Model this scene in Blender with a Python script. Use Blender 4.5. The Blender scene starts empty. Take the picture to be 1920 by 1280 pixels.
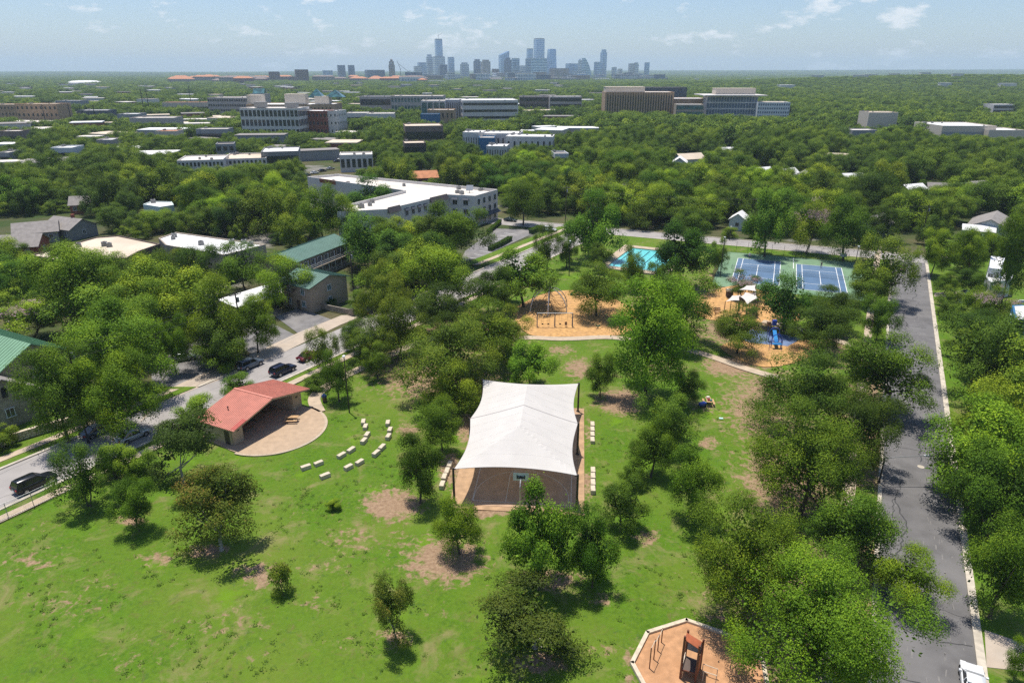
import bpy, bmesh, math, random
import numpy as np
from mathutils import Vector, Matrix, Euler

# ------------------------------------------------------------------ camera, sky, sun, exposure
SC = bpy.context.scene
COL = SC.collection
CAM_H = 48.0
PITCH = math.radians(21.65)
cam_data = bpy.data.cameras.new('camera')
cam_data.sensor_width = 36.0
cam_data.lens = 24.0
cam_data.clip_start = 0.5
cam_data.clip_end = 80000.0
cam = bpy.data.objects.new('camera', cam_data)
COL.objects.link(cam)
cam.location = (0, 0, CAM_H)
cam.rotation_euler = (math.radians(90) - PITCH, 0, 0)
SC.camera = cam

SUN_EL = math.radians(77.0)
SUN_DIR = Vector((-0.62 * math.cos(SUN_EL), 0.785 * math.cos(SUN_EL), math.sin(SUN_EL))).normalized()
sun_l = bpy.data.lights.new('sun', 'SUN')
sun_l.energy = 4.4
sun_l.angle = math.radians(0.53)
sun_l.color = (1.0, 0.95, 0.87)
sun = bpy.data.objects.new('sun', sun_l)
COL.objects.link(sun)
sun.rotation_euler = (-SUN_DIR).to_track_quat('-Z', 'Y').to_euler()

W = bpy.data.worlds.new('World')
SC.world = W
W.use_nodes = True
wn, wl = W.node_tree.nodes, W.node_tree.links
wn.clear()
w_out = wn.new('ShaderNodeOutputWorld')
w_bg = wn.new('ShaderNodeBackground')
w_bg.inputs['Strength'].default_value = 0.096
w_sky = wn.new('ShaderNodeTexSky')
w_sky.sky_type = 'NISHITA'
w_sky.sun_disc = False
w_sky.sun_elevation = SUN_EL
w_sky.sun_rotation = math.atan2(SUN_DIR.x, SUN_DIR.y)
w_sky.altitude = 150
w_sky.air_density = 1.0
w_sky.dust_density = 0.7
w_sky.ozone_density = 1.6
# fair-weather clouds
w_tc = wn.new('ShaderNodeTexCoord')
w_cb = wn.new('ShaderNodeMapping'); w_cb.inputs['Scale'].default_value = (1.0, 1.0, 2.7); w_cb.inputs['Location'].default_value = (3.1, 0.4, 0.25)
wl.new(w_tc.outputs['Generated'], w_cb.inputs['Vector'])
w_n1 = wn.new('ShaderNodeTexNoise')
w_n1.inputs['Scale'].default_value = 12.0
w_n1.inputs['Detail'].default_value = 7.0
w_n1.inputs['Roughness'].default_value = 0.62
wl.new(w_cb.outputs[0], w_n1.inputs['Vector'])
w_r1 = wn.new('ShaderNodeValToRGB')
w_r1.color_ramp.elements[0].position = 0.57
w_r1.color_ramp.elements[1].position = 0.66
w_r1.color_ramp.elements[1].color = (0.75, 0.75, 0.75, 1)
wl.new(w_n1.outputs['Fac'], w_r1.inputs[0])
w_mix = wn.new('ShaderNodeMix'); w_mix.data_type = 'RGBA'
wl.new(w_r1.outputs['Color'], w_mix.inputs[0])
w_tint = wn.new('ShaderNodeMix'); w_tint.data_type = 'RGBA'; w_tint.blend_type = 'MULTIPLY'; w_tint.inputs[0].default_value = 1.0
wl.new(w_sky.outputs[0], w_tint.inputs[6]); w_tint.inputs[7].default_value = (0.88, 0.955, 1.11, 1)
wl.new(w_tint.outputs[2], w_mix.inputs[6])
w_mix.inputs[7].default_value = (8.2, 8.4, 8.6, 1)
wl.new(w_mix.outputs[2], w_bg.inputs['Color'])
wl.new(w_bg.outputs[0], w_out.inputs['Surface'])

SC.view_settings.view_transform = 'Standard'
SC.view_settings.look = 'None'
SC.view_settings.exposure = 0.36
SC.view_settings.gamma = 1.0
SC.view_settings.use_curve_mapping = False
SC.render.engine = 'CYCLES'
SC.cycles.use_denoising = False
SC.cycles.max_bounces = 7
SC.cycles.diffuse_bounces = 2
SC.cycles.glossy_bounces = 2
SC.cycles.transmission_bounces = 4
SC.cycles.transparent_max_bounces = 6
SC.cycles.volume_bounces = 2
SC.cycles.sample_clamp_indirect = 6.0
SC.cycles.caustics_reflective = False
SC.cycles.caustics_refractive = False

# ------------------------------------------------------------------ measuring the photograph: pixel (1920 x 1280) -> point on level z
FPX = 1280.0
CT, ST = math.cos(PITCH), math.sin(PITCH)
def G(u, v, z=0.0):
    a = (u - 960) / FPX; b = (640 - v) / FPX
    t = (z - CAM_H) / (-ST + b * CT)
    return Vector((a * t, (CT + b * ST) * t, z))
def PROJ(x, y, z):
    d = y * CT - (z - CAM_H) * ST; up = y * ST + (z - CAM_H) * CT
    return 960 + FPX * x / d, 640 - FPX * up / d, d
def at_dist(u, y, z=0.0):
    """point at forward distance y in the column u, level z"""
    d = y * CT - (z - CAM_H) * ST
    return Vector(((u - 960) / FPX * d, y, z))
def z_for(v, y):
    """level that shows at row v when standing at forward distance y"""
    b = (640 - v) / FPX
    return CAM_H + y * (-ST + b * CT) / (CT + b * ST)
rnd = random.Random(7)
# ------------------------------------------------------------------ object helpers
def tag(o, label=None, cat=None, group=None, kind=None):
    if label: o['label'] = label
    if cat: o['category'] = cat
    if group: o['group'] = group
    if kind: o['kind'] = kind
    return o
def thing(name, label, cat, loc=(0, 0, 0), rz=0.0, group=None, scale=None):
    o = bpy.data.objects.new(name, None)
    o.empty_display_size = 0.5
    COL.objects.link(o)
    o.location = loc
    o.rotation_euler = (0, 0, rz)
    if scale: o.scale = scale
    return tag(o, label, cat, group)
def link(name, mesh, parent=None, loc=(0, 0, 0), rz=0.0):
    o = bpy.data.objects.new(name, mesh)
    COL.objects.link(o)
    if parent: o.parent = parent
    o.location = loc
    if rz: o.rotation_euler = (0, 0, rz)
    return o
class MB:
    """collects shapes, builds ONE mesh"""
    def __init__(s, org=(0, 0, 0)):
        s.v = []; s.f = []; s.m = []; s.o = Vector(org); s.mi = 0; s.sm = []
        s.smooth = False
    def add(s, vs, fs):
        n = len(s.v)
        s.v += [tuple(Vector(p) - s.o) for p in vs]
        s.f += [tuple(i + n for i in f) for f in fs]
        s.m += [s.mi] * len(fs); s.sm += [s.smooth] * len(fs)
        return s
    def box(s, c, d, rz=0.0, rx=0.0, ry=0.0):
        x, y, z = d[0] / 2, d[1] / 2, d[2] / 2
        R = Euler((rx, ry, rz)).to_matrix(); c = Vector(c)
        vs = [c + R @ Vector(p) for p in ((-x,-y,-z),(x,-y,-z),(x,y,-z),(-x,y,-z),(-x,-y,z),(x,-y,z),(x,y,z),(-x,y,z))]
        return s.add(vs, [(3,2,1,0),(4,5,6,7),(0,1,5,4),(1,2,6,5),(2,3,7,6),(3,0,4,7)])
    def prism(s, poly, z0, z1, bottom=True):
        """poly: xy points, made counter-clockwise"""
        a = sum(poly[i][0]*poly[(i+1)%len(poly)][1]-poly[(i+1)%len(poly)][0]*poly[i][1] for i in range(len(poly)))
        if a < 0: poly = poly[::-1]
        n = len(poly)
        vs = [(p[0], p[1], z0) for p in poly] + [(p[0], p[1], z1) for p in poly]
        fs = [tuple(range(n, 2*n))] + [(i, (i+1) % n, n+(i+1) % n, n+i) for i in range(n)]
        if bottom: fs.append(tuple(range(n-1, -1, -1)))
        return s.add(vs, fs)
    def sheet(s, poly, z):
        a = sum(poly[i][0]*poly[(i+1)%len(poly)][1]-poly[(i+1)%len(poly)][0]*poly[i][1] for i in range(len(poly)))
        if a < 0: poly = poly[::-1]
        return s.add([(p[0], p[1], z) for p in poly], [tuple(range(len(poly)))])
    def face(s, pts):
        return s.add(pts, [tuple(range(len(pts)))])
    def cyl(s, p0, p1, r0, r1=None, n=8, caps=True):
        r1 = r0 if r1 is None else r1
        p0, p1 = Vector(p0), Vector(p1); d = (p1 - p0)
        if d.length < 1e-6: return s
        q = d.to_track_quat('Z', 'Y').to_matrix()
        vs = []
        for p, r in ((p0, r0), (p1, r1)):
            for k in range(n):
                a = 2*math.pi*k/n
                vs.append(p + q @ Vector((r*math.cos(a), r*math.sin(a), 0)))
        fs = [(k, (k+1) % n, n+(k+1) % n, n+k) for k in range(n)]
        if caps: fs += [tuple(range(n-1, -1, -1)), tuple(range(n, 2*n))]
        return s.add(vs, fs)
    def tube(s, pts, r, n=6):
        for a, b in zip(pts[:-1], pts[1:]): s.cyl(a, b, r, r, n)
        return s
    def ball(s, c, r, nu=8, nv=6, sz=1.0):
        c = Vector(c); vs = [c + Vector((0, 0, -r*sz))]
        for j in range(1, nv):
            t = -math.pi/2 + math.pi*j/nv
            for i in range(nu):
                a = 2*math.pi*i/nu
                vs.append(c + Vector((r*math.cos(t)*math.cos(a), r*math.cos(t)*math.sin(a), r*sz*math.sin(t))))
        vs.append(c + Vector((0, 0, r*sz)))
        fs = [(0, 1+(i+1) % nu, 1+i) for i in range(nu)]
        for j in range(nv-2):
            for i in range(nu):
                a = 1+j*nu
                fs.append((a+i, a+(i+1) % nu, a+nu+(i+1) % nu, a+nu+i))
        top = len(vs)-1; a = 1+(nv-2)*nu
        fs += [(a+i, a+(i+1) % nu, top) for i in range(nu)]
        return s.add(vs, fs)
    def loft(s, rings, caps=True):
        n = len(rings[0]); vs = [p for r in rings for p in r]; fs = []
        for j in range(len(rings)-1):
            for i in range(n):
                fs.append((j*n+i, j*n+(i+1) % n, (j+1)*n+(i+1) % n, (j+1)*n+i))
        if caps: fs += [tuple(range(n-1, -1, -1)), tuple(range((len(rings)-1)*n, len(rings)*n))]
        return s.add(vs, fs)
    def mesh(s, name, mats):
        me = bpy.data.meshes.new(name)
        me.from_pydata(s.v, [], s.f)
        for m in (mats if isinstance(mats, (list, tuple)) else [mats]): me.materials.append(m)
        me.polygons.foreach_set('material_index', s.m)
        me.polygons.foreach_set('use_smooth', s.sm)
        me.update()
        return me
    def obj(s, name, mats, parent=None, loc=None):
        o = link(name, s.mesh(name, mats), parent)
        o.location = loc if loc is not None else ((0, 0, 0) if parent else s.o)
        return o

# ------------------------------------------------------------------ materials
MATS = {}
def mat(name, col, rough=0.8, var=0.12, scale=3.0, bump=0.0, bscale=30.0, metal=0.0, spec=0.4, col2=None, detail=5.0, big=None, trans=0.0):
    """Principled with two-tone noise; big=(scale, amount, colour) adds large blotches of stain"""
    m = bpy.data.materials.new(name); m.use_nodes = True
    nt = m.node_tree; N, L = nt.nodes, nt.links
    b = N['Principled BSDF']
    b.inputs['Roughness'].default_value = rough
    b.inputs['Metallic'].default_value = metal
    b.inputs['Specular IOR Level'].default_value = spec
    tc = N.new('ShaderNodeTexCoord')
    no = N.new('ShaderNodeTexNoise'); no.inputs['Scale'].default_value = scale; no.inputs['Detail'].default_value = detail
    L.new(tc.outputs['Object'], no.inputs['Vector'])
    mx = N.new('ShaderNodeMix'); mx.data_type = 'RGBA'
    c2 = col2 if col2 else tuple(max(0, c*(1-2*var)) for c in col)
    c1 = tuple(min(1, c*(1+var)) for c in col) if not col2 else col
    mx.inputs[6].default_value = (*c2, 1); mx.inputs[7].default_value = (*c1, 1)
    rp = N.new('ShaderNodeMapRange'); rp.inputs['From Min'].default_value = 0.3; rp.inputs['From Max'].default_value = 0.7
    L.new(no.outputs['Fac'], rp.inputs['Value']); L.new(rp.outputs[0], mx.inputs[0])
    outc = mx.outputs[2]
    if big:
        n2 = N.new('ShaderNodeTexNoise'); n2.inputs['Scale'].default_value = big[0]; n2.inputs['Detail'].default_value = 6
        L.new(tc.outputs['Object'], n2.inputs['Vector'])
        r2 = N.new('ShaderNodeMapRange'); r2.inputs['From Min'].default_value = 0.48; r2.inputs['From Max'].default_value = 0.68
        r2.inputs['To Max'].default_value = big[1]
        L.new(n2.outputs['Fac'], r2.inputs['Value'])
        m2 = N.new('ShaderNodeMix'); m2.data_type = 'RGBA'
        L.new(r2.outputs[0], m2.inputs[0]); L.new(outc, m2.inputs[6]); m2.inputs[7].default_value = (*big[2], 1)
        outc = m2.outputs[2]
    L.new(outc, b.inputs['Base Color'])
    if bump:
        nb = N.new('ShaderNodeTexNoise'); nb.inputs['Scale'].default_value = bscale; nb.inputs['Detail'].default_value = 4
        L.new(tc.outputs['Object'], nb.inputs['Vector'])
        bp = N.new('ShaderNodeBump'); bp.inputs['Strength'].default_value = bump; bp.inputs['Distance'].default_value = 0.05
        L.new(nb.outputs['Fac'], bp.inputs['Height']); L.new(bp.outputs[0], b.inputs['Normal'])
    if trans:
        tb = N.new('ShaderNodeBsdfTranslucent'); L.new(outc, tb.inputs[0]); ms = N.new('ShaderNodeMixShader'); ms.inputs[0].default_value = trans
        L.new(b.outputs[0], ms.inputs[1]); L.new(tb.outputs[0], ms.inputs[2]); L.new(ms.outputs[0], N['Material Output'].inputs['Surface'])
    MATS[name] = m
    return m
def glass(name, col, rough=0.12, var=0.35, scale=0.35):
    m = mat(name, col, rough=rough, var=var, scale=scale, spec=0.8, detail=1.0)
    return m
M = MATS
mat('concrete', (0.44, 0.36, 0.28), 0.9, 0.08, 0.6, 0.3, 12, big=(0.25, 0.5, (0.40, 0.35, 0.29)))
mat('walk', (0.47, 0.37, 0.265), 0.9, 0.1, 0.9, 0.2, 12, big=(0.3, 0.5, (0.42, 0.36, 0.28)))
mat('slab', (0.43, 0.31, 0.205), 0.85, 0.08, 1.2, 0.2, 14, big=(0.35, 0.5, (0.36, 0.26, 0.175)))
mat('kerb', (0.52, 0.46, 0.37), 0.9, 0.12, 1.5, big=(0.5, 0.6, (0.33, 0.29, 0.23)))
mat('asphalt_old', (0.33, 0.305, 0.285), 0.92, 0.07, 0.35, 0.4, 20, big=(0.12, 0.7, (0.26, 0.24, 0.225)))
mat('asphalt_dark', (0.14, 0.134, 0.132), 0.9, 0.12, 0.4, 0.4, 18, big=(0.10, 0.7, (0.175, 0.167, 0.16)))
mat('asphalt_lot', (0.19, 0.18, 0.175), 0.92, 0.12, 0.5, 0.3, 18, big=(0.2, 0.7, (0.26, 0.24, 0.22)))
mat('tar', (0.055, 0.054, 0.054), 0.7, 0.1)
mat('road_wear', (0.19, 0.18, 0.17), 0.9, 0.1)
mat('paint_white', (0.78, 0.78, 0.76), 0.7, 0.08, 2.0)
mat('limestone', (0.60, 0.51, 0.38), 0.9, 0.14, 2.2, 0.5, 9, big=(1.2, 0.5, (0.5, 0.42, 0.31)))
mat('limestone_wall', (0.33, 0.29, 0.235), 0.95, 0.2, 1.8, 0.6, 8, big=(0.7, 0.6, (0.19, 0.165, 0.13)))
mat('mulch', (0.55, 0.31, 0.115), 0.95, 0.18, 1.4, 0.9, 14, big=(0.22, 0.55, (0.42, 0.235, 0.10)))
mat('mulch_rust', (0.50, 0.27, 0.135), 0.95, 0.12, 1.6, 0.9, 16, big=(0.35, 0.6, (0.35, 0.18, 0.085)))
mat('court_brown', (0.42, 0.275, 0.175), 0.85, 0.1, 0.8, 0.1, 10, big=(0.25, 0.5, (0.29, 0.19, 0.125)))
mat('court_line', (0.6, 0.55, 0.47), 0.8, 0.1)
mat('fabric_white', (0.68, 0.645, 0.60), 0.8, 0.03, 0.5, trans=.22, big=(0.22, 0.35, (0.61, 0.575, 0.525)))
mat('fabric_seam', (0.30, 0.28, 0.27), 0.8, 0.05)
mat('steel_bronze', (0.055, 0.042, 0.034), 0.55, 0.1)
mat('steel_black', (0.02, 0.02, 0.022), 0.5, 0.1)
mat('steel_grey', (0.42, 0.43, 0.44), 0.45, 0.08, metal=0.6)
mat('steel_galv', (0.36, 0.37, 0.37), 0.5, 0.1, metal=0.5)
mat('roof_salmon', (0.56, 0.215, 0.155), 0.65, 0.07, 0.9, big=(0.35, 0.6, (0.48, 0.19, 0.14)))
mat('roof_red_patch', (0.42, 0.065, 0.05), 0.5, 0.05)
mat('stucco_beige', (0.47, 0.365, 0.25), 0.9, 0.06, 1.0, 0.2, 25)
mat('stucco_white', (0.62, 0.585, 0.55), 0.9, 0.05, 0.4, 0.1, 25, big=(0.1, 0.4, (0.5, 0.47, 0.44)))
mat('stucco_tan', (0.36, 0.30, 0.235), 0.9, 0.07, 0.7, 0.1, 25)
mat('siding_white', (0.62, 0.64, 0.66), 0.8, 0.05)
mat('siding_grey', (0.22, 0.22, 0.22), 0.85, 0.08, 0.8)
mat('siding_brown', (0.115, 0.085, 0.07), 0.85, 0.1, 0.8)
mat('siding_blue', (0.03, 0.14, 0.28), 0.7, 0.08)
mat('siding_mint', (0.55, 0.63, 0.60), 0.8, 0.06)
mat('brick_red', (0.26, 0.085, 0.05), 0.9, 0.15, 1.2, 0.2, 14)
mat('brick_tan', (0.46, 0.30, 0.18), 0.9, 0.1, 0.5)
mat('roof_white', (0.68, 0.63, 0.56), 0.9, 0.05, 0.3, big=(0.09, 0.6, (0.52, 0.45, 0.37)))
mat('roof_bright', (0.76, 0.75, 0.73), 0.85, 0.05, 0.3, big=(0.1, 0.5, (0.6, 0.57, 0.53)))
mat('roof_tan', (0.62, 0.52, 0.40), 0.9, 0.06, 0.4, big=(0.1, 0.6, (0.42, 0.34, 0.25)))
mat('roof_grey', (0.26, 0.235, 0.215), 0.9, 0.1, 0.9, 0.2, 20)
mat('roof_green', (0.12, 0.21, 0.165), 0.55, 0.06, 0.5, big=(0.2, 0.4, (0.075, 0.17, 0.13)))
mat('roof_green_pale', (0.19, 0.34, 0.21), 0.55, 0.05, 0.5, big=(0.2, 0.4, (0.16, 0.29, 0.18)))
mat('roof_tile', (0.52, 0.225, 0.11), 0.9, 0.12, 0.6)
mat('mansard', (0.10, 0.085, 0.085), 0.8, 0.1, 1.0)
mat('awning_dark', (0.055, 0.065, 0.085), 0.7, 0.1)
glass('glass_dark', (0.03, 0.037, 0.045))
glass('glass_mid', (0.075, 0.10, 0.12))
glass('glass_teal', (0.05, 0.14, 0.15))
mat('metal_unit', (0.27, 0.265, 0.255), 0.6, 0.15, 2.0, metal=0.2)
mat('wood', (0.26, 0.15, 0.08), 0.8, 0.15, 2.0)
mat('wood_tan', (0.50, 0.31, 0.155), 0.8, 0.12, 2.0)
mat('wood_pole', (0.075, 0.055, 0.042), 0.9, 0.15, 1.0)
mat('cable', (0.04, 0.04, 0.04), 0.7, 0.05)
mat('plastic_blue', (0.02, 0.07, 0.40), 0.4, 0.08)
mat('plastic_sky', (0.02, 0.22, 0.55), 0.4, 0.08)
mat('plastic_green', (0.02, 0.13, 0.09), 0.4, 0.08)
mat('pad_blue', (0.14, 0.20, 0.34), 0.9, 0.1, 1.0, big=(0.3, 0.5, (0.20, 0.25, 0.36)))
mat('steel_rust', (0.16, 0.055, 0.032), 0.6, 0.12)
mat('panel_rust', (0.40, 0.115, 0.05), 0.6, 0.08)
mat('panel_grey', (0.24, 0.23, 0.235), 0.7, 0.12)
mat('bin_brown', (0.14, 0.075, 0.04), 0.8, 0.15)
mat('pool_tile', (0.28, 0.72, 0.76), 0.35, 0.04, 0.4)
mat('pool_line', (0.01, 0.05, 0.10), 0.5, 0.05)
mat('tennis_green', (0.15, 0.25, 0.145), 0.9, 0.07, 0.4, big=(0.1, 0.5, (0.20, 0.28, 0.17)))
mat('tennis_blue', (0.085, 0.15, 0.245), 0.9, 0.07, 0.4, big=(0.12, 0.5, (0.125, 0.19, 0.275)))
mat('hedge', (0.045, 0.085, 0.02), 0.8, 0.3, 3.0)
mat('bark', (0.10, 0.078, 0.06), 0.95, 0.2, 3.0, 0.5, 12)
mat('bark_pale', (0.40, 0.36, 0.30), 0.9, 0.25, 2.0, 0.3, 10)
mat('rubber', (0.018, 0.018, 0.018), 0.8, 0.1)
mat('rim', (0.42, 0.42, 0.43), 0.35, 0.05, metal=0.7)
mat('car_glass', (0.012, 0.015, 0.018), 0.08, 0.05, spec=0.8)
mat('lamp_red', (0.35, 0.01, 0.01), 0.3, 0.05)
mat('lamp_clear', (0.7, 0.7, 0.68), 0.2, 0.05)
mat('skin', (0.45, 0.27, 0.19), 0.6, 0.05)
mat('hair', (0.03, 0.02, 0.015), 0.7, 0.1)
mat('shirt_white', (0.75, 0.75, 0.74), 0.8, 0.03)
mat('shirt_dark', (0.03, 0.035, 0.05), 0.8, 0.05)
mat('shorts_dark', (0.05, 0.05, 0.055), 0.8, 0.05)
mat('shorts_grey', (0.18, 0.18, 0.19), 0.8, 0.05)
mat('bag_red', (0.45, 0.05, 0.06), 0.7, 0.1)
mat('bag_teal', (0.03, 0.22, 0.26), 0.7, 0.1)
mat('cloth_mint', (0.45, 0.70, 0.60), 0.8, 0.05)
mat('cloth_cream', (0.75, 0.66, 0.58), 0.8, 0.05)
mat('soil', (0.20, 0.135, 0.085), 0.95, 0.15, 0.8, 0.5, 8)
def carpaint(name, col, met=0.3):
    return mat(name, col, 0.25, 0.02, 0.5, metal=met, spec=0.6)
carpaint('paint_black', (0.012, 0.013, 0.017)); carpaint('paint_navy', (0.013, 0.02, 0.05))
carpaint('paint_slate', (0.10, 0.13, 0.17)); carpaint('paint_silver', (0.42, 0.44, 0.46))
carpaint('paint_red', (0.10, 0.006, 0.014)); carpaint('paint_car_white', (0.72, 0.73, 0.74), 0.0)
carpaint('paint_dkgreen', (0.015, 0.035, 0.035))
# ------------------------------------------------------------------ ground, lawn, roads
def relief(x, y):
    x = np.asarray(x, float); y = np.asarray(y, float)
    h = 26*np.exp(-((x-1250)/650)**2 - ((y-2000)/420)**2)
    h = h + 18*np.exp(-((x-1900)/600)**2 - ((y-2900)/600)**2)
    f = np.clip((y-6500)/4000, 0, 1)
    h = h + f*(18 + 26*np.clip((x+1500)/9000, -0.4, 1.2)*np.clip((y-5000)/9000, 0, 1)
               + 9*np.sin(x/1700+1.3)*np.cos(y/2600) + 6*np.sin(x/640+y/900))
    return h
Z0 = -0.15                                  # level of the open ground outside the park
def nodes_of(name):
    m = bpy.data.materials.new(name); m.use_nodes = True
    return m, m.node_tree.nodes, m.node_tree.links
def noise(N, L, vec, scale, detail=5, rough=0.55, dist=0.0):
    n = N.new('ShaderNodeTexNoise'); n.inputs['Scale'].default_value = scale; n.inputs['Detail'].default_value = detail
    n.inputs['Roughness'].default_value = rough; n.inputs['Distortion'].default_value = dist
    L.new(vec, n.inputs['Vector']); return n.outputs['Fac']
def rng(N, L, val, a, b, c=0.0, d=1.0):
    r = N.new('ShaderNodeMapRange'); r.inputs['From Min'].default_value = a; r.inputs['From Max'].default_value = b
    r.inputs['To Min'].default_value = c; r.inputs['To Max'].default_value = d
    L.new(val, r.inputs['Value']); return r.outputs[0]
def mixc(N, L, fac, a, b):
    m = N.new('ShaderNodeMix'); m.data_type = 'RGBA'
    L.new(fac, m.inputs[0])
    for i, c in ((6, a), (7, b)):
        if isinstance(c, tuple): m.inputs[i].default_value = (*c, 1)
        else: L.new(c, m.inputs[i])
    return m.outputs[2]
def mth(N, L, op, a, b):
    m = N.new('ShaderNodeMath'); m.operation = op
    for i, c in ((0, a), (1, b)):
        if isinstance(c, (int, float)): m.inputs[i].default_value = c
        else: L.new(c, m.inputs[i])
    return m.outputs[0]
def lawn_material(name, with_soil=True):
    m, N, L = nodes_of(name)
    b = N['Principled BSDF']; b.inputs['Roughness'].default_value = 0.9; b.inputs['Specular IOR Level'].default_value = 0.15
    tc = N.new('ShaderNodeTexCoord'); v = tc.outputs['Object']
    fine = noise(N, L, v, 2.6, 6, 0.7); mid = noise(N, L, v, 0.45, 6, 0.65, 0.4); big = noise(N, L, v, 0.06, 5, 0.6, 0.3)
    c = mixc(N, L, rng(N, L, fine, 0.3, 0.7), (0.044, 0.102, 0.006), (0.112, 0.202, 0.012))
    c = mixc(N, L, rng(N, L, mid, 0.46, 0.66, 0, 0.75), c, (0.078, 0.170, 0.008))
    c = mixc(N, L, rng(N, L, big, 0.42, 0.66, 0, 0.7), c, (0.140, 0.190, 0.024))
    weeds = noise(N, L, v, 1.1, 4, 0.6, 0.6)
    c = mixc(N, L, rng(N, L, weeds, 0.60, 0.68, 0, 0.5), c, (0.045, 0.095, 0.020))
    dry = noise(N, L, v, 0.21, 7, 0.72, 0.5)
    c = mixc(N, L, rng(N, L, dry, 0.53, 0.70, 0, 0.8), c, (0.255, 0.205, 0.095))
    mot = noise(N, L, v, 0.75, 8, 0.8, 0.8)
    c = mixc(N, L, rng(N, L, mot, 0.54, 0.66, 0, 0.6), c, (0.15, 0.12, 0.045))
    lush = noise(N, L, v, 0.16, 4, 0.6, 0.5)
    c = mixc(N, L, rng(N, L, lush, 0.60, 0.70, 0, 0.7), c, (0.125, 0.235, 0.008))
    if with_soil:
        at = N.new('ShaderNodeAttribute'); at.attribute_name = 'soil'
        brk = noise(N, L, v, 1.0, 7, 0.72, 0.5)
        s = mth(N, L, 'ADD', at.outputs['Fac'], mth(N, L, 'MULTIPLY', mth(N, L, 'SUBTRACT', brk, 0.5), 1.9))
        soilc = mixc(N, L, rng(N, L, fine, 0.3, 0.7), (0.19, 0.115, 0.068), (0.38, 0.265, 0.165))
        c = mixc(N, L, rng(N, L, s, 0.38, 0.62), c, soilc)
    L.new(c, b.inputs['Base Color'])
    h = mth(N, L, 'ADD', fine, mth(N, L, 'MULTIPLY', noise(N, L, v, 7.0, 4, 0.7), 0.6))
    bp = N.new('ShaderNodeBump'); bp.inputs['Strength'].default_value = 0.8; bp.inputs['Distance'].default_value = 0.10
    L.new(h, bp.inputs['Height']); L.new(bp.outputs[0], b.inputs['Normal'])
    MATS[name] = m
    return m
lawn_material('lawn'); lawn_material('lawn_plain', False)
# town ground seen between the trees: grass, bare soil, paving
m, N, L = nodes_of('town_ground')
b = N['Principled BSDF']; b.inputs['Roughness'].default_value = 0.95; b.inputs['Specular IOR Level'].default_value = 0.1
tc = N.new('ShaderNodeTexCoord'); v = tc.outputs['Object']
c = mixc(N, L, rng(N, L, noise(N, L, v, 0.05, 6, 0.7), 0.4, 0.6), (0.045, 0.075, 0.016), (0.11, 0.095, 0.05))
c = mixc(N, L, rng(N, L, noise(N, L, v, 0.018, 5, 0.6), 0.56, 0.6), c, (0.24, 0.22, 0.20))
far = noise(N, L, v, 0.0022, 7, 0.75)
c = mixc(N, L, rng(N, L, far, 0.44, 0.56, 0, 0.85), c, (0.035, 0.06, 0.02))
L.new(c, b.inputs['Base Color']); MATS['town_ground'] = m

def ground_sheet():
    ys = np.concatenate([np.linspace(-400, 900, 27), np.geomspace(1000, 22000, 60)])
    xs = np.concatenate([-np.geomspace(60, 19000, 56)[::-1], [0], np.geomspace(60, 19000, 56)])
    X, Y = np.meshgrid(xs, ys)
    Z = relief(X, Y) + Z0 - 0.04
    n, k = X.shape
    me = bpy.data.meshes.new('ground')
    idx = np.arange(n*k).reshape(n, k)
    f = np.stack([idx[:-1, :-1], idx[:-1, 1:], idx[1:, 1:], idx[1:, :-1]], -1).reshape(-1, 4)
    me.from_pydata(np.stack([X, Y, Z], -1).reshape(-1, 3).tolist(), [], f.tolist())
    me.polygons.foreach_set('use_smooth', [True]*len(f))
    me.materials.append(M['town_ground'])
    tag(link('ground', me), 'town ground stretching under the trees to the horizon', kind='structure')
ground_sheet()

def Lnear(y): return -60.38 + 0.611*(y - 67.57)          # park-side kerb of the pale street
LW = 11.2
def Lfar(y): return Lnear(y) - LW
def Rright(y): return 40.7 + 0.5285*(y - 44.9)           # far kerb of the dark street
RW = 9.4
def Rleft(y): return Rright(y) - RW
def Scross(x): return 211.0 - 0.43*(x - 34.4)
CW = 9.6
def hit(fx):                                             # where a street edge x=fx(y) meets the cross street
    y = 200.0
    for _ in range(40): y = Scross(fx(y))
    return fx(y), y
PL, PR = hit(Lnear), hit(Rleft)
Y_NEAR = 8.0
SOIL = [(735,945,62,34,.9),(835,1050,85,50,.85),(760,1020,60,40,.45),(490,1075,62,34,.62),(660,1010,70,40,.5),(60,1050,80,34,.5),(290,1045,50,18,.55),
        (1165,752,50,26,.95),(1330,830,26,16,.7),(1085,690,36,26,.7),(1370,685,60,22,.9),(590,1130,45,18,.45),(1130,1125,28,18,.55),(1130,1215,36,24,.45),
        (872,800,20,36,.8),(1215,1005,34,20,.6),(765,805,26,15,.7),(180,1090,60,26,.4),(905,955,60,16,.9),(845,880,26,40,.8),(1100,905,16,34,.7),(1104,810,12,30,.6),
        (740,1195,34,20,.8),(1010,1240,70,30,.7),(1030,1085,70,26,.7),(390,1030,40,16,.8),(245,975,30,12,.8),(1180,1245,16,60,.6),(1050,655,40,12,.6),(85,985,40,14,.4),
        (820,700,150,60,.75),(900,620,120,50,.75),(1440,760,110,90,.7),(1480,900,120,110,.75),(1560,1150,260,200,.75),(1390,540,120,50,.7),(1260,560,110,60,.6),
        (1240,690,60,26,.5),(700,690,40,26,.5),(1330,760,40,20,.5),(1390,620,120,40,.7),(330,1200,90,26,.35),(470,1230,60,20,.35),(1560,660,70,40,.6),(1640,800,60,160,.7),(120,1130,130,50,.40),(430,1170,120,45,.40),(250,1240,110,30,.36),(610,1060,60,30,.40),(560,960,40,14,.3),(1010,1010,40,14,.4),(650,1200,70,26,.33),(830,1150,60,24,.33)]
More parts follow.
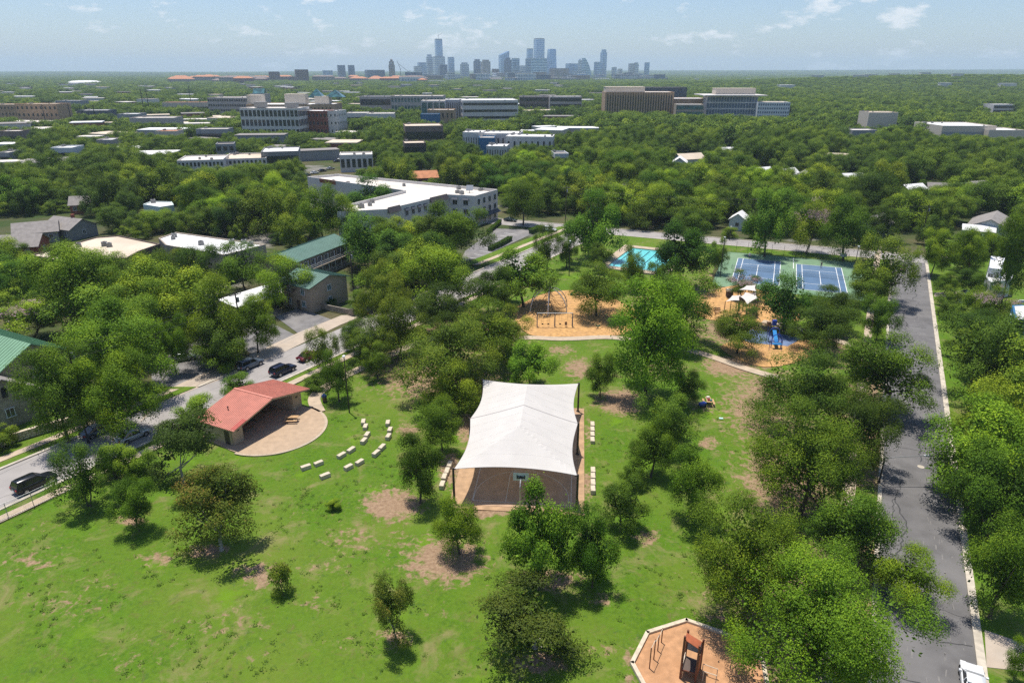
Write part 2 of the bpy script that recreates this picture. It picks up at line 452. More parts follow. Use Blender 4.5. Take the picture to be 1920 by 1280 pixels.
def lawn_sheet():
    n, k = 420, 170
    t = np.linspace(0, 1, n)[:, None]; s = np.linspace(0, 1, k)[None, :]
    A = np.array([Lnear(Y_NEAR), Y_NEAR]); B = np.array(PL); C = np.array([Rleft(Y_NEAR), Y_NEAR]); D = np.array(PR)
    l = A[None, :]*(1-t) + B[None, :]*t; r = C[None, :]*(1-t) + D[None, :]*t
    P = l[:, None, :]*(1-s[..., None]) + r[:, None, :]*s[..., None]
    X, Y = P[..., 0], P[..., 1]
    R2 = np.random.RandomState(3)
    Zs = 0.05*np.sin(X*0.35+1)*np.cos(Y*0.27) + 0.03*np.sin(X*1.1+Y*0.8)
    edge = np.minimum(np.minimum(s, 1-s)*60, np.minimum(t, 1-t)*80).clip(0, 1)
    Zs = -0.06 + (Zs-0.03)*edge
    d = Y*CT + CAM_H*ST; U = 960 + FPX*X/d; V = 640 - FPX*(Y*ST - CAM_H*CT)/d
    soil = np.zeros_like(X)
    for (u, v2, ru, rv, a) in SOIL:
        q = ((U-u)/ru)**2 + ((V-v2)/rv)**2
        soil = np.maximum(soil, a*np.exp(-q*0.9))
    me = bpy.data.meshes.new('lawn')
    idx = np.arange(n*k).reshape(n, k)
    f = np.stack([idx[:-1, :-1], idx[:-1, 1:], idx[1:, 1:], idx[1:, :-1]], -1).reshape(-1, 4)
    me.from_pydata(np.stack([X, Y, Zs], -1).reshape(-1, 3).tolist(), [], f.tolist())
    me.polygons.foreach_set('use_smooth', [True]*len(f))
    at = me.attributes.new('soil', 'FLOAT', 'POINT'); at.data.foreach_set('value', soil.reshape(-1).astype(np.float32))
    me.materials.append(M['lawn'])
    tag(link('lawn', me), 'patchy green park lawn with bare brown soil', kind='structure')
    return X, Y, soil
LAWN_X, LAWN_Y, LAWN_S = lawn_sheet()

def strip(name, fx0, fx1, y0, y1, z, m, n=60, kind='structure', label=None, parent=None):
    mb = MB()
    ys = [y0 + (y1-y0)*i/n for i in range(n+1)]
    vs = []
    for y in ys: vs += [(fx0(y), y, z), (fx1(y), y, z)]
    mb.add(vs, [(2*i, 2*i+1, 2*i+3, 2*i+2) for i in range(n)])
    o = mb.obj(name, M[m], parent)
    return tag(o, label, kind=kind) if kind and not parent else o
ZR = -0.13
def north_end(fx, extra=0.0):
    x, y = hit(fx); return y + extra
road_pale = strip('road_pale', Lfar, Lnear, 5, hit(Lnear)[1]+4, ZR, 'asphalt_old', label='pale grey street with parked cars running past the pavilion')
road_dark = strip('road_dark', Rleft, Rright, 0, hit(Rright)[1]+2, ZR, 'asphalt_dark', label='dark asphalt street with tar seams along the park trees')
mb = MB(); xs = [-160, 200]
mb.add([(xs[0], Scross(xs[0]), ZR+.006), (xs[1], Scross(xs[1]), ZR+.006), (xs[1], Scross(xs[1])+CW, ZR+.006), (xs[0], Scross(xs[0])+CW, ZR+.006)], [(0, 1, 2, 3)])
road_cross = tag(mb.obj('road_cross', M['asphalt_old']), 'pale cross street behind the pool and tennis courts', kind='structure')

def kerb_line(name, pts, w=0.45, z1=0.03, label=None):
    """a kerb stone run through xy points, centred on them"""
    mb = MB()
    for a, b in zip(pts[:-1], pts[1:]):
        a, b = Vector((*a, 0)), Vector((*b, 0)); d = b-a
        mb.box(((a+b)/2).to_tuple()[:2] + ((z1-0.2)/2,), (d.length, w, z1+0.2), math.atan2(d.y, d.x))
    return tag(mb.obj(name, M['kerb']), label, kind='structure')
kerb_line('kerb', [(Lnear(y)+.2, y) for y in (8, hit(Lnear)[1])], label='concrete kerb of the pale street on the park side')
kerb_line('kerb', [(Lfar(y)-.2, y) for y in (8, 86)], label='concrete kerb of the pale street in front of the stone wall')
kerb_line('kerb', [(Lfar(y)-.2, y) for y in (101, 111.5)], label='concrete kerb of the pale street by the overgrown corner')
kerb_line('kerb', [(Lfar(y)-.2, y) for y in (134, hit(Lfar)[1])], label='concrete kerb of the pale street past the parking bays')
kerb_line('kerb', [(Rleft(y)+.0, y) for y in (8, hit(Rleft)[1])], label='concrete kerb of the dark street on the park side')
kerb_line('kerb', [(Rright(y)+.2, y) for y in (8, hit(Rright)[1])], .7, label='broken concrete kerb of the dark street on the house side')
kerb_line('kerb', [(PL[0], PL[1]-.2), (PR[0], PR[1]-.2)], label='concrete kerb of the cross street on the park side')
kerb_line('kerb', [(-160, Scross(-160)+CW), (Rleft(225)-2, Scross(Rleft(225)-2)+CW)], label='concrete kerb of the cross street on the house side')
# verges and footways
strip('verge', lambda y: Rright(y)+.5, lambda y: Rright(y)+34, 5, 205, -0.03, 'lawn_plain', label='front lawns on the house side of the dark street')
strip('sidewalk', lambda y: Lnear(y)+1.9, lambda y: Lnear(y)+3.6, 8, 165, 0.03, 'walk', label='beige footway between the park lawn and the pale street')
strip('sidewalk', lambda y: Rleft(y)-4.6, lambda y: Rleft(y)-3.0, 8, 200, 0.03, 'walk', label='beige footway under the trees beside the dark street')
strip('sidewalk', lambda y: Lfar(y)-3.8, lambda y: Lfar(y)-2.2, 60, 100, 0.03, 'walk', label='beige footway below the stone wall')
strip('verge', lambda y: Lfar(y)-26, lambda y: Lfar(y)-.4, 50, 101, -0.03, 'lawn_plain', label='grass in front of the stone building')
strip('sidewalk', lambda y: Lfar(y)-5.2, lambda y: Lfar(y)-3.4, 176, 222, 0.03, 'walk', label='beige footway beside the hotel parking lot')
strip('verge', lambda y: Lfar(y)-8.6, lambda y: Lfar(y)-.4, 176, 224, -0.02, 'lawn_plain', label='grass strip in front of the hotel parking lot')
def flat(name, px, m, z, label, kind='structure', parent=None, smoothn=0):
    pts = [G(u, v).to_2d() for u, v in px]
    if smoothn:
        out = []
        n = len(pts)
        for i in range(n):
            p0, p1, p2, p3 = pts[i-1], pts[i], pts[(i+1) % n], pts[(i+2) % n]
            for k in range(smoothn):
                t = k/smoothn
                out.append(0.5*((2*p1)+(p2-p0)*t+(2*p0-5*p1+4*p2-p3)*t*t+(3*p1-p0-3*p2+p3)*t**3))
        pts = out
    mb = MB()
    mb.prism([tuple(p) for p in pts], z-0.15, z)
    o = mb.obj(name, M[m], parent)
    return tag(o, label, kind=kind) if not parent else o
def path(name, px, w, label, z=0.04, m='walk'):
    pts = [G(u, v).to_2d() for u, v in px]
    out = []
    for i in range(len(pts)-1):
        p0 = pts[max(i-1, 0)]; p1 = pts[i]; p2 = pts[i+1]; p3 = pts[min(i+2, len(pts)-1)]
        for k in range(6):
            t = k/6
            out.append(0.5*((2*p1)+(p2-p0)*t+(2*p0-5*p1+4*p2-p3)*t*t+(3*p1-p0-3*p2+p3)*t**3))
    out.append(pts[-1])
    L_, R_ = [], []
    for i, p in enumerate(out):
        d = (out[min(i+1, len(out)-1)]-out[max(i-1, 0)]).normalized(); n_ = Vector((-d.y, d.x))
        L_.append(p+n_*w/2); R_.append(p-n_*w/2)
    mb = MB(); n = len(out)
    mb.add([(*p, z) for p in L_]+[(*p, z) for p in R_]+[(*p, z-.15) for p in L_]+[(*p, z-.15) for p in R_],
           [(n+i, n+i+1, i+1, i) for i in range(n-1)]+[(i, i+1, 2*n+i+1, 2*n+i) for i in range(n-1)]+[(n+i+1, n+i, 3*n+i, 3*n+i+1) for i in range(n-1)])
    return tag(mb.obj(name, M[m]), label, kind='structure')
path('path', [(598,772),(589,748),(603,731),(630,714),(660,698),(692,684),(725,668),(770,648),(830,628)], 1.9, 'beige path curving from the pavilion slab toward the oaks')
path('path', [(900,640),(960,634),(1000,633),(1060,635),(1135,632),(1180,636)], 1.9, 'beige path along the near edge of the swing area')
path('path', [(1180,636),(1240,645),(1300,658),(1345,672),(1390,688),(1430,700),(1520,725)], 1.9, 'beige path passing below the climbing area')
path('path', [(1430,602),(1480,612),(1540,628),(1600,648),(1650,660)], 1.9, 'beige path between the shade sails and the blue pad')
# mulched play areas
flat('play_surface', [(962,585),(985,566),(1030,548),(1090,545),(1150,560),(1200,590),(1180,622),(1130,630),(1060,631),(1000,629),(975,612)], 'mulch', 0.035, 'orange mulch surface under the swings and net dome', smoothn=5)
flat('play_surface', [(1290,566),(1330,548),(1380,535),(1430,545),(1480,562),(1500,598),(1440,604),(1380,602),(1320,596)], 'mulch', 0.035, 'orange mulch surface under the white shade sails', smoothn=5)
flat('play_surface', [(1352,652),(1372,640),(1410,632),(1470,636),(1519,639),(1538,654),(1500,676),(1440,688),(1390,676)], 'mulch', 0.032, 'orange mulch surface under the blue climber', smoothn=5)
flat('play_pad', [(1385,626),(1410,618),(1456,625),(1504,634),(1494,640),(1477,649),(1409,643),(1390,636)], 'pad_blue', 0.047, 'slate blue rubber pad beside the blue climber')
# paved bays and driveways across the pale street
flat('driveway', [(262,790),(300,755),(380,722),(470,690),(452,676),(400,690),(350,712),(300,735)], 'concrete', -0.105, 'tan concrete apron across the street from the pavilion')
flat('parking_lot', [(285,752),(284,700),(300,672),(350,650),(402,655),(432,676),(455,688),(400,704),(330,735)], 'asphalt_lot', -0.112, 'grey parking court with the silver sedan')
flat('driveway', [(463,690),(540,655),(640,607),(688,588),(640,590),(560,622),(468,664)], 'concrete', -0.105, 'tan concrete apron before the apartment parking bays')
flat('parking_bay', [(470,662),(556,628),(512,606),(448,612),(430,630)], 'asphalt_lot', -0.11, 'grey asphalt parking bay beside the carport')
flat('parking_bay', [(562,626),(622,598),(560,576),(516,592)], 'asphalt_lot', -0.11, 'dark grey asphalt parking bay beside the apartment wall')
flat('parking_lot', [(862,492),(872,470),(930,428),(1006,430),(1000,437),(905,480)], 'asphalt_lot', -0.10, 'asphalt parking lot in front of the white building')
flat('driveway', [(1752,556),(1752,549),(1800,546),(1806,556)], 'concrete', 0.02, 'beige driveway with the white car')
flat('driveway', [(1850,1250),(1846,1180),(1960,1220),(1960,1262)], 'concrete', 0.02, 'beige driveway at the bottom corner beside the dark street')
# marks on the dark street: tar seams, worn pale patches, manhole
R3 = random.Random(11)
def ribbon(mb, pts, w, z):
    for i in range(len(pts)-1):
        a, b = Vector(pts[i]), Vector(pts[i+1]); d = (b-a); 
        if d.length < 1e-4: continue
        n_ = Vector((-d.y, d.x)).normalized()*w/2
        mb.face([(*(a-n_), z), (*(b-n_), z), (*(b+n_), z), (*(a+n_), z)])
E1 = Vector((0.467, 0.884)); E2 = Vector((0.884, -0.467))
seam = MB()
for k in range(40):
    y = R3.uniform(38, 190); f = R3.uniform(.1, .9)
    p = Vector((Rleft(y)+RW*f, y)); pts = [p.copy()]
    along = R3.random() < .55
    for j in range(R3.randint(8, 22)):
        p = p + (E1*R3.uniform(.3, .9)+E2*R3.uniform(-.35, .35) if along else E2*R3.uniform(.25, .6)*(1 if f < .5 else -1)+E1*R3.uniform(-.2, .2))
        if not Rleft(p.y)+.3 < p.x < Rright(p.y)-.3: break
        pts.append(p.copy())
    ribbon(seam, pts, R3.uniform(.07, .16), ZR+.008)
seam.obj('tar_seam', M['tar'], road_dark)
wear = MB()
for k in range(420):
    y = 30+170*R3.random(); f = R3.gauss(.72, .10) if R3.random() < .6 else R3.gauss(.22, .07)
    f = min(.95, max(.05, f)); p = Vector((Rleft(y)+RW*f, y)); l = R3.uniform(.2, 1.1); w_ = R3.uniform(.04, .16)
    q = p + E1*l + E2*R3.uniform(-.1, .1)
    if Rleft(q.y)+.2 < q.x < Rright(q.y)-.2: ribbon(wear, [p, q], w_, ZR+.005)
wear.obj('worn_patch', M['road_wear'], road_dark)
c = G(1727, 873); mb = MB(); mb.cyl((c.x, c.y, ZR+.004), (c.x, c.y, ZR+.02), .42, n=16); mb.obj('manhole_cover', M['kerb'], road_dark)
seam = MB()
for k in range(16):
    y = R3.uniform(60, 150); p = Vector((Lfar(y)+LW*R3.uniform(.1, .9), y)); pts = [p.copy()]
    for j in range(R3.randint(8, 18)):
        p = p + Vector((.52, .85))*R3.uniform(.4, 1) + Vector((.85, -.52))*R3.uniform(-.2, .2); pts.append(p.copy())
    ribbon(seam, pts, .06, ZR+.008)
seam.obj('tar_seam', M['asphalt_lot'], road_pale)
bay = MB()
for k in range(9):
    a = G(880, 482)*(1-k/8)+G(945, 436)*(k/8); d = Vector((.82, -.5, 0))
    ribbon(bay, [a.to_2d(), (a+d*5).to_2d()], .14, -0.092)
bay.obj('bay_line', M['paint_white'], bpy.data.objects['parking_lot.001'] if 'parking_lot.001' in bpy.data.objects else None)
# ------------------------------------------------------------------ the park's structures
# --- shade canopy over the basketball court
CO = Vector((0.35, 68.05, 0)); CA = Vector((0.096, 0.9954, 0)); CC = Vector((0.9954, -0.096, 0)); CL = 24.9; CHW = 7.15; CZ = 4.7
def cn(s, t, z=0.0): return CO + CC*s + CA*t + Vector((0, 0, z))
canopy = thing('shade_canopy', 'large white fabric shade canopy over the basketball court', 'canopy', cn(0, CL/2))
def cpt(s, t01, dz=0.0):
    fr = (t01*2) % 1.0 if t01 < 1 else 0.0
    hw = CHW*(1 - 0.085*math.sin(math.pi*fr))
    pull = 1.0*(1-s*s)
    t = pull*(1-t01) + (CL-pull)*t01
    e = min(1-abs(s), t01*CL/6.6, (1-t01)*CL/5.6)
    z = CZ + 2.35*e**1.12 - 0.30*math.sin(math.pi*fr)*abs(s)**3 + dz
    return cn(s*hw, t, z)
nu, nv = 24, 60
mb = MB(canopy.location); mb.smooth = False
vs = [cpt(-1+2*i/nu, j/nv) for j in range(nv+1) for i in range(nu+1)]
mb.add(vs, [(j*(nu+1)+i, j*(nu+1)+i+1, (j+1)*(nu+1)+i+1, (j+1)*(nu+1)+i) for j in range(nv) for i in range(nu)])
mb.obj('fabric_roof', M['fabric_white'], canopy)
mb = MB(canopy.location)
for i in range(24):
    a, b = cpt(-1+2*i/24, .5, .012), cpt(-1+2*(i+1)/24, .5, .012); a2, b2 = a+CA*.16, b+CA*.16
    mb.face([a, b, b2, a2])
mb.obj('seam', M['fabric_seam'], canopy)
mat('fabric_seam_pale', (.56, .53, .49), .8, .02)
for j in list(range(5, 30, 5))+list(range(35, 60, 5)):
    mb = MB(canopy.location)
    for i in range(24):
        a, b = cpt(-1+2*i/24, j/60, .008), cpt(-1+2*(i+1)/24, j/60, .008)
        mb.face([a, b, b+CA*.05, a+CA*.05])
    mb.obj('panel_seam', M['fabric_seam_pale'], canopy)
mb = MB(canopy.location)
for s_ in (-1, 1):
    pts = [cpt(s_, j/60, -.02) for j in range(61)]; mb.tube(pts, .03, 5)
for t_ in (0, 1):
    pts = [cpt(-1+2*i/24, t_, -.02) for i in range(25)]; mb.tube(pts, .03, 5)
mb.obj('edge_cable', M['fabric_seam'], canopy)
for t_ in (0, .5, 1):
    for s_ in (-1, 1):
        p = cpt(s_, t_); mb = MB(canopy.location)
        q = p + CC*s_*.12
        mb.cyl((q.x, q.y, -.1), (q.x, q.y, CZ+.12), .15, .13, 10)
        mb.cyl((q.x, q.y, -.1), (q.x, q.y, .10), .28, .28, 10)
        mb.box((q.x-CC.x*s_*.15, q.y, CZ-.05), (.3, .12, .12))
        mb.obj('post', M['steel_bronze'], canopy)
# --- court
mb = MB(); mb.prism([cn(-7.9, -1.1).to_2d().to_tuple(), cn(8.2, -1.1).to_2d().to_tuple(), cn(8.2, 26).to_2d().to_tuple(), cn(-7.9, 26).to_2d().to_tuple()], -.12, .03)
mat('court_sand', (0.42, 0.27, 0.155), .95, .14, 1.0, .4, 10)
tag(mb.obj('court_border', M['court_sand']), 'bare tan ground round the basketball court', kind='structure')
mb = MB(); mb.prism([cn(-5.4, -.3).to_2d().to_tuple(), cn(7.3, -.3).to_2d().to_tuple(), cn(7.3, 25.2).to_2d().to_tuple(), cn(-5.4, 25.2).to_2d().to_tuple()], -.12, .06)
court = tag(mb.obj('basketball_court', M['court_brown']), 'brown concrete basketball court under the white canopy', kind='structure')
mb = MB(); CXc = .6
def arc_pts(cx, ct, r, a0, a1, n=20): return [cn(cx+r*math.cos(a0+(a1-a0)*k/n), ct+r*math.sin(a0+(a1-a0)*k/n)).to_2d() for k in range(n+1)]
for y0, sg in ((.6, 1), (24.4, -1)):
    f = lambda s, t: cn(CXc+s, y0+sg*t).to_2d()
    for a, b in (((-1.8, 0), (-1.8, 5.8)), ((1.8, 0), (1.8, 5.8)), ((-1.8, 5.8), (1.8, 5.8))): ribbon(mb, [f(*a), f(*b)], .07, .066)
    ribbon(mb, [f(1.8*math.cos(k*math.pi/16), 5.8+1.8*math.sin(k*math.pi/16)) for k in range(17)], .07, .066)
    ribbon(mb, [f(-5.7, 0)]+[f(5.7*math.cos(math.pi-k*math.pi/24), 1.3+5.7*math.sin(math.pi-k*math.pi/24)) for k in range(25)]+[f(5.7, 0)], .07, .066)
for a, b in (((-5.2, .6), (6.6, .6)), ((-5.2, .6), (-5.2, 24.4)), ((6.6, .6), (6.6, 24.4)), ((-5.2, 24.4), (6.6, 24.4)), ((-5.2, 12.5), (6.6, 12.5))): ribbon(mb, [cn(*a).to_2d(), cn(*b).to_2d()], .07, .066)
mb.obj('court_marking', M['court_line'], court)
def hoop(t0, sg, label):
    b = cn(CXc, t0); h = thing('basketball_hoop', label, 'hoop', b, math.atan2(CA.y, CA.x) - math.pi/2 + (0 if sg > 0 else math.pi))
    mb = MB(); mb.cyl((0, 0, 0), (0, 0, 2.7), .09, .08, 10); mb.tube([(0, 0, 2.7), (0, .25, 3.0), (0, 1.0, 3.3)], .075, 8); mb.obj('pole', M['steel_grey'], h)
    mb = MB(); mb.box((0, 1.05, 3.42), (1.83, .05, 1.07)); bd = mb.obj('backboard', mat('board'+label[:3], (.62, .66, .66), .4, .04), h)
    mb = MB()
    for x in (-.45, .45): mb.box((x, 1.0, 3.42), (.09, .08, .5))
    for z in (3.28, 3.5): mb.box((0, .98, z), (.9, .08, .09))
    mb.box((0, .97, 3.39), (.34, .1, .3))
    mb.obj('bracket', M['steel_black'], h)
    mb = MB(); mb.tube([(.23*math.cos(k*math.pi/8), 1.36+.23*math.sin(k*math.pi/8), 3.05) for k in range(17)], .012, 5); mb.obj('rim', M['panel_rust'], h)
    mb = MB()
    for k in range(12):
        a = k*math.pi/6; mb.cyl((.23*math.cos(a), 1.36+.23*math.sin(a), 3.05), (.14*math.cos(a+.5), 1.36+.14*math.sin(a+.5), 2.65), .008, n=4)
    mb.obj('net', M['shirt_white'], h)
    return h
hoop(.0, 1, 'basketball hoop at the open near end of the court')
hoop(25, -1, 'basketball hoop at the shaded far end of the court')
# --- limestone block seats
def block(u, v, rz, label, group, l=1.25, w=.58, h=.46):
    p = G(u, v, h)
    mb = MB()
    rr = random.Random(int(u*7+v)); l2 = l*rr.uniform(.93, 1.05); b_ = .03
    ring = lambda z, k: [(-l2/2+k, -w/2+k, z), (l2/2-k, -w/2+k, z), (l2/2-k, w/2-k, z), (-l2/2+k, w/2-k, z)]
    mb.loft([ring(-.1, 0), ring(h-b_, 0), ring(h, b_)])
    o = mb.obj('stone_block_seat', M['limestone'])
    o.location = (p.x, p.y, 0); o.rotation_euler = (0, 0, rz)
    return tag(o, label, 'stone seat', group)
SLABC = Vector((-34.5, 87.0))
INNER = [(681,788),(685,797),(688,812),(682,823),(658,840),(640,850),(597,865),(573,872)]
OUTER = [(727,790),(731,803),(728,815),(716,835),(705,846),(674,863),(653,872),(609,888)]
ORD = ['first', 'second', 'third', 'fourth', 'fifth', 'sixth', 'seventh', 'eighth']
for nm, L_ in (('inner', INNER), ('outer', OUTER)):
    for i, (u, v) in enumerate(L_):
        p = G(u, v, .46).to_2d(); d = p - SLABC
        block(u, v, math.atan2(d.y, d.x)+math.pi/2, f'limestone block seat, {ORD[i]} from the light pole in the {nm} arc facing the pavilion', 'stone seats in arcs before the pavilion')
for i, (u, v) in enumerate([(843,868),(838,880),(833,891),(829,905)]):
    block(u, v, math.radians(84), f'limestone block, {ORD[i]} from the far end of the row left of the court', 'stone seats beside the court')
for i, v in enumerate((793, 802.5, 812, 822)):
    block(1111, v, math.radians(86), f'limestone block, {ORD[i]} from the far end of the upper row right of the canopy', 'stone seats beside the court')
for i, v in enumerate((879, 890, 902, 914)):
    block(1112, v, math.radians(86), f'limestone block, {ORD[i]} from the far end of the lower row right of the canopy', 'stone seats beside the court')
# --- pavilion
pav = thing('pavilion', 'open beige pavilion with salmon pink metal gable roof', 'pavilion', (-37.5, 89.15, 0), math.atan2(.897, .443))
# local x along the open front (left end -, right end +), local -y is the open side
EV, RG, HX, HY = 2.9, 4.55, 7.45, 3.75
for sg in (-1, 1):
    mb = MB(); n_ = Vector((sg*(RG-EV), 0, HX)).normalized()*.09
    q = [Vector((0, -HY, RG)), Vector((sg*HX, -HY, EV)), Vector((sg*HX, HY, EV)), Vector((0, HY, RG))]
    if sg < 0: q = q[::-1]
    lo = [p - Vector((0, 0, .09)) for p in q]
    mb.add(q+lo, [(3,2,1,0) if sg < 0 else (0,1,2,3), (4,5,6,7), (0,4,5,1), (1,5,6,2), (2,6,7,3), (3,7,4,0)])
    rf = mb.obj('roof_slope', M['roof_salmon'], pav)
    mb = MB()
    for k in range(24):
        y = -HY+.16+k*(2*HY-.32)/23
        a, b = Vector((sg*.12, y, RG-.02)), Vector((sg*HX, y, EV))
        mb.box(((a+b)/2+Vector((0, 0, .03))), ((b-a).length, .05, .06), 0, 0, math.atan2(RG-EV, HX)*sg)
    mb.obj('standing_seam', M['roof_salmon'], rf)
    if sg < 0:
        mb = MB()
        a, b = Vector((-5.0, -HY+.45, 0)), Vector((-7.2, -HY+.45, 0))
        for p in (a, b): p.z = RG-(RG-EV)*abs(p.x)/HX+.035
        mb.face([a+Vector((0,-.42,0)), b+Vector((0,-.42,0)), b+Vector((0,.42,0)), a+Vector((0,.42,0))][::-1]); mb.obj('red_patch', M['roof_red_patch'], rf)
        mb = MB(); mb.cyl((-4.2, .6, 3.4), (-4.2, .6, 4.15), .07, n=8); mb.cyl((-4.2, .6, 4.1), (-4.2, .6, 4.22), .11, n=8); mb.obj('vent_pipe', M['steel_black'], rf)
mb = MB(); mb.box((0, 0, RG+.03), (.35, 2*HY, .06)); mb.obj('ridge_cap', M['roof_salmon'], pav)
def rz_at(x): return RG-.12-(RG-EV)*abs(x)/HX
for sg in (-1, 1):                                   # two end rooms
    x0, x1 = sg*4.9, sg*6.7; y0, y1 = -2.4, 3.2
    mb = MB()
    lo, hi = min(x0, x1), max(x0, x1)
    t = .18
    def wallx(xa, xb, y, th):                       # wall along x with sloped top
        mb.add([(xa, y-th/2, 0), (xb, y-th/2, 0), (xb, y+th/2, 0), (xa, y+th/2, 0), (xa, y-th/2, rz_at(xa)), (xb, y-th/2, rz_at(xb)), (xb, y+th/2, rz_at(xb)), (xa, y+th/2, rz_at(xa))],
               [(3,2,1,0),(4,5,6,7),(0,1,5,4),(1,2,6,5),(2,3,7,6),(3,0,4,7)])
    def wally(x, ya, yb, th): mb.box((x, (ya+yb)/2, rz_at(x)/2), (th, yb-ya, rz_at(x)))
    wallx(lo, hi, y0, t); wallx(lo, hi, y1, t); wally(x0, y0+t/2, y1-t/2, t); wally(x1, y0+t/2, y1-t/2, t)
    w = mb.obj('end_room_wall', M['stucco_beige'], pav)
    mb = MB(); mb.box(((x0+x1)/2-.1*sg, y0-t/2-.012, 1.95), (.42, .03, .26)); mb.obj('sign_plate', M['steel_black'], w)
    if sg < 0:
        mb = MB(); mb.box((x1-.1, -1.5, 1.05), (.03, .95, 2.1)); mb.obj('door', M['steel_bronze'], w)
mb = MB(); mb.add([(-4.8, 3.1, 0), (4.8, 3.1, 0), (4.8, 3.1, rz_at(4.8)), (0, 3.1, rz_at(0)), (-4.8, 3.1, rz_at(4.8)), (-4.8, 3.28, 0), (4.8, 3.28, 0), (4.8, 3.28, rz_at(4.8)), (0, 3.28, rz_at(0)), (-4.8, 3.28, rz_at(4.8))],
    [(0,1,2,3,4), (9,8,7,6,5), (0,5,6,1), (1,6,7,2), (2,7,8,3), (3,8,9,4), (4,9,5,0)])
mb.obj('back_wall', M['stucco_beige'], pav)
for sg in (-1, 1):
    mb = MB(); a, b = Vector((0, -HY+.12, RG-.2)), Vector((sg*HX, -HY+.12, EV-.2)); mb.box((a+b)/2, ((b-a).length, .08, .2), 0, 0, math.atan2(RG-EV, HX)*sg); mb.obj('fascia', M['stucco_beige'], pav)
pts = []
ang0 = math.atan2(.897, .443)
for k in range(41):
    a = ang0 - math.pi*1.03 + math.pi*1.06*k/40 
    pts.append((SLABC.x+7.25*math.cos(a+0), SLABC.y+7.25*math.sin(a)))
fx, fy = Vector((.443, .897)), Vector((-.897, .443))
pc = Vector((-37.5, 89.15))
pts += [tuple(pc+fx*7.3+fy*3.6), tuple(pc-fx*7.0+fy*3.6)]
mb = MB(); mb.prism(pts, -.12, .05)
slab = tag(mb.obj('pavilion_slab', M['slab']), 'tan concrete half-round floor of the pavilion', kind='structure')
mb = MB()
arcp = [Vector((SLABC.x+7.45*math.cos(ang0-.98*math.pi+.96*math.pi*k/40), SLABC.y+7.45*math.sin(ang0-.98*math.pi+.96*math.pi*k/40))) for k in range(41)]
for a, b in zip(arcp[:-1], arcp[1:]):
    d = b-a; mb.box(((a+b)/2).to_tuple()+(-.02,), (d.length*1.02, .4, .12), math.atan2(d.y, d.x))
mb.obj('slab_edge', M['walk'], slab)
def picnic(p, rz, label, m='wood_tan', frame='steel_bronze'):
    t = thing('picnic_table', label, 'picnic table', p, rz, 'picnic tables')
    for k in range(5):
        mb = MB(); mb.box((0, -.32+k*.16, .74), (1.85, .145, .045)); mb.obj('tabletop_board', M[m], t)
    for s_ in (-1, 1):
        for k in range(2):
            mb = MB(); mb.box((0, s_*(.66+k*.15), .44), (1.85, .135, .045)); mb.obj('seat_board', M[m], t)
    for x in (-.65, .65):
        mb = MB(); mb.tube([(x, -.75, .41), (x, .75, .41)], .03); mb.tube([(x, -.45, 0), (x, -.2, .70), (x, .2, .70), (x, .45, 0)], .03); mb.obj('leg', M[frame], t)
    return t
pw = lambda x, y: (Vector((pc.x, pc.y)) + fx*x + fy*y).to_tuple() + (.06,)
a = G(548, 790); picnic((a.x, a.y, .06), ang0+math.pi/2+.5, 'sunlit tan picnic table on the pavilion slab')
picnic(pw(-2.6, -.6), ang0+.1, 'picnic table in shade under the roof near the door end', 'wood')
picnic(pw(.2, .4), ang0+.1, 'picnic table in shade in the middle of the pavilion', 'wood')
picnic(pw(2.8, .9), ang0+.1, 'picnic table in shade by the far room of the pavilion', 'wood')
# --- bins, table with bags
def bin_(u, v, label):
    p = G(u, v); t = thing('litter_bin', label, 'bin', p)
    mb = MB(); mb.cyl((0, 0, 0), (0, 0, .82), .33, .36, 14); mb.obj('drum', M['bin_brown'], t)
    mb = MB(); mb.cyl((0, 0, .82), (0, 0, .95), .40, .36, 14); mb.ball((0, 0, .95), .35, 12, 6, .7); mb.obj('lid', M['plastic_blue'], t)
    mb = MB(); mb.box((0, -.34, 1.03), (.3, .1, .16)); mb.obj('opening', M['steel_black'], t)
bin_(609, 752, 'brown litter bin with a blue domed lid beside the path')
p = G(1328, 757); picnic(tuple(p), math.radians(84), 'picnic table with bags on it under the small tree')
for nm, m_, dx, dy, s_, lb in (('backpack', 'bag_red', -.1, -.35, (.32, .28, .3), 'red backpack on the picnic table under the small tree'), ('tote_bag', 'bag_teal', .2, -.5, (.34, .26, .26), 'teal bag on the picnic table under the small tree'),
                           ('cooler_box', 'cloth_cream', 0, .45, (.5, .4, .32), 'cream cooler box on the picnic table under the small tree')):
    mb = MB(); l, w_, h = s_
    ring = lambda z, k: [(-l/2+k, -w_/2+k, z), (l/2-k, -w_/2+k, z), (l/2-k, w_/2-k, z), (-l/2+k, w_/2-k, z)]
    mb.loft([ring(0, .02), ring(.05, 0), ring(h*.7, 0), ring(h, .06)]); 
    o = mb.obj(nm, M[m_]); o.location = (p.x+dx, p.y+dy, .765); tag(o, lb, 'bag' if nm != 'cooler_box' else 'cooler')
t = thing('folding_wagon', 'dark blue folding wagon beside the picnic table with bags', 'wagon', (p.x-1.15, p.y-.8, 0), .4)
mb = MB(); ring = lambda z, k: [(-.5-k, -.28-k, z), (.5+k, -.28-k, z), (.5+k, .28+k, z), (-.5-k, .28+k, z)]
mb.loft([ring(.2, 0), ring(.62, .05)]); mb.obj('tub', M['plastic_blue'], t)
for x in (-.4, .4):
    for y in (-.3, .3):
        mb = MB(); mb.cyl((x, y-.04, .13), (x, y+.04, .13), .13, n=12); mb.obj('wheel', M['rubber'], t)
mb = MB(); mb.tube([(.55, 0, .3), (1.0, 0, .85)], .015); mb.tube([(1.0, -.12, .85), (1.0, .12, .85)], .018); mb.obj('handle', M['steel_black'], t)
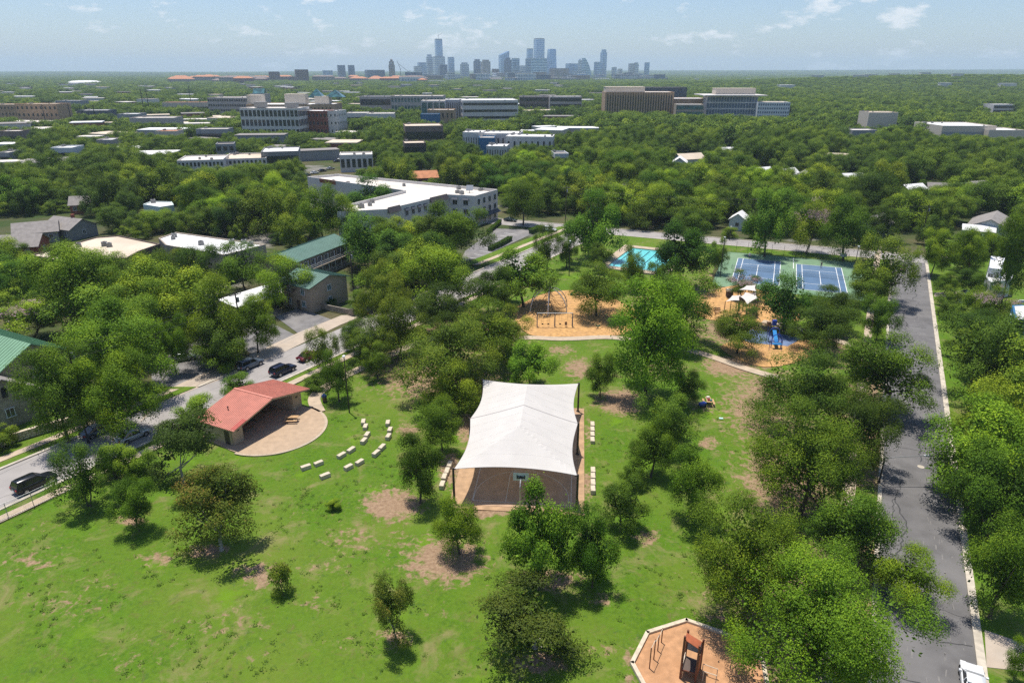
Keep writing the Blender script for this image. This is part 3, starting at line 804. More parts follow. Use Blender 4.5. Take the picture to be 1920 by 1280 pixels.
p = G(1352, 784); mb = MB(); mb.add([(-.3, -.2, .0), (.25, -.25, .02), (.32, .2, .0), (-.25, .22, .04), (-.3, -.2, -.04), (.25, -.25, -.04), (.32, .2, -.04), (-.25, .22, -.04)], [(0,1,2,3), (0,4,5,1), (1,5,6,2), (2,6,7,3), (3,7,4,0)])
o = mb.obj('towel', M['cloth_mint']); o.location = (p.x, p.y, .03); tag(o, 'pale mint towel lying on the grass right of the small tree', 'towel')
# --- net dome, swings and toys on the orange mulch
p = G(1029, 579); dome = thing('dome_climber', 'silver arched dome climber with rope net on orange mulch', 'climber', p)
R_, Hd = 4.5, z_for(539, p.y)
for k in range(3):
    a = math.radians(25+60*k); mb = MB()
    mb.tube([(R_*math.cos(a)*math.cos(q), R_*math.sin(a)*math.cos(q), Hd*math.sin(q)) for q in [math.pi*j/16 for j in range(17)]], .11, 7); mb.obj('arch', mat('arch_pale%d' % k, (.62, .62, .62), .5, .05), dome)
net = MB()
for lev in (.25, .42, .6, .78):
    q = math.asin(lev); pts = []
    for k in range(6):
        for f in (0, .5):
            a = math.radians(25+60*(k+f)); rr = R_*math.cos(q)*(1 if f == 0 else .66); pts.append((rr*math.cos(a), rr*math.sin(a), Hd*lev-(0 if f == 0 else .25)))
    net.tube(pts+[pts[0]], .03, 5)
for k in range(12):
    a = math.radians(25+30*k); net.tube([(R_*.62*math.cos(a)*(1-j/6), R_*.62*math.sin(a)*(1-j/6), .6+(Hd-.9)*(j/6)**1.4) for j in range(7)], .028, 5)
for k in range(6):
    a, b = math.radians(25+60*k), math.radians(85+60*k); net.tube([(R_*math.cos(a)*.95, R_*math.sin(a)*.95, Hd*.25), (R_*.3*math.cos(b), R_*.3*math.sin(b), 1.2), (0, 0, 1.5)], .03, 5)
net.obj('rope_net', mat('rope', (.10, .05, .035), .9, .1), dome)
p = G(1040, 613); yS = p.y; hS = z_for(587, yS)
sw = thing('swing_set', 'grey swing set with two bays on orange mulch', 'swing set', p)
xs_ = [G(u, 613).x - p.x for u in (1007, 1040, 1073)]
for x in xs_:
    mb = MB()
    mb.tube([(x, -.55, 0), (x, 0, hS), (x, .55, 0)], .09, 8); mb.obj('post', mat('steel_slate%.0f' % (x*10), (.16, .17, .21), .5, .08), sw)
mb = MB(); mb.tube([(xs_[0], 0, hS), (xs_[2], 0, hS)], .08, 8); mb.obj('top_bar', M['steel_galv'], sw)
for u, bucket in ((1017, 0), (1028, 0), (1050, 0), (1061, 1)):
    x = G(u, 613).x-p.x; se = MB()
    if bucket: se.box((x, .1, .75), (.42, .08, .7)); se.box((x, -.08, .45), (.42, .4, .08))
    else: se.box((x, 0, .55), (.45, .16, .05)); se.box((x, 0, .68), (.30, .10, .2))
    s2 = se.obj('swing_seat', M['steel_black'] if not bucket else M['wood'], sw)
    ch = MB()
    for d in (-.22, .22): ch.cyl((x+d, 0, .57), (x+d, 0, hS), .012, n=4)
    ch.obj('chain', M['steel_galv'], s2)
p = G(1121, 616); t = thing('spring_rider', 'small dark green spring rider on orange mulch', 'spring rider', p)
mb = MB(); mb.tube([(.12*math.cos(k*.8), .12*math.sin(k*.8), .05+k*.012) for k in range(34)], .02, 5); mb.obj('spring', M['steel_black'], t)
mb = MB(); mb.box((0, 0, .6), (.9, .25, .18)); mb.box((-.38, 0, .85), (.2, .2, .5), 0, 0, -.4); mb.box((.35, 0, .8), (.12, .22, .4), 0, 0, .3); mb.obj('body', M['plastic_green'], t)
p = G(1082, 553); t = thing('slide', 'dark green slide on a mound behind the net dome', 'slide', p, .2)
mb = MB()
for (y, z) in (((-.3), .25), (.3, .25)): mb.add([(-1.6, y, .1), (1.2, y, 1.6), (1.2, y, 1.9), (-1.6, y, .35), (-1.6, y+.05, .1), (1.2, y+.05, 1.6), (1.2, y+.05, 1.9), (-1.6, y+.05, .35)], [(0,1,2,3), (7,6,5,4), (3,2,6,7), (0,4,5,1)])
mb.add([(-1.6, -.3, .1), (1.2, -.3, 1.6), (1.2, .3, 1.6), (-1.6, .3, .1)], [(0, 1, 2, 3)]); mb.box((1.6, 0, 1.6), (.8, .7, .06)); mb.obj('chute', M['plastic_green'], t)
for x, y in ((1.3, -.3), (1.3, .3), (1.95, -.3), (1.95, .3)):
    mb = MB(); mb.cyl((x, y, 0), (x, y, 2.3), .04, n=6); mb.obj('post', M['steel_bronze'], t)
# --- shade sails
def sail(px, h, label, dz):
    pts = [G(u, v, h+d) for (u, v), d in zip(px, dz)]
    c_ = sum(pts, Vector())/len(pts); t = thing('shade_sail', label, 'shade sail', (c_.x, c_.y, 0), group='white shade sails')
    mb = MB((c_.x, c_.y, 0)); n = len(pts)
    cc = c_ + Vector((0, 0, .15)); rings = []
    for f in (1, .66, .33):
        r = []
        for i in range(n):
            a, b = pts[i], pts[(i+1) % n]
            for k in range(6):
                q = a.lerp(b, k/6); sag = .16*math.sin(math.pi*k/6); q = q.lerp(cc, sag); r.append(cc.lerp(q, f))
        rings.append(r)
    vs = [p_ for r in rings for p_ in r]+[cc]; k = 6*n
    mb.add(vs, [(j*k+i, j*k+(i+1) % k, (j+1)*k+(i+1) % k, (j+1)*k+i) for j in range(2) for i in range(k)]+[(2*k+i, 2*k+(i+1) % k, 3*k) for i in range(k)])
    mb.obj('fabric', M['fabric_white'], t)
    for q in pts:
        mb = MB((c_.x, c_.y, 0)); o_ = (q-c_); o_.z = 0; b = q+o_.normalized()*.15; mb.cyl((b.x, b.y, 0), (b.x, b.y, q.z+.05), .08, n=8); mb.obj('post', M['steel_bronze'], t)
sail([(1386,543),(1400,535),(1417,534),(1418,546)], 4.6, 'small white shade sail nearest the tennis courts', (0, .4, 0, .3))
sail([(1388,556),(1397,548),(1418,548),(1421,559),(1401,571)], 3.9, 'largest white shade sail above the mulch', (0, .4, 0, .3, -.3))
sail([(1361,565),(1373,554),(1389,553),(1386,563)], 3.6, 'white shade sail left of the largest one', (-.2, .2, .1, 0))
p = G(1367, 557); t = thing('playhouse', 'small brown playhouse with a rounded grey roof', 'playhouse', p)
mb = MB(); mb.box((0, 0, .8), (1.3, 1.2, 1.6)); mb.obj('wall', M['siding_brown'], t)
mb = MB(); mb.loft([[(x*1.0, .75*math.cos(a), 1.5+.55*math.sin(a)) for a in [math.pi*k/8 for k in range(9)]] for x in (-.8, .8)]); mb.obj('roof', M['limestone'], t)
for (u0, v0, u1, v1, lb) in ((1398,572,1432,579,'long timber balance beam below the shade sails'), (1340,590,1362,584,'short timber balance beam left of the shade sails')):
    a, b = G(u0, v0), G(u1, v1); d = b-a; mb = MB()
    mb.box((0, 0, .38), (d.length, .22, .22)); 
    for s_ in (-.42, 0, .42): mb.box((d.length*s_, 0, .14), (.18, .18, .28))
    o = mb.obj('balance_beam', M['wood_tan']); o.location = (a+b)/2; o.rotation_euler = (0, 0, math.atan2(d.y, d.x)); tag(o, lb, 'balance beam')
p = G(1345, 585); t = thing('play_bench', 'small stacked timber step by the mulch edge', 'step', p)
for k in range(3):
    mb = MB(); mb.box((0, k*.3, .15+k*.15), (1.4, .3, .3+k*.3)); mb.obj('tread', M['wood_tan'], t)
# --- blue climber
p = G(1452, 650); bl = thing('blue_climber', 'bright blue arched play climber with two tall panels', 'climber', p)
def arch(x0, x1, y, h, m_, parent, r=.06):
    mb = MB(); xm = (x0+x1)/2; rr = (x1-x0)/2
    mb.tube([(x0, y, 0), (x0, y, h-rr)]+[(xm-rr*math.cos(math.pi*k/10), y, h-rr+rr*math.sin(math.pi*k/10)) for k in range(11)]+[(x1, y, 0)], r, 7)
    return mb.obj('arch', M[m_], parent)
arch(-.9, .9, -.6, 2.7, 'plastic_blue', bl, .08); arch(-.4, 1.5, 2.2, 3.0, 'plastic_blue', bl, .08)
for i, (x, y, h) in enumerate(((-1.6, -1.6, 2.0), (.5, -2.0, 2.2))):
    mb = MB(); mb.cyl((x, y, 0), (x, y, h), .06, n=7); mb.obj('post', M['plastic_blue'], bl)
mb = MB(); mb.add([(-.35, -.55, 1.2), (.35, -.55, 1.2), (.75, 2.1, 2.6), (.05, 2.1, 2.6), (-.35, -.55, 1.1), (.35, -.55, 1.1), (.75, 2.1, 2.5), (.05, 2.1, 2.5)], [(0,1,2,3), (7,6,5,4), (0,4,5,1), (1,5,6,2), (2,6,7,3), (3,7,4,0)]); mb.obj('slide_chute', M['plastic_sky'], bl)
mb = MB(); mb.box((-.45, 3.0, 3.5), (.7, .5, .8)); mb.obj('brown_panel', M['wood'], bl, None)
mb = MB(); mb.box((.55, 3.0, 3.7), (.75, .5, 1.0)); mb.obj('blue_panel', M['plastic_blue'], bl)
for x in (-.45, .55):
    mb = MB(); mb.cyl((x, 3.0, 0), (x, 3.0, 3.3), .06, n=7); mb.obj('post', M['plastic_blue'], bl)
mb = MB(); mb.box((0, -.9, .95), (1.7, .7, .07)); mb.obj('platform', M['plastic_sky'], bl)
mb = MB(); mb.tube([(-1.6, -1.6, 1.9), (.5, -2.0, 2.1)], .05, 6); mb.obj('cross_bar', M['plastic_blue'], bl)
# --- low playground in the bottom right
HEX = [(1185,1244),(1214,1187),(1287,1164),(1378,1196),(1430,1240),(1440,1300),(1330,1345),(1222,1312)]
flat('play_surface', HEX, 'mulch_rust', .03, 'rust orange surface of the fitness play area at the bottom edge')
hp = [G(u, v) for u, v in HEX]; ec = sum(hp, Vector())/len(hp)
edge = thing('play_area_edging', 'pale concrete edging round the rust orange play area', 'edging', (ec.x, ec.y, 0))
for a, b in zip(hp, hp[1:]+hp[:1]):
    d = b-a; mb = MB((ec.x, ec.y, 0)); mb.box((a+b)/2+Vector((0, 0, .08)), (d.length+.2, .36, .34), math.atan2(d.y, d.x)); mb.obj('edging_beam', M['limestone'], edge)
bases = [G(u, v) for u, v in ((1217.5,1253),(1225.6,1236),(1233,1220),(1240,1204))]
tops = [z_for(v, b.y) for v, b in zip((1214,1198,1189,1177), bases)]
pb = thing('pull_up_bars', 'row of four dark pull-up posts joined by pale bars', 'exercise bars', bases[1])
for b, h in zip(bases, tops):
    mb = MB(bases[1]); mb.cyl((b.x, b.y, 0), (b.x, b.y, h), .05, n=8); mb.obj('post', M['steel_rust'], pb)
for (a, ha), (b, hb), f in ((( bases[0], tops[0]), (bases[1], tops[1]), 0), ((bases[1], tops[1]), (bases[2], tops[2]), 0), ((bases[2], tops[2]), (bases[3], tops[3]), 0)):
    z = min(ha, hb)-.05; mb = MB(bases[1]); mb.cyl((a.x, a.y, z), (b.x, b.y, z), .028, n=7); mb.obj('bar', mat('bar_pale%d' % int(a.y*10), (.6, .5, .38), .5, .05), pb)
pt = G(1275, 1271); py = thing('play_tower', 'rust brown play tower with a sloped panel roof and grey drawing board', 'play tower', pt)
q1, q2 = G(1275, 1271), G(1303, 1279); q3, q4 = G(1283, 1243), G(1312, 1254)
h1 = z_for(1194, q1.y); h2 = z_for(1212, q2.y); h3 = z_for(1183, q3.y); h4 = z_for(1200, q4.y)
for q, h in ((q1, h1), (q2, h2), (q3, h3), (q4, h4)):
    mb = MB(pt); mb.cyl((q.x, q.y, 0), (q.x, q.y, h+.12), .10, n=9); mb.obj('post', M['steel_rust'], py)
mb = MB(pt); T = [Vector((q.x, q.y, h-.25)) for q, h in ((q1, h1), (q2, h2), (q4, h4), (q3, h3))]
mid_a, mid_b = (T[0]+T[3])/2+Vector((0, 0, .45)), (T[1]+T[2])/2+Vector((0, 0, .45))
for quad in ((T[0], T[1], mid_b, mid_a), (mid_a, mid_b, T[2], T[3])):
    mb.add(list(quad)+[p_-Vector((0, 0, .06)) for p_ in quad], [(0,1,2,3), (7,6,5,4), (0,4,5,1), (1,5,6,2), (2,6,7,3), (3,7,4,0)])
mb.obj('roof_panel', M['panel_rust'], py)
def panel(a, b, z0, z1, th, nm, m_, par, org):
    d = b-a; mb = MB(org); mb.box(((a.x+b.x)/2, (a.y+b.y)/2, (z0+z1)/2), (d.length, th, z1-z0), math.atan2(d.y, d.x)); return mb.obj(nm, M[m_], par)
bd = panel(q3, q4, 1.7, 3.0, .06, 'drawing_board', 'panel_grey', py, pt)
mb = MB(pt); d = (q4-q3).normalized(); n_ = Vector((d.y, -d.x, 0))
for k, (f, z, r) in enumerate(((.25, 2.6, .14), (.7, 2.5, .17), (.45, 2.1, .13), (.78, 1.95, .1), (.2, 2.0, .12))):
    c_ = q3.lerp(q4, f)+n_*.04; mb.tube([c_+d*r*math.cos(j*math.pi/6)+Vector((0, 0, z+r*math.sin(j*math.pi/6))) for j in range(13)], .018, 4)
mb.obj('drawn_figure', M['kerb'], bd)
panel(q1, q2, .95, 1.05, .08, 'rail', 'steel_rust', py, pt)
for z in (.35, .7, 1.0, 1.35): panel(q1, q3, z, z+.05, .05, 'rung', 'bar_pale%d' % int(bases[0].y*10), py, pt)
panel(q2, q4, .2, 2.2, .05, 'side_panel', 'panel_rust', py, pt)
mb = MB(pt); mb.prism([(q.x, q.y) for q in (q1, q2, q4, q3)], .85, .92); mb.obj('deck', M['siding_brown'], py)
e = G(1342, 1262); f_ = G(1341, 1275); g_ = q2+Vector((.35, .35, 0)); k_ = q4+Vector((.35, -.2, 0))
bars = thing('parallel_bars', 'pale parallel exercise bars beside the rust play tower', 'exercise bars', e)
for a, b in ((G(1316, 1262), G(1343, 1272)), (G(1317, 1276), G(1341, 1284))):
    mb = MB(e); mb.tube([(a.x, a.y, 1.1), (b.x, b.y, 1.1), (b.x, b.y, 0)], .035, 7); mb.tube([(a.x, a.y, 1.1), (a.x, a.y, 0)], .035, 7); mb.obj('bar', M['bar_pale%d' % int(bases[0].y*10)], bars)
# --- tennis courts
TX = Vector((.934, -.358, 0)); TY = Vector((.358, .934, 0))
T1, T2 = G(1384, 484), G(1493, 495)
def tp(o, x, y): return (o + TX*x - TY*y).to_2d().to_tuple()
mb = MB(); mb.prism([tp(T1, -4.2, -6.3), tp(T1, 30.5, -6.3), tp(T1, 30.5, 29), tp(T1, -4.2, 29)], -.12, .03)
tennis = tag(mb.obj('tennis_surround', M['tennis_green']), 'green surround of the two tennis courts', kind='structure')
for nm, o_, lb in (('tennis_court', T1, 'blue tennis court nearer the pool'), ('tennis_court', T2, 'blue tennis court nearer the dark street')):
    mb = MB(); mb.prism([tp(o_, -.05, -.05), tp(o_, 11.02, -.05), tp(o_, 11.02, 23.82), tp(o_, -.05, 23.82)], -.1, .045)
    ct = tag(mb.obj(nm, M['tennis_blue']), lb, kind='structure')
    mb = MB()
    for a, b in (((0,0),(10.97,0)), ((0,0),(0,23.77)), ((10.97,0),(10.97,23.77)), ((0,23.77),(10.97,23.77)), ((1.37,0),(1.37,23.77)), ((9.6,0),(9.6,23.77)), ((1.37,5.5),(9.6,5.5)), ((1.37,18.3),(9.6,18.3)), ((5.48,5.5),(5.48,18.3))):
        ribbon(mb, [tp(o_, *a), tp(o_, *b)], .14, .053)
    mb.obj('court_marking', M['paint_white'], ct)
    c_ = Vector((*tp(o_, 5.48, 11.88), 0)); nt_ = thing('tennis_net', 'dark net across the ' + lb, 'net', c_, math.atan2(TX.y, TX.x))
    for x in (-6.3, 6.3):
        mb = MB(); mb.cyl((x, 0, 0), (x, 0, 1.1), .05, n=7); mb.obj('post', M['steel_black'], nt_)
    mb = MB()
    for k in range(42): x = -6.3+k*.307; mb.cyl((x, 0, .05), (x, 0, .98), .008, n=3, caps=False)
    for k in range(8): mb.cyl((-6.3, 0, .08+k*.12), (6.3, 0, .08+k*.12), .008, n=3, caps=False)
    mb.obj('mesh', M['steel_black'], nt_)
    mb = MB(); mb.box((0, 0, 1.0), (12.6, .03, .07)); mb.obj('tape', M['paint_white'], nt_)
mb = MB(); ribbon(mb, [tp(T1, 14.2, -5.5), tp(T1, 14.2, 6)], .16, .036); mb.obj('court_marking', M['paint_white'], tennis)
def chain_fence(name, pts, h, label, step=3.0, wire=.35, m_='steel_bronze'):
    o_ = Vector((*pts[0], 0)); f = thing(name, label, 'fence', o_)
    wm = MB(o_)
    for a, b in zip(pts[:-1], pts[1:]):
        a, b = Vector((*a, 0)), Vector((*b, 0)); n = max(1, round((b-a).length/step)); up = Vector((0, 0, 1))
        for k in range(n+1):
            if k == 0 and a.to_2d() != Vector(pts[0]): continue
            q = a.lerp(b, k/n); mb = MB(o_); mb.cyl(q-up*.1, q+up*h, .04, n=6); mb.obj('post', M[m_], f)
        for zz in (h, .06): top = MB(o_); top.cyl(a+up*zz, b+up*zz, .025, n=5); top.obj('rail', M[m_], f)
        L_ = (b-a).length; d = (b-a).normalized(); k = -h
        while k < L_:
            for sg in (0, 1):
                s0, s1 = (k, k+h); z0, z1 = (0, h) if not sg else (h, 0)
                if s0 < 0: z0 = z0+(z1-z0)*(-s0)/h; s0 = 0
                if s1 > L_: z1 = z0+(z1-z0)*(L_-s0)/max(1e-3, (s1-s0)); s1 = L_
                if s1-s0 > .05: wm.cyl(a+d*s0+up*z0, a+d*s1+up*z1, .006, n=3, caps=False)
            k += wire
    wm.obj('wire_mesh', M[m_], f)
chain_fence('tennis_fence', [tp(T1, -4.2, 29), tp(T1, -4.2, -6.3), tp(T1, 30.5, -6.3), tp(T1, 30.5, 29)], 3.2, 'tall dark chain link fence round the tennis courts', 3.2, .55)
fb = [G(-60, 1003), G(16, 970), G(64, 949), G(112, 926), G(150, 911)]
chain_fence('lawn_fence', [(b.x, b.y) for b in fb], 2.0, 'chain link fence between the lawn and the pale street', 4.2, .22, 'steel_galv')
sg_ = Vector((*tp(T1, 26.5, -6.45), 0)); mb = MB(); mb.box((0, 0, 1.7), (1.6, .05, .9)); o = mb.obj('notice_board', M['siding_white']); o.location = sg_+TY*.05; o.rotation_euler = (0, 0, math.atan2(TX.y, TX.x)); tag(o, 'pale notice board hung on the tennis fence', 'notice board')
# --- pool
PA, PB = G(1139, 500), G(1184, 466); py_ = (PB-PA).normalized(); px_ = Vector((py_.y, -py_.x, 0)); PLn, PWd = (PB-PA).length, 13.7
def pp(x, y): return (PA + px_*x + py_*y).to_2d().to_tuple()
def frame_prism(mb, x0, y0, x1, y1, w, z0, z1):
    for a in ((x0-w, y0-w, x1+w, y0), (x0-w, y1, x1+w, y1+w), (x0-w, y0, x0, y1), (x1, y0, x1+w, y1)):
        mb.prism([pp(a[0], a[1]), pp(a[2], a[1]), pp(a[2], a[3]), pp(a[0], a[3])], z0, z1)
mb = MB(); frame_prism(mb, 0, 0, PWd, PLn, 2.6, -.1, .36); tag(mb.obj('pool_deck', M['walk']), 'beige deck round the swimming pool', kind='structure')
mb = MB(); mb.prism([pp(0, 0), pp(PWd, 0), pp(PWd, PLn), pp(0, PLn)], -.1, .05); pf = tag(mb.obj('pool_floor', M['pool_tile']), 'turquoise pool basin with dark lane lines', kind='structure')
mb = MB()
for k in range(6): ribbon(mb, [pp(1.15+k*2.28, 1.2), pp(1.15+k*2.28, PLn-1.2)], .3, .056)
mb.obj('lane_line', M['pool_line'], pf)
m, N, L = nodes_of('pool_water'); N.remove(N['Principled BSDF'])
out = N['Material Output']; tr = N.new('ShaderNodeBsdfTransparent'); tr.inputs[0].default_value = (.80, .97, .98, 1); gl = N.new('ShaderNodeBsdfGlossy'); gl.inputs['Roughness'].default_value = .05
fr = N.new('ShaderNodeFresnel'); fr.inputs['IOR'].default_value = 1.33; mx = N.new('ShaderNodeMixShader'); L.new(fr.outputs[0], mx.inputs[0]); L.new(tr.outputs[0], mx.inputs[1]); L.new(gl.outputs[0], mx.inputs[2]); L.new(mx.outputs[0], out.inputs['Surface'])
tcn = N.new('ShaderNodeTexCoord'); nb = noise(N, L, tcn.outputs['Object'], 1.6, 3); bpn = N.new('ShaderNodeBump'); bpn.inputs['Strength'].default_value = .25; L.new(nb, bpn.inputs['Height']); L.new(bpn.outputs[0], gl.inputs['Normal']); MATS['pool_water'] = m
mb = MB(); mb.sheet([pp(0, 0), pp(PWd, 0), pp(PWd, PLn), pp(0, PLn)], .24); tag(mb.obj('pool_water', M['pool_water']), 'clear turquoise water of the swimming pool', kind='structure')
for k in range(7):
    mb = MB(); a, b = pp(0+k*2.28, 0.02), pp(0+k*2.28, PLn-.02)
# ------------------------------------------------------------------ buildings
FOOT = []                                  # footprints (centre x, y, radius) that trees must keep clear of
WM = {}
def window_mesh(w, h, gm, fm, detail):
    k = (round(w, 2), round(h, 2), gm, fm, detail)
    if k not in WM:
        mb = MB(); mb.box((0, .0, 0), (w, .06, h))
        if detail:
            mb.mi = 1; f = .09
            mb.box((0, -.03, h/2), (w+2*f, .14, f)); mb.box((0, -.05, -h/2), (w+2*f+.1, .2, f))
            mb.box((-w/2, -.03, 0), (f, .135, h)); mb.box((w/2, -.03, 0), (f, .135, h)); mb.box((0, -.03, 0), (.05, .1, h))
        WM[k] = mb.mesh('window', [M[gm], M[fm]])
    return WM[k]
def put_window(parent, a, b, f, z, w, h, gm='glass_dark', fm='siding_white', detail=True, name='window', out=.02):
    """window on the wall a->b (outside on the right-hand side), at fraction f, centre height z; coordinates are the parent's"""
    d = (b-a); L_ = d.length; d = d/L_; n_ = Vector((d.y, -d.x, 0)); p = a + d*L_*f + n_*out
    return link(name, window_mesh(w, h, gm, fm, detail), parent, (p.x, p.y, z), math.atan2(d.y, d.x))
def ccw(poly):
    a = sum(poly[i][0]*poly[(i+1) % len(poly)][1]-poly[(i+1) % len(poly)][0]*poly[i][1] for i in range(len(poly)))
    return poly if a > 0 else poly[::-1]
def flat_building(name, label, poly, h, wall, roof, cat='building', z0=-.2, parapet=.6, facades=(), units=0, seed=1, group=None, foot=True):
    """walls as one part, roof deck inside a parapet as another; facades: (edge index in the ccw poly, storeys z, count, w, h, glass, detail)"""
    poly = [Vector((p[0], p[1], 0)) for p in ccw([tuple(p)[:2] for p in poly])]
    c_ = sum(poly, Vector())/len(poly); base = Vector((c_.x, c_.y, 0))
    t = thing(name, label, cat, base, group=group)
    loc = [p-base for p in poly]; n = len(loc)
    mb = MB(); mb.add([(p.x, p.y, z0) for p in loc]+[(p.x, p.y, h) for p in loc], [(i, (i+1) % n, n+(i+1) % n, n+i) for i in range(n)])
    ins = []
    for i in range(n):
        d0 = (loc[i]-loc[i-1]).normalized(); d1 = (loc[(i+1) % n]-loc[i]).normalized()
        n0, n1 = Vector((-d0.y, d0.x, 0)), Vector((-d1.y, d1.x, 0)); k = 1+n0.dot(n1)
        ins.append(loc[i]+(n0+n1)*(.35/max(k, .3)))
    mb.add([(p.x, p.y, h) for p in loc]+[(p.x, p.y, h) for p in ins], [(i, (i+1) % n, n+(i+1) % n, n+i) for i in range(n)])
    mb.add([(p.x, p.y, h) for p in ins]+[(p.x, p.y, h-parapet) for p in ins], [(i, (i+1) % n, n+(i+1) % n, n+i) for i in range(n)])
    mb.obj('wall', M[wall], t)
    mb = MB(); mb.sheet([(p.x, p.y) for p in ins], h-parapet+.02); rf = mb.obj('roof', M[roof], t)
    for fc in facades:
        e, zs, cnt, w, hh = fc[:5]; gm = fc[5] if len(fc) > 5 else 'glass_dark'; det = fc[6] if len(fc) > 6 else True
        a, b = loc[e], loc[(e+1) % n]
        for z in zs:
            for k in range(cnt): put_window(t, a, b, (k+.5)/cnt, z, w, hh, gm, detail=det)
    rr = random.Random(seed)
    xs = [p.x for p in ins]; ys = [p.y for p in ins]; made = 0; tries = 0
    while made < units and tries < 400:
        tries += 1; x, y = rr.uniform(min(xs), max(xs)), rr.uniform(min(ys), max(ys)); ins_ok = True
        cnt = 0
        for i in range(n):
            p, q = ins[i], ins[(i+1) % n]
            if (p.y > y) != (q.y > y) and x < (q.x-p.x)*(y-p.y)/(q.y-p.y)+p.x: cnt += 1
        if cnt % 2 == 0 or min((Vector((x, y, 0))-p).length for p in ins) < 1.5: continue
        s_ = rr.uniform(.7, 1.25); z = h-parapet+.02; mb = MB(); a = rr.choice((.5, .55, 2.07))
        mb.box((x, y, z+.12), (1.5*s_, 1.2*s_, .2), a); mb.box((x, y, z+.22+.45*s_), (1.35*s_, 1.05*s_, .9*s_), a); mb.mi = 1; mb.cyl((x, y, z+.22+.9*s_), (x, y, z+.3+.9*s_), .35*s_, n=10)
        mb.obj('roof_unit', [M['metal_unit'], M['steel_black']], rf); made += 1
    if foot:
        for i in range(n):
            a, b = poly[i], poly[(i+1) % n]; k = max(1, int((b-a).length/5))
            for j in range(k): q = a.lerp(b, (j+.5)/k); FOOT.append((q.x, q.y, 4.5))
        FOOT.append((base.x, base.y, max((p-base).length for p in poly)*.55+2))
    return t
def gable_house(name, label, c, L_, Wd, rz, eave, ridge, wall, roof, cat='house', over=.5, wins=3, gm='glass_dark', chimney=False, seams=0, storeys=1, group=None, foot=True):
    """ridge along local x; long sides face local -y and +y"""
    t = thing(name, label, cat, (c[0], c[1], 0), rz, group); l, w = L_/2, Wd/2
    mb = MB(); mb.add([(-l, -w, -.2), (l, -w, -.2), (l, w, -.2), (-l, w, -.2), (-l, -w, eave), (l, -w, eave), (l, w, eave), (-l, w, eave), (-l, 0, ridge), (l, 0, ridge)],
                     [(0,1,5,4), (2,3,7,6), (1,2,6,9,5), (3,0,4,8,7)])
    mb.obj('wall', M[wall], t)
    sl = (ridge-eave)/w; lo = eave-over*sl
    for sg in (-1, 1):
        q = [Vector((-l-over, sg*(w+over), lo+.06)), Vector((l+over, sg*(w+over), lo+.06)), Vector((l+over, 0, ridge+.06)), Vector((-l-over, 0, ridge+.06))]
        if sg > 0: q = [q[1], q[0], q[3], q[2]]
        mb = MB(); mb.add(q+[p+Vector((0, 0, .14)) for p in q], [(3,2,1,0), (4,5,6,7), (0,1,5,4), (1,2,6,5), (2,3,7,6), (3,0,4,7)]); r = mb.obj('roof_slope', M[roof], t)
        if seams:
            mb = MB(); n = int((L_+2*over)/seams)
            for k in range(n+1):
                x = -l-over+.05+k*(L_+2*over-.1)/n; a, b = Vector((x, sg*(w+over), lo+.23)), Vector((x, 0, ridge+.23)); mb.box((a+b)/2, (.05, (b-a).length, .06), 0, math.atan2((b-a).z, abs((b-a).y))*(1 if sg < 0 else -1), 0)
            mb.obj('standing_seam', M[roof], r)
        if chimney and sg > 0:
            mb = MB(); mb.box((l*.3, .4, ridge+.3), (.8, .8, 1.6)); mb.box((l*.3, .4, ridge+1.12), (.95, .95, .1)); mb.obj('chimney', M['brick_red'], r)
    sh = eave/storeys
    for s_ in range(storeys):
        z = sh*(s_+.55)
        for k in range(wins):
            put_window(t, Vector((-l, -w, 0)), Vector((l, -w, 0)), (k+.5)/wins, z, 1.1, min(1.3, sh*.5), gm)
        put_window(t, Vector((l, -w, 0)), Vector((l, w, 0)), .5, z, 1.1, min(1.3, sh*.5), gm); put_window(t, Vector((-l, w, 0)), Vector((-l, -w, 0)), .5, z, 1.1, min(1.3, sh*.5), gm)
    if wins:
        mb = MB(); mb.box((l*.12, -w-.03, 1.0), (.95, .08, 2.1)); d = mb.obj('door', M['siding_brown'], t)
    if foot: FOOT.append((c[0], c[1], max(l, w)+2.5))
    return t
def Rp(u, v, z): return G(u, v, z)
# --- the white three-storey building
hz = 10.0
hot = [Rp(u, v, hz) for u, v in ((576,331),(633,326),(933,355),(891,367),(840,364.6),(724,392),(632,397),(632,388),(759,357),(629,339))]
t = flat_building('white_hotel', 'white stucco three storey building with flat roof and dark mansard panels', [p.to_2d() for p in hot], hz, 'stucco_white', 'roof_white', parapet=.9, units=12, seed=5)
base = t.location
def facade(a, b, zs, fr, w, h, awn=False, gm='glass_dark'):
    a, b = a-base, b-base; a.z = b.z = 0
    for z in zs:
        for f in fr:
            wd = put_window(t, a, b, f, z, w, h, gm)
            if awn and z > 6.5:
                d = (b-a).normalized(); n_ = Vector((d.y, -d.x, 0)); p = a+(b-a)*f; mb = MB()
                q = [p-d*(w/2+.2)+n_*.05+Vector((0, 0, z+h/2+.75)), p+d*(w/2+.2)+n_*.05+Vector((0, 0, z+h/2+.75)), p+d*(w/2+.2)+n_*.75+Vector((0, 0, z+h/2+.05)), p-d*(w/2+.2)+n_*.75+Vector((0, 0, z+h/2+.05))]
                mb.add(q+[v_-Vector((0, 0, .08)) for v_ in q], [(3,2,1,0), (4,5,6,7), (0,1,5,4), (1,2,6,5), (2,3,7,6), (3,0,4,7)]); mb.obj('awning', M['awning_dark'], t)
A_, B_, C_, D_, E_, F_, G_ = hot[0], hot[1], hot[2], hot[3], hot[4], hot[5], hot[6]
facade(E_, D_, (7.6, 4.6, 1.6), (.25, .65), 1.7, 1.7, True)
facade(D_, C_, (7.7, 4.7, 1.6), (.14, .38, .62, .86), 1.6, 1.9, False)
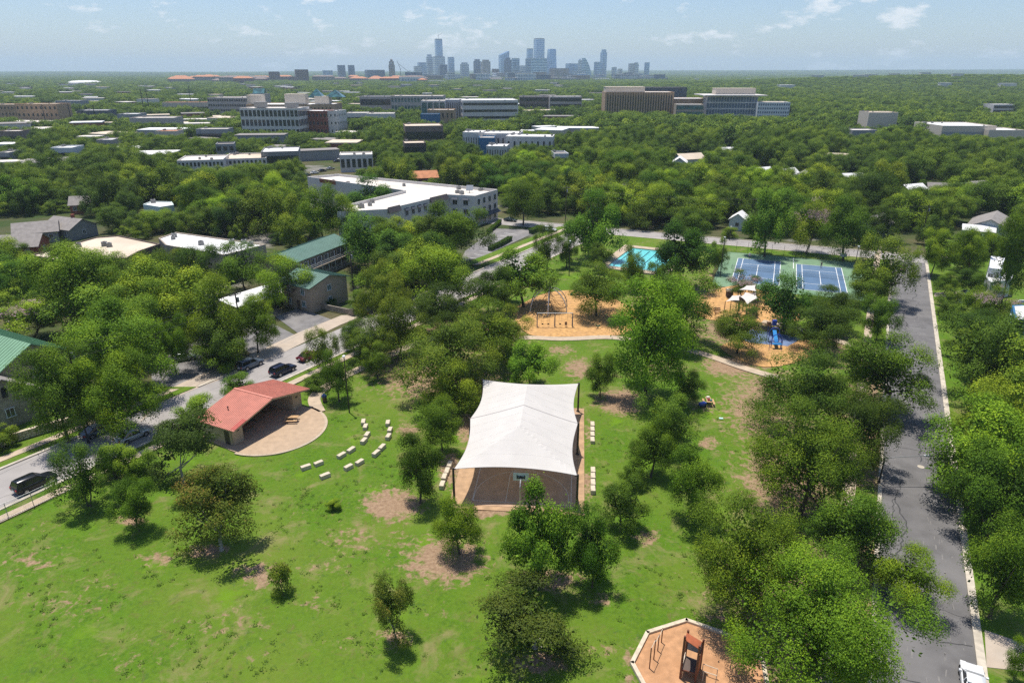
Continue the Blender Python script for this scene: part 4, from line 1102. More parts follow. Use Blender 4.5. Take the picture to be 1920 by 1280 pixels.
facade(F_, E_, (7.4, 4.4, 1.5), (.30, .40, .50, .60), 1.5, 1.6, True)
facade(F_, E_, (7.4, 4.4, 1.5), (.74, .82, .90), 1.4, 1.6, False)
facade(G_, F_, (7.4, 4.4, 1.5), (.15, .35, .55, .75), 1.5, 1.6, False)
for a, b, f0, f1 in ((F_, E_, .02, .20), (F_, E_, .68, .98)):
    a2, b2 = (a-base).lerp(b-base, f0), (a-base).lerp(b-base, f1); d = (b2-a2).normalized(); n_ = Vector((d.y, -d.x, 0)); mb = MB()
    a2.z = b2.z = 0
    q = [a2+n_*.75+Vector((0, 0, 8.75)), b2+n_*.75+Vector((0, 0, 8.75)), b2+n_*.06+Vector((0, 0, 10.35)), a2+n_*.06+Vector((0, 0, 10.35)), a2+n_*.06+Vector((0, 0, 8.75)), b2+n_*.06+Vector((0, 0, 8.75))]
    mb.add(q, [(0,1,2,3), (0,3,4), (1,5,2), (4,5,1,0)]); mb.obj('mansard_panel', M['mansard'], t)
d = (C_-D_).normalized(); n_ = Vector((d.y, -d.x, 0)); mb = MB(); a2, b2 = D_-base, C_-base; a2.z = b2.z = 0
q = [a2+n_*.05+Vector((0, 0, 3.6)), b2+n_*.05+Vector((0, 0, 3.6)), b2+n_*1.4+Vector((0, 0, 2.7)), a2+n_*1.4+Vector((0, 0, 2.7))]
mb.add(q+[v_-Vector((0, 0, .12)) for v_ in q], [(3,2,1,0), (4,5,6,7), (0,1,5,4), (1,2,6,5), (2,3,7,6), (3,0,4,7)]); mb.obj('porch_roof', M['awning_dark'], t)
a2, b2 = hot[9]-base, hot[0]-base; a2.z = b2.z = 0; d = (a2-b2).normalized(); n_ = Vector((d.y, -d.x, 0))
p0 = b2.lerp(a2, .45); mb = MB(); mb.box(((p0+a2)/2-n_*-.12)+Vector((0, 0, 9.3)), ((a2-p0).length, .12, 1.5), math.atan2(d.y, d.x)); mb.obj('brick_band', M['brick_red'], t)
q = hot[2].lerp(hot[3], .5)-base; mb = MB(); mb.cyl((q.x-6, q.y+4, 9.1), (q.x-6, q.y+4, 10.2), .12, n=7); mb.add([(q.x-7.2, q.y+3.6, 10.0), (q.x-4.9, q.y+3.6, 10.0), (q.x-4.7, q.y+4.6, 11.7), (q.x-7.0, q.y+4.6, 11.7), (q.x-7.2, q.y+3.75, 10.0), (q.x-4.9, q.y+3.75, 10.0), (q.x-4.7, q.y+4.75, 11.7), (q.x-7.0, q.y+4.75, 11.7)], [(0,1,2,3), (7,6,5,4), (0,4,5,1), (1,5,6,2), (2,6,7,3), (3,7,4,0)]); mb.obj('dish_antenna', M['steel_grey'], t)
# --- green-roofed apartments
def rect_building(pts, z):
    P = [G(u, v, z) for u, v in pts]; return P
P1, P2, P3 = G(502, 479, 6), G(598.6, 445, 6), G(647, 452, 6)
ax = (P2-P1); L1 = ax.length+1; W1 = (P3-P2).length; cc = (P1+P3)/2
t = gable_house('apartment_block', 'two storey apartment block with long green metal roof and balconies', cc, L1, W1, math.atan2(ax.y, ax.x), 5.6, 7.0, 'stucco_tan', 'roof_green', 'apartment', .7, 0, seams=.6)
l, w = L1/2, W1/2
for z in (.02, 2.75):
    mb = MB(); mb.box((0, -w-.75, z), (L1, 1.5, .16)); mb.obj('gallery_floor', M['stucco_tan'], t)
for k in range(9):
    x = -l+.1+k*(L1-.2)/8; mb = MB(); mb.box((x, -w-1.42, 2.6), (.12, .12, 5.2)); mb.obj('gallery_post', M['siding_white'], t)
for z in (1.0, 3.75):
    mb = MB(); mb.box((0, -w-1.45, z), (L1, .05, .06)); mb.box((0, -w-1.45, z-.45), (L1, .04, .05)); mb.obj('railing', M['siding_white'], t)
for z in (1.3, 4.1):
    for k in range(8):
        put_window(t, Vector((-l, -w, 0)), Vector((l, -w, 0)), (k+.3)/8, z, 1.3, 1.2)
        mb = MB(); x = -l+L1*(k+.72)/8; mb.box((x, -w-.03, z-.25), (.85, .07, 2.0)); mb.obj('door', M['siding_brown'], t)
for z in (1.3, 4.1): put_window(t, Vector((l, -w, 0)), Vector((l, w, 0)), .5, z, 1.8, 1.2)
mb = MB(); mb.box((l+.6, 0, 5.0), (1.1, 3.0, .1), 0, 0, .3); mb.obj('window_hood', M['roof_green'], t)
# second block
N_, R_, F2, L2 = G(597, 539, 5.6), G(632, 513, 5.6), G(579, 507, 5.6), G(544, 527, 5.6)
ax = (R_-N_); ay = (L2-N_); cc = (N_+R_+F2+L2)/4
t = gable_house('apartment_block', 'two storey beige apartment end with green metal roof and teal windows', cc, max(ay.length, 9), ax.length, math.atan2(-ay.y, -ay.x), 5.4, 6.9, 'stucco_tan', 'roof_green', 'apartment', .6, 2, 'glass_teal', seams=.6, storeys=2)
q = G(590, 583); mb = MB(); d = Vector((.9, -.43, 0)); o = mb
mb.box((0, 0, .6), (8.5, .25, 1.2)); mb.box((4.25, 0, .75), (.6, .5, 1.5)); mb.box((-4.25, 0, .75), (.6, .5, 1.5)); o = mb.obj('stone_fence', M['limestone_wall']); o.location = G(633, 585); o.rotation_euler = (0, 0, -.5); tag(o, 'low stone wall in front of the green roofed apartments', 'wall')
# carport
cp = [G(u, v, 3.0) for u, v in ((438,566),(502,531),(528,536),(478,585),(452,585))]
cc = (cp[0]+cp[2])/2; FOOT.append((cc.x, cc.y, 7))
t = thing('carport', 'long low shed with pale corrugated roof beside the parking bay', 'shed', (cc.x, cc.y, 0), math.radians(58))
mb = MB(); mb.add([(-8, -3.2, 2.7), (8, -3.2, 2.7), (8, 3.2, 3.3), (-8, 3.2, 3.3), (-8, -3.2, 2.58), (8, -3.2, 2.58), (8, 3.2, 3.18), (-8, 3.2, 3.18)], [(0,1,2,3), (7,6,5,4), (0,4,5,1), (1,5,6,2), (2,6,7,3), (3,7,4,0)]); mb.obj('roof', M['roof_bright'], t)
mb = MB(); mb.box((0, 2.6, 1.35), (15.4, .2, 2.7)); mb.box((-7.6, 0, 1.3), (.2, 5, 2.6)); mb.box((7.6, 0, 1.3), (.2, 5, 2.6)); mb.obj('wall', M['stucco_tan'], t)
for k in range(6):
    mb = MB(); mb.box((-7.2+k*2.9, -2.8, 1.3), (.16, .16, 2.65)); mb.obj('post', M['siding_brown'], t)
# --- flat-roofed complex on the left
fl = [G(u, v, 6.5).to_2d() for u, v in ((57,478),(180,444),(222,441),(300,457),(262,470),(238,483),(108,488))]
flat_building('low_apartment', 'low dark walled building with tan flat roof left of the trees', fl, 6.5, 'siding_brown', 'roof_tan', parapet=.3, units=5, seed=3, facades=((0, (4.2, 1.6), 5, 1.4, 1.3), (6, (4.2, 1.6), 6, 1.4, 1.3)))
fl = [G(u, v, 7.0).to_2d() for u, v in ((297,446),(330,435),(498,458),(420,478),(310,459))]
flat_building('low_apartment', 'low building with bright white flat roof and roof units behind the pecan trees', fl, 7.0, 'stucco_tan', 'roof_bright', parapet=.3, units=6, seed=8, facades=((3, (4.2, 1.6), 6, 1.4, 1.3),))
# --- stone building and green roofed hall at the left edge
STN = math.atan2(.853, .522)
def at_local(o, rz, x, y): return Vector((o[0]+x*math.cos(rz)-y*math.sin(rz), o[1]+x*math.sin(rz)+y*math.cos(rz)))
hc = G(-22, 655, 7.0)
gable_house('hall', 'long hall with pale green metal roof at the left edge', (hc.x-1, hc.y+1.5), 24, 12, STN-math.pi/2+.08, 6.2, 9.4, 'stucco_tan', 'roof_green_pale', 'building', .5, 4, seams=.7, storeys=2)
sc_ = G(-30, 742, 3.0)
st = gable_house('stone_house', 'limestone house with arched gable window at the left edge', (sc_.x, sc_.y), 15, 9, STN-math.pi/2+.0, 4.2, 7.4, 'limestone_wall', 'roof_grey', 'house', .3, 3, storeys=1)
mb = MB(); mb.box((7.52, 0, 5.3), (.08, .75, 1.2)); mb.cyl((7.48, 0, 5.9), (7.56, 0, 5.9), .375, n=14); mb.obj('arched_window', M['glass_dark'], st)
w0, w1, w2 = G(-40, 850), G(20, 830), G(215, 772)
for a, b, lb in ((w1, w2, 'long limestone retaining wall below the stone house'), (w0, G(10, 838), 'short limestone wall at the left edge of the view')):
    d = b-a; t = thing('stone_wall', lb, 'wall', (a+b)/2, math.atan2(d.y, d.x)); rr = random.Random(4)
    n = max(2, int(d.length/.75)); meshes = []
    for v_ in range(5):
        mb = MB(); hh = .36; ll = .75*rr.uniform(.93, .985); k = .03
        ring = lambda y_, k: [(-ll/2+k, y_, -hh/2+k), (ll/2-k, y_, -hh/2+k), (ll/2-k, y_, hh/2-k), (-ll/2+k, y_, hh/2-k)]
        mb.loft([ring(.16, 0), ring(-.16, 0), ring(-.2-rr.uniform(0, .03), .04)]); meshes.append(mb.mesh('stone', M['limestone']))
    for row in range(3):
        for k in range(n):
            o = link('stone', rr.choice(meshes), t, (-d.length/2+(k+.5+(.5 if row % 2 else 0)*.8)*d.length/n*.985, rr.uniform(-.02, .02), .2+row*.38))
    mb = MB(); mb.box((0, .05, .55), (d.length*.99, .28, 1.15)); mb.obj('core', M['limestone_wall'], t)
    mb = MB(); mb.box((0, 0, 1.24), (d.length, .55, .12)); mb.obj('coping', M['limestone'], t)
# --- houses on the far left
for (u, v, z, L_, W_, rz, wall, roof, lb, ch) in (
    (66, 420, 5, 11, 8.5, .5, 'siding_grey', 'roof_grey', 'grey shingle roofed house with clerestory behind the low building', False),
    (128, 412, 5, 12, 9, -.4, 'siding_grey', 'roof_grey', 'grey house with a raised roof box right of the brick chimney', True),
    (22, 452, 4, 15, 9, .25, 'brick_red', 'roof_grey', 'red brick house with a blue grey roof at the left edge', False),
    (160, 376, 4, 9, 7, .3, 'brick_red', 'roof_grey', 'small brick house with grey roof below the dark trees', False)):
    p = G(u, v, z); gable_house('left_house', lb, p, L_, W_, rz, 3.2, 5.6, wall, roof, 'house', .5, 3, chimney=ch)
fl = [G(u, v, 5).to_2d() for u, v in ((268,383),(283,377),(322,378),(326,384),(300,388))]
flat_building('white_annex', 'white flat roofed annex with pale blue walls above the trees', fl, 5, 'siding_mint', 'roof_bright', parapet=.3, units=1)
# --- houses on the right
p = G(1862, 413, 4.5); gable_house('right_house', 'house with weathered grey gable roofs right of the dark street', p, 17, 11, .9, 3.4, 6.0, 'siding_white', 'roof_grey', 'house', .6, 3)
p = G(1835, 428, 3.2); gable_house('right_house', 'small wing with pale metal roof in front of the grey roofed house', p, 8, 5, -.5, 2.8, 4.0, 'siding_white', 'roof_bright', 'house', .4, 2)
fl = [G(u, v, 4).to_2d() for u, v in ((1848,520),(1852,510),(1900,508),(1898,524),(1858,529))]
flat_building('white_shed', 'white flat roofed outbuilding beside the flowering tree', fl, 4, 'siding_white', 'roof_bright', parapet=.15)
fl = [G(u, v, 6).to_2d() for u, v in ((1858,480),(1885,482),(1878,505),(1855,502))]
flat_building('white_cottage', 'white two storey cottage with flat roof behind the outbuilding', fl, 6, 'siding_white', 'roof_bright', parapet=.15, facades=((0, (4.2,), 2, 1.0, 1.1), (1, (4.2,), 2, 1.0, 1.1)))
fl = [G(u, v, 6).to_2d() for u, v in ((1898,572),(1962,570),(1975,600),(1903,600))]
flat_building('blue_house', 'blue house with white trim and flat white roof at the right edge', fl, 6, 'siding_blue', 'roof_bright', parapet=.1, facades=((0, (4.2, 1.5), 2, 1.1, 1.2), (3, (4.2,), 2, 1.1, 1.2)))
a, b = G(1898, 612, 0), G(1975, 615, 0); mb = MB(); d = b-a
mb.box((0, 0, 5.3), (d.length, .3, .5)); mb.box((0, 0, 2.9), (d.length, .3, .35)); mb.box((-d.length/2, 0, 2.7), (.35, .35, 5.4)); o = mb.obj('porch_frame', M['siding_white']); bh = bpy.data.objects['blue_house']; o.parent = bh; o.location = Vector(((a.x+b.x)/2, (a.y+b.y)/2, 0))-Vector(bh.location)+Vector((0, .2, 0)); o.rotation_euler = (0, 0, math.atan2(d.y, d.x))
p = G(1384, 428, 0); gable_house('garden_shed', 'small pale mint shed with light gable roof behind the cross street', p, 6.5, 5, 1.1, 3.4, 5.2, 'siding_mint', 'roof_bright', 'shed', .4, 2)
mb = MB(); a, b = G(1783, 548), G(1786, 570); c2 = G(1806, 568)
for q, r in ((a, b), (b, c2)):
    d = r-q; n = int(d.length/.16)
    for k in range(n): s_ = q.lerp(r, k/n); mb.box((s_.x, s_.y, .55), (.09, .05, 1.1), math.atan2(d.y, d.x))
    mb.box(((q+r)/2).to_2d().to_tuple()+(.85,), (d.length, .04, .09), math.atan2(d.y, d.x)); mb.box(((q+r)/2).to_2d().to_tuple()+(.3,), (d.length, .04, .09), math.atan2(d.y, d.x))
tag(mb.obj('picket_fence', M['siding_white']), 'white picket fence by the driveway across the dark street', 'fence', kind=None)
# roofs peeking out of the canopy on the right and in the middle
for (u, v, z, L_, W_, rz, wall, roof, lb) in (
    (1292, 288, 6, 15, 9, .4, 'siding_white', 'roof_tan', 'house with tan gable roof in the far canopy'), (1275, 298, 5, 10, 7, 1.3, 'siding_white', 'roof_bright', 'white walled house just below the tan roof'),
    (1478, 316, 6, 9, 7, .6, 'siding_white', 'roof_bright', 'white roof glimpsed in the right canopy'),
    (1168, 345, 6, 10, 7, 1.2, 'siding_white', 'roof_grey', 'white gabled house between crowns above the pool'), (1830, 340, 6, 10, 8, .3, 'siding_mint', 'roof_grey', 'pale house in a gap of the right canopy'),
    (1430, 312, 6.5, 9, 7, .5, 'siding_white', 'roof_bright', 'bright metal roof in the canopy left of the dark street line'), (1508, 319, 6.5, 10, 7, 1.1, 'siding_white', 'roof_grey', 'grey gable roof deep in the right canopy'), (1598, 323, 6.5, 9, 7, .2, 'siding_mint', 'roof_bright', 'pale roof in the canopy before the tan block'),
    (1643, 406, 5.5, 9, 7, .7, 'siding_white', 'roof_grey', 'grey roof among trees behind the cross street'), (1712, 343, 6.5, 10, 8, .4, 'siding_white', 'roof_bright', 'white roof in line with the dark street'), (1765, 341, 6.5, 9, 7, -.3, 'brick_red', 'roof_grey', 'grey roof with brick wall right of the white roof in the canopy'), (1369, 273, 7, 12, 9, .3, 'siding_white', 'roof_bright', 'white roof in the canopy before the glass hospital'), (1569, 284, 7, 12, 9, -.4, 'siding_white', 'roof_tan', 'tan roof in the canopy left of the flat building'),
    (795, 325, 5, 11, 8, .3, 'brick_red', 'roof_tile', 'house with rust roof behind the white three storey building'), (1180, 372, 4.5, 9, 6, .4, 'siding_white', 'roof_grey', 'small white house near the crossing')):
    p = G(u, v, z); gable_house('canopy_house', lb, p, L_, W_, rz, 3.6, 6.0, wall, roof, 'house', .5, 3)
# ------------------------------------------------------------------ vehicles, lamps, poles, people
def car(label, p, rz, paint, kind='suv', name='parked_car'):
    suv = kind == 'suv'
    L_, Wd = (4.75, 1.9) if suv else (4.6, 1.8)
    hz_, belt = (1.72, 1.05) if suv else (1.42, .90)
    t = thing(name, label, 'car', p, rz, 'parked cars')
    st = ([(-2.37, .62, .95), (-2.3, .42, 1.05), (-1.7, .30, belt), (-.4, .28, belt), (.75, .28, belt), (1.15, .28, belt-.02), (2.0, .32, .92), (2.3, .42, .80), (2.37, .5, .70)] if suv else
          [(-2.3, .55, .80), (-2.22, .38, .92), (-1.5, .28, belt+.02), (-.4, .26, belt), (.7, .26, belt), (1.0, .26, belt-.02), (1.9, .30, .78), (2.22, .40, .68), (2.3, .48, .60)])
    mb = MB(); mb.smooth = True; rings = []
    for i, (x, zb, zt) in enumerate(st):
        k = 1 - .10*(abs(x)/2.37)**4; w = Wd/2*k; sh = .06
        rings.append([(x, -w*.94, zb), (x, -w, zb+.12), (x, -w, zt-.18), (x, -w*.96, zt-.04), (x, -w*.84, zt), (x, w*.84, zt), (x, w*.96, zt-.04), (x, w, zt-.18), (x, w, zb+.12), (x, w*.94, zb)])
    mb.loft(rings); mb.obj('body', M[paint], t)
    if suv: bot, top = [(-2.28, belt-.03), (1.12, belt-.04)], [(-1.98, hz_-.06), (.28, hz_-.05)]
    else: bot, top = [(-1.75, belt-.02), (1.10, belt-.04)], [(-.95, hz_-.05), (.25, hz_-.05)]
    wb, wt = Wd/2*.90, Wd/2*.74
    B = [(bot[0][0], -wb, bot[0][1]), (bot[1][0], -wb, bot[1][1]), (bot[1][0], wb, bot[1][1]), (bot[0][0], wb, bot[0][1])]
    T = [(top[0][0], -wt, top[0][1]), (top[1][0], -wt, top[1][1]), (top[1][0], wt, top[1][1]), (top[0][0], wt, top[0][1])]
    def quad(name_, idx, m_='car_glass'):
        a, b = idx; q = [Vector(B[a]), Vector(B[b]), Vector(T[b]), Vector(T[a])]; mb = MB(); mb.face(q); return mb.obj(name_, M[m_], t)
    quad('side_window', (0, 1)); quad('windshield', (1, 2)); quad('side_window', (2, 3)); quad('rear_window', (3, 0))
    mb = MB(); mb.smooth = True
    mb.loft([[(x0, -wt, z0), (x1, -wt, z1), (x1, wt, z1), (x0, wt, z0)] for (x0, z0, x1, z1) in ((top[0][0]-.04, top[0][1], top[1][0]+.04, top[1][1]), (top[0][0]+.12, hz_, top[1][0]-.12, hz_))]); rf = mb.obj('roof_panel', M[paint], t)
    for a in range(4):
        mb = MB(); mb.cyl(B[a], T[a], .055, .05, 6); mb.obj('pillar', M[paint], t)
    for s_ in (-1, 1):
        mb = MB(); x0 = -.45; f = .0; mb.cyl((x0, s_*(wb+.01), belt-.02), (x0-.02, s_*(wt+.01), hz_-.05), .045, n=5); mb.obj('pillar', M[paint], t)
        if suv: mb = MB(); mb.tube([(-1.7, s_*wt*.92, hz_+.06), (.1, s_*wt*.92, hz_+.06)], .022, 5); mb.obj('roof_rail', M['steel_black'], t)
        mb = MB(); mb.box((.72, s_*(Wd/2+.07), belt+.02), (.16, .2, .13)); mb.obj('mirror', M[paint], t)
        mb = MB(); mb.box((st[-1][0]-.10, s_*.62, .70 if suv else .60), (.16, .42, .14)); mb.obj('headlight', M['lamp_clear'], t)
        mb = MB(); mb.box((st[0][0]+.03, s_*.70, .90 if suv else .76), (.12, .28, .22)); mb.obj('taillight', M['lamp_red'], t)
        for x in (-1.38, 1.42):
            r = .36 if suv else .33; mb = MB(); mb.cyl((x, s_*(Wd/2-.2), r), (x, s_*(Wd/2+.015), r), r, n=18); wh = mb.obj('wheel', M['rubber'], t)
            mb = MB(); mb.cyl((x, s_*(Wd/2), r), (x, s_*(Wd/2+.03), r), r*.62, n=14); mb.obj('rim', M['rim'], wh)
            mb = MB(); mb.cyl((x, s_*(Wd/2-.1), r+.02), (x, s_*(Wd/2+.006), r+.02), r+.07, n=18); mb.obj('wheel_arch', M['rubber'], t)
    mb = MB(); mb.box((st[-1][0]-.03, 0, .45), (.1, 1.3, .16)); mb.obj('grille', M['steel_black'], t)
    mb = MB(); mb.box((st[0][0]-.02, 0, .66), (.05, .5, .14)); mb.obj('number_plate', M['siding_white'], t)
    return t
AL = math.atan2(.853, .522); AR = math.atan2(.884, .467)
ZC = ZR+.005
def cp_(u, v): p = G(u, v, ZC); return p
car('black SUV parked at the park kerb by the chain link fence', cp_(67, 912), AL, 'paint_black')
car('black SUV parked behind the pavilion roof', cp_(531, 699), AL, 'paint_navy')
car('slate grey hatchback SUV parked across the street from the pavilion', cp_(470, 688), AL, 'paint_slate')
car('silver sedan in the parking court under the trees', cp_(345, 675), AL-.55, 'paint_silver', 'sedan')
car('dark red car half hidden by a small tree at the kerb', cp_(580, 672), AL, 'paint_red', 'sedan')
car('grey blue sedan in tree shade below the stone wall', cp_(186, 812), AL, 'paint_slate', 'sedan')
car('silver sedan seen over the shrubs left of the pavilion', cp_(250, 822), AL, 'paint_silver', 'sedan')
car('dark car on the cross street by the white building', cp_(957, 415), -.38, 'paint_dkgreen', 'sedan')
car('white car cut by the bottom edge on the dark street', cp_(1822, 1290), AR, 'paint_car_white', 'sedan')
car('white car in the driveway across the dark street', cp_(1816, 556), -.15, 'paint_car_white', 'sedan')
car('red car parked on the dark street among the trees', cp_(1690, 507), AR, 'paint_red', 'sedan')
car('dark car in deep shade by the apartment entrance', cp_(700, 588), AL, 'paint_black')
car('white van at the corner by the hotel parking lot', cp_(1030, 434), -.4, 'paint_car_white')
for u, v, pt_, lb in ((620,318,'paint_silver','silver car in the lot left of the white building'),(605,322,'paint_black','black car in the lot left of the white building'),(590,326,'paint_car_white','white car in the lot left of the white building'),
        (640,300,'paint_car_white','white car in the upper row of the far lot'),(652,296,'paint_silver','silver car at the end of the far lot'),(632,304,'paint_navy','navy car in the upper row of the far lot'),(575,330,'paint_slate','slate car at the near end of the lot')):
    car(lb, G(u, v, ZC), .9, pt_, 'sedan')
def cobra(u, v, vt, arm_u, arm_v, label):
    """street lamp: base pixel, top row, lamp head pixel"""
    b = G(u, v); h = z_for(vt, b.y); t = thing('street_lamp', label, 'street lamp', b)
    hd = at_dist(arm_u, b.y, z_for(arm_v, b.y))-b
    mb = MB(); mb.cyl((0, 0, 0), (0, 0, h), .12, .08, 9); mb.cyl((0, 0, 0), (0, 0, .25), .2, .18, 9); mb.obj('pole', M['steel_black'], t)
    mb = MB(); mb.tube([(0, 0, h-.1), (hd.x*.3, 0, h-.1+(hd.z-h+.1)*.5), (hd.x*.65, 0, hd.z-.1), (hd.x, 0, hd.z)], .05, 7); mb.obj('arm', M['steel_galv'], t)
    mb = MB(); s_ = 1 if hd.x > 0 else -1
    mb.loft([[(hd.x+s_*x, y_*w, hd.z+z_) for y_, z_ in ((-1, -.06), (1, -.06), (.8, .08), (-.8, .08))] for x, w in ((-.1, .08), (.2, .17), (.6, .16), (.75, .06))]); mb.obj('lamp_head', M['lamp_clear'], t)
cobra(166, 830, 790, 143, 762, 'street lamp with pale curved arm below the big pecan')
cobra(1648, 905, 858, 1733, 854, 'street lamp reaching its long arm over the dark street')
def park_pole(u, v, vt, label, head=True, m_='steel_black'):
    b = G(u, v); h = z_for(vt, b.y); t = thing('light_pole', label, 'light pole', b)
    mb = MB(); mb.cyl((0, 0, -.1), (0, 0, h), .11, .07, 8); mb.obj('pole', M[m_], t)
    mb = MB(); mb.box((0, -.1, h+.05), (.35, .6, .16)); mb.tube([(-.3, 0, h-.4), (.3, 0, h-.4)], .04, 6); mb.obj('lamp_head', M['lamp_clear'], t)
park_pole(655, 772, 668, 'tall black light pole on the lawn beside the pavilion path')
park_pole(1067, 517, 452, 'thin light pole on the bright lawn near the pool')
for u, v, vt, lb in ((1350, 520, 445, 'light pole left of the tennis courts'), (1598, 525, 462, 'dark light pole at the street corner of the tennis courts'), (1368, 450, 425, 'light pole behind the far fence of the tennis courts')): park_pole(u, v, vt, lb)
def upole(u, v, vt, label, rz=0.3):
    b = G(u, v); h = z_for(vt, b.y); t = thing('utility_pole', label, 'utility pole', b, rz)
    mb = MB(); mb.cyl((0, 0, 0), (0, 0, h), .17, .11, 9); mb.obj('pole', M['wood_pole'], t)
    mb = MB(); mb.box((0, 0, h-.45), (2.3, .1, .12)); ca = mb.obj('crossarm', M['wood_pole'], t)
    for x in (-1.0, -.4, .4, 1.0):
        mb = MB(); mb.cyl((x, 0, h-.39), (x, 0, h-.15), .05, .03, 7); mb.obj('insulator', M['steel_grey'], ca)
    mb = MB(); mb.cyl((.35, 0, h-1.9), (.35, 0, h-1.0), .22, n=10); mb.obj('transformer', M['steel_galv'], t)
    return Vector((b.x, b.y, h-.2))
ua = upole(458, 660, 548, 'wooden utility pole with crossarm by the parking bay', .9)
ub = upole(664, 560, 470, 'wooden utility pole beside the green roofed apartments', .9)
uc = upole(165, 800, 650, 'wooden utility pole inside the big pecan crown', .9)
ud = upole(1410, 445, 372, 'wooden utility pole behind the small mint shed', 0)
ue = upole(1060, 420, 350, 'wooden utility pole at the crossing', 0)
uf = upole(1730, 440, 385, 'wooden utility pole at the far end of the dark street', 0)
for a, b, lb in ((ua, ub, 'power line from the parking bay pole to the apartment pole'), (ua, uc, 'power line from the parking bay pole to the pecan'), (ud, ue, 'power line along the cross street to the crossing'), (ud, uf, 'power line along the cross street toward the dark street')):
    mb = MB(); d = (b-a); n_ = Vector((-d.y, d.x, 0)).normalized()
    for off, dz in ((-.9, 0), (.9, 0), (0, -1.6)):
        mb.tube([a.lerp(b, k/10)+n_*off+Vector((0, 0, dz-d.length*.02*math.sin(math.pi*k/10))) for k in range(11)], .02, 4)
    tag(mb.obj('power_line', M['cable']), lb, 'power line')
for u, v, vt, lb in ((137, 240, 195, 'first'), (88, 238, 196, 'second'), (182, 236, 197, 'third'), (274, 228, 165, 'fourth'), (284, 228, 168, 'fifth'), (360, 205, 160, 'sixth')):
    b = G(u, v); h = z_for(vt, b.y); t = thing('tall_mast', 'dark transmission mast, %s of the six far left masts' % lb, 'mast', b)
    mb = MB(); mb.cyl((0, 0, 0), (0, 0, h), .55, .3, 6); mb.obj('pole', M['steel_black'], t)
    mb = MB(); mb.box((0, 0, h*.93), (4, .3, .3)); mb.box((0, 0, h*.83), (4, .3, .3)); mb.obj('crossarm', M['steel_black'], t)
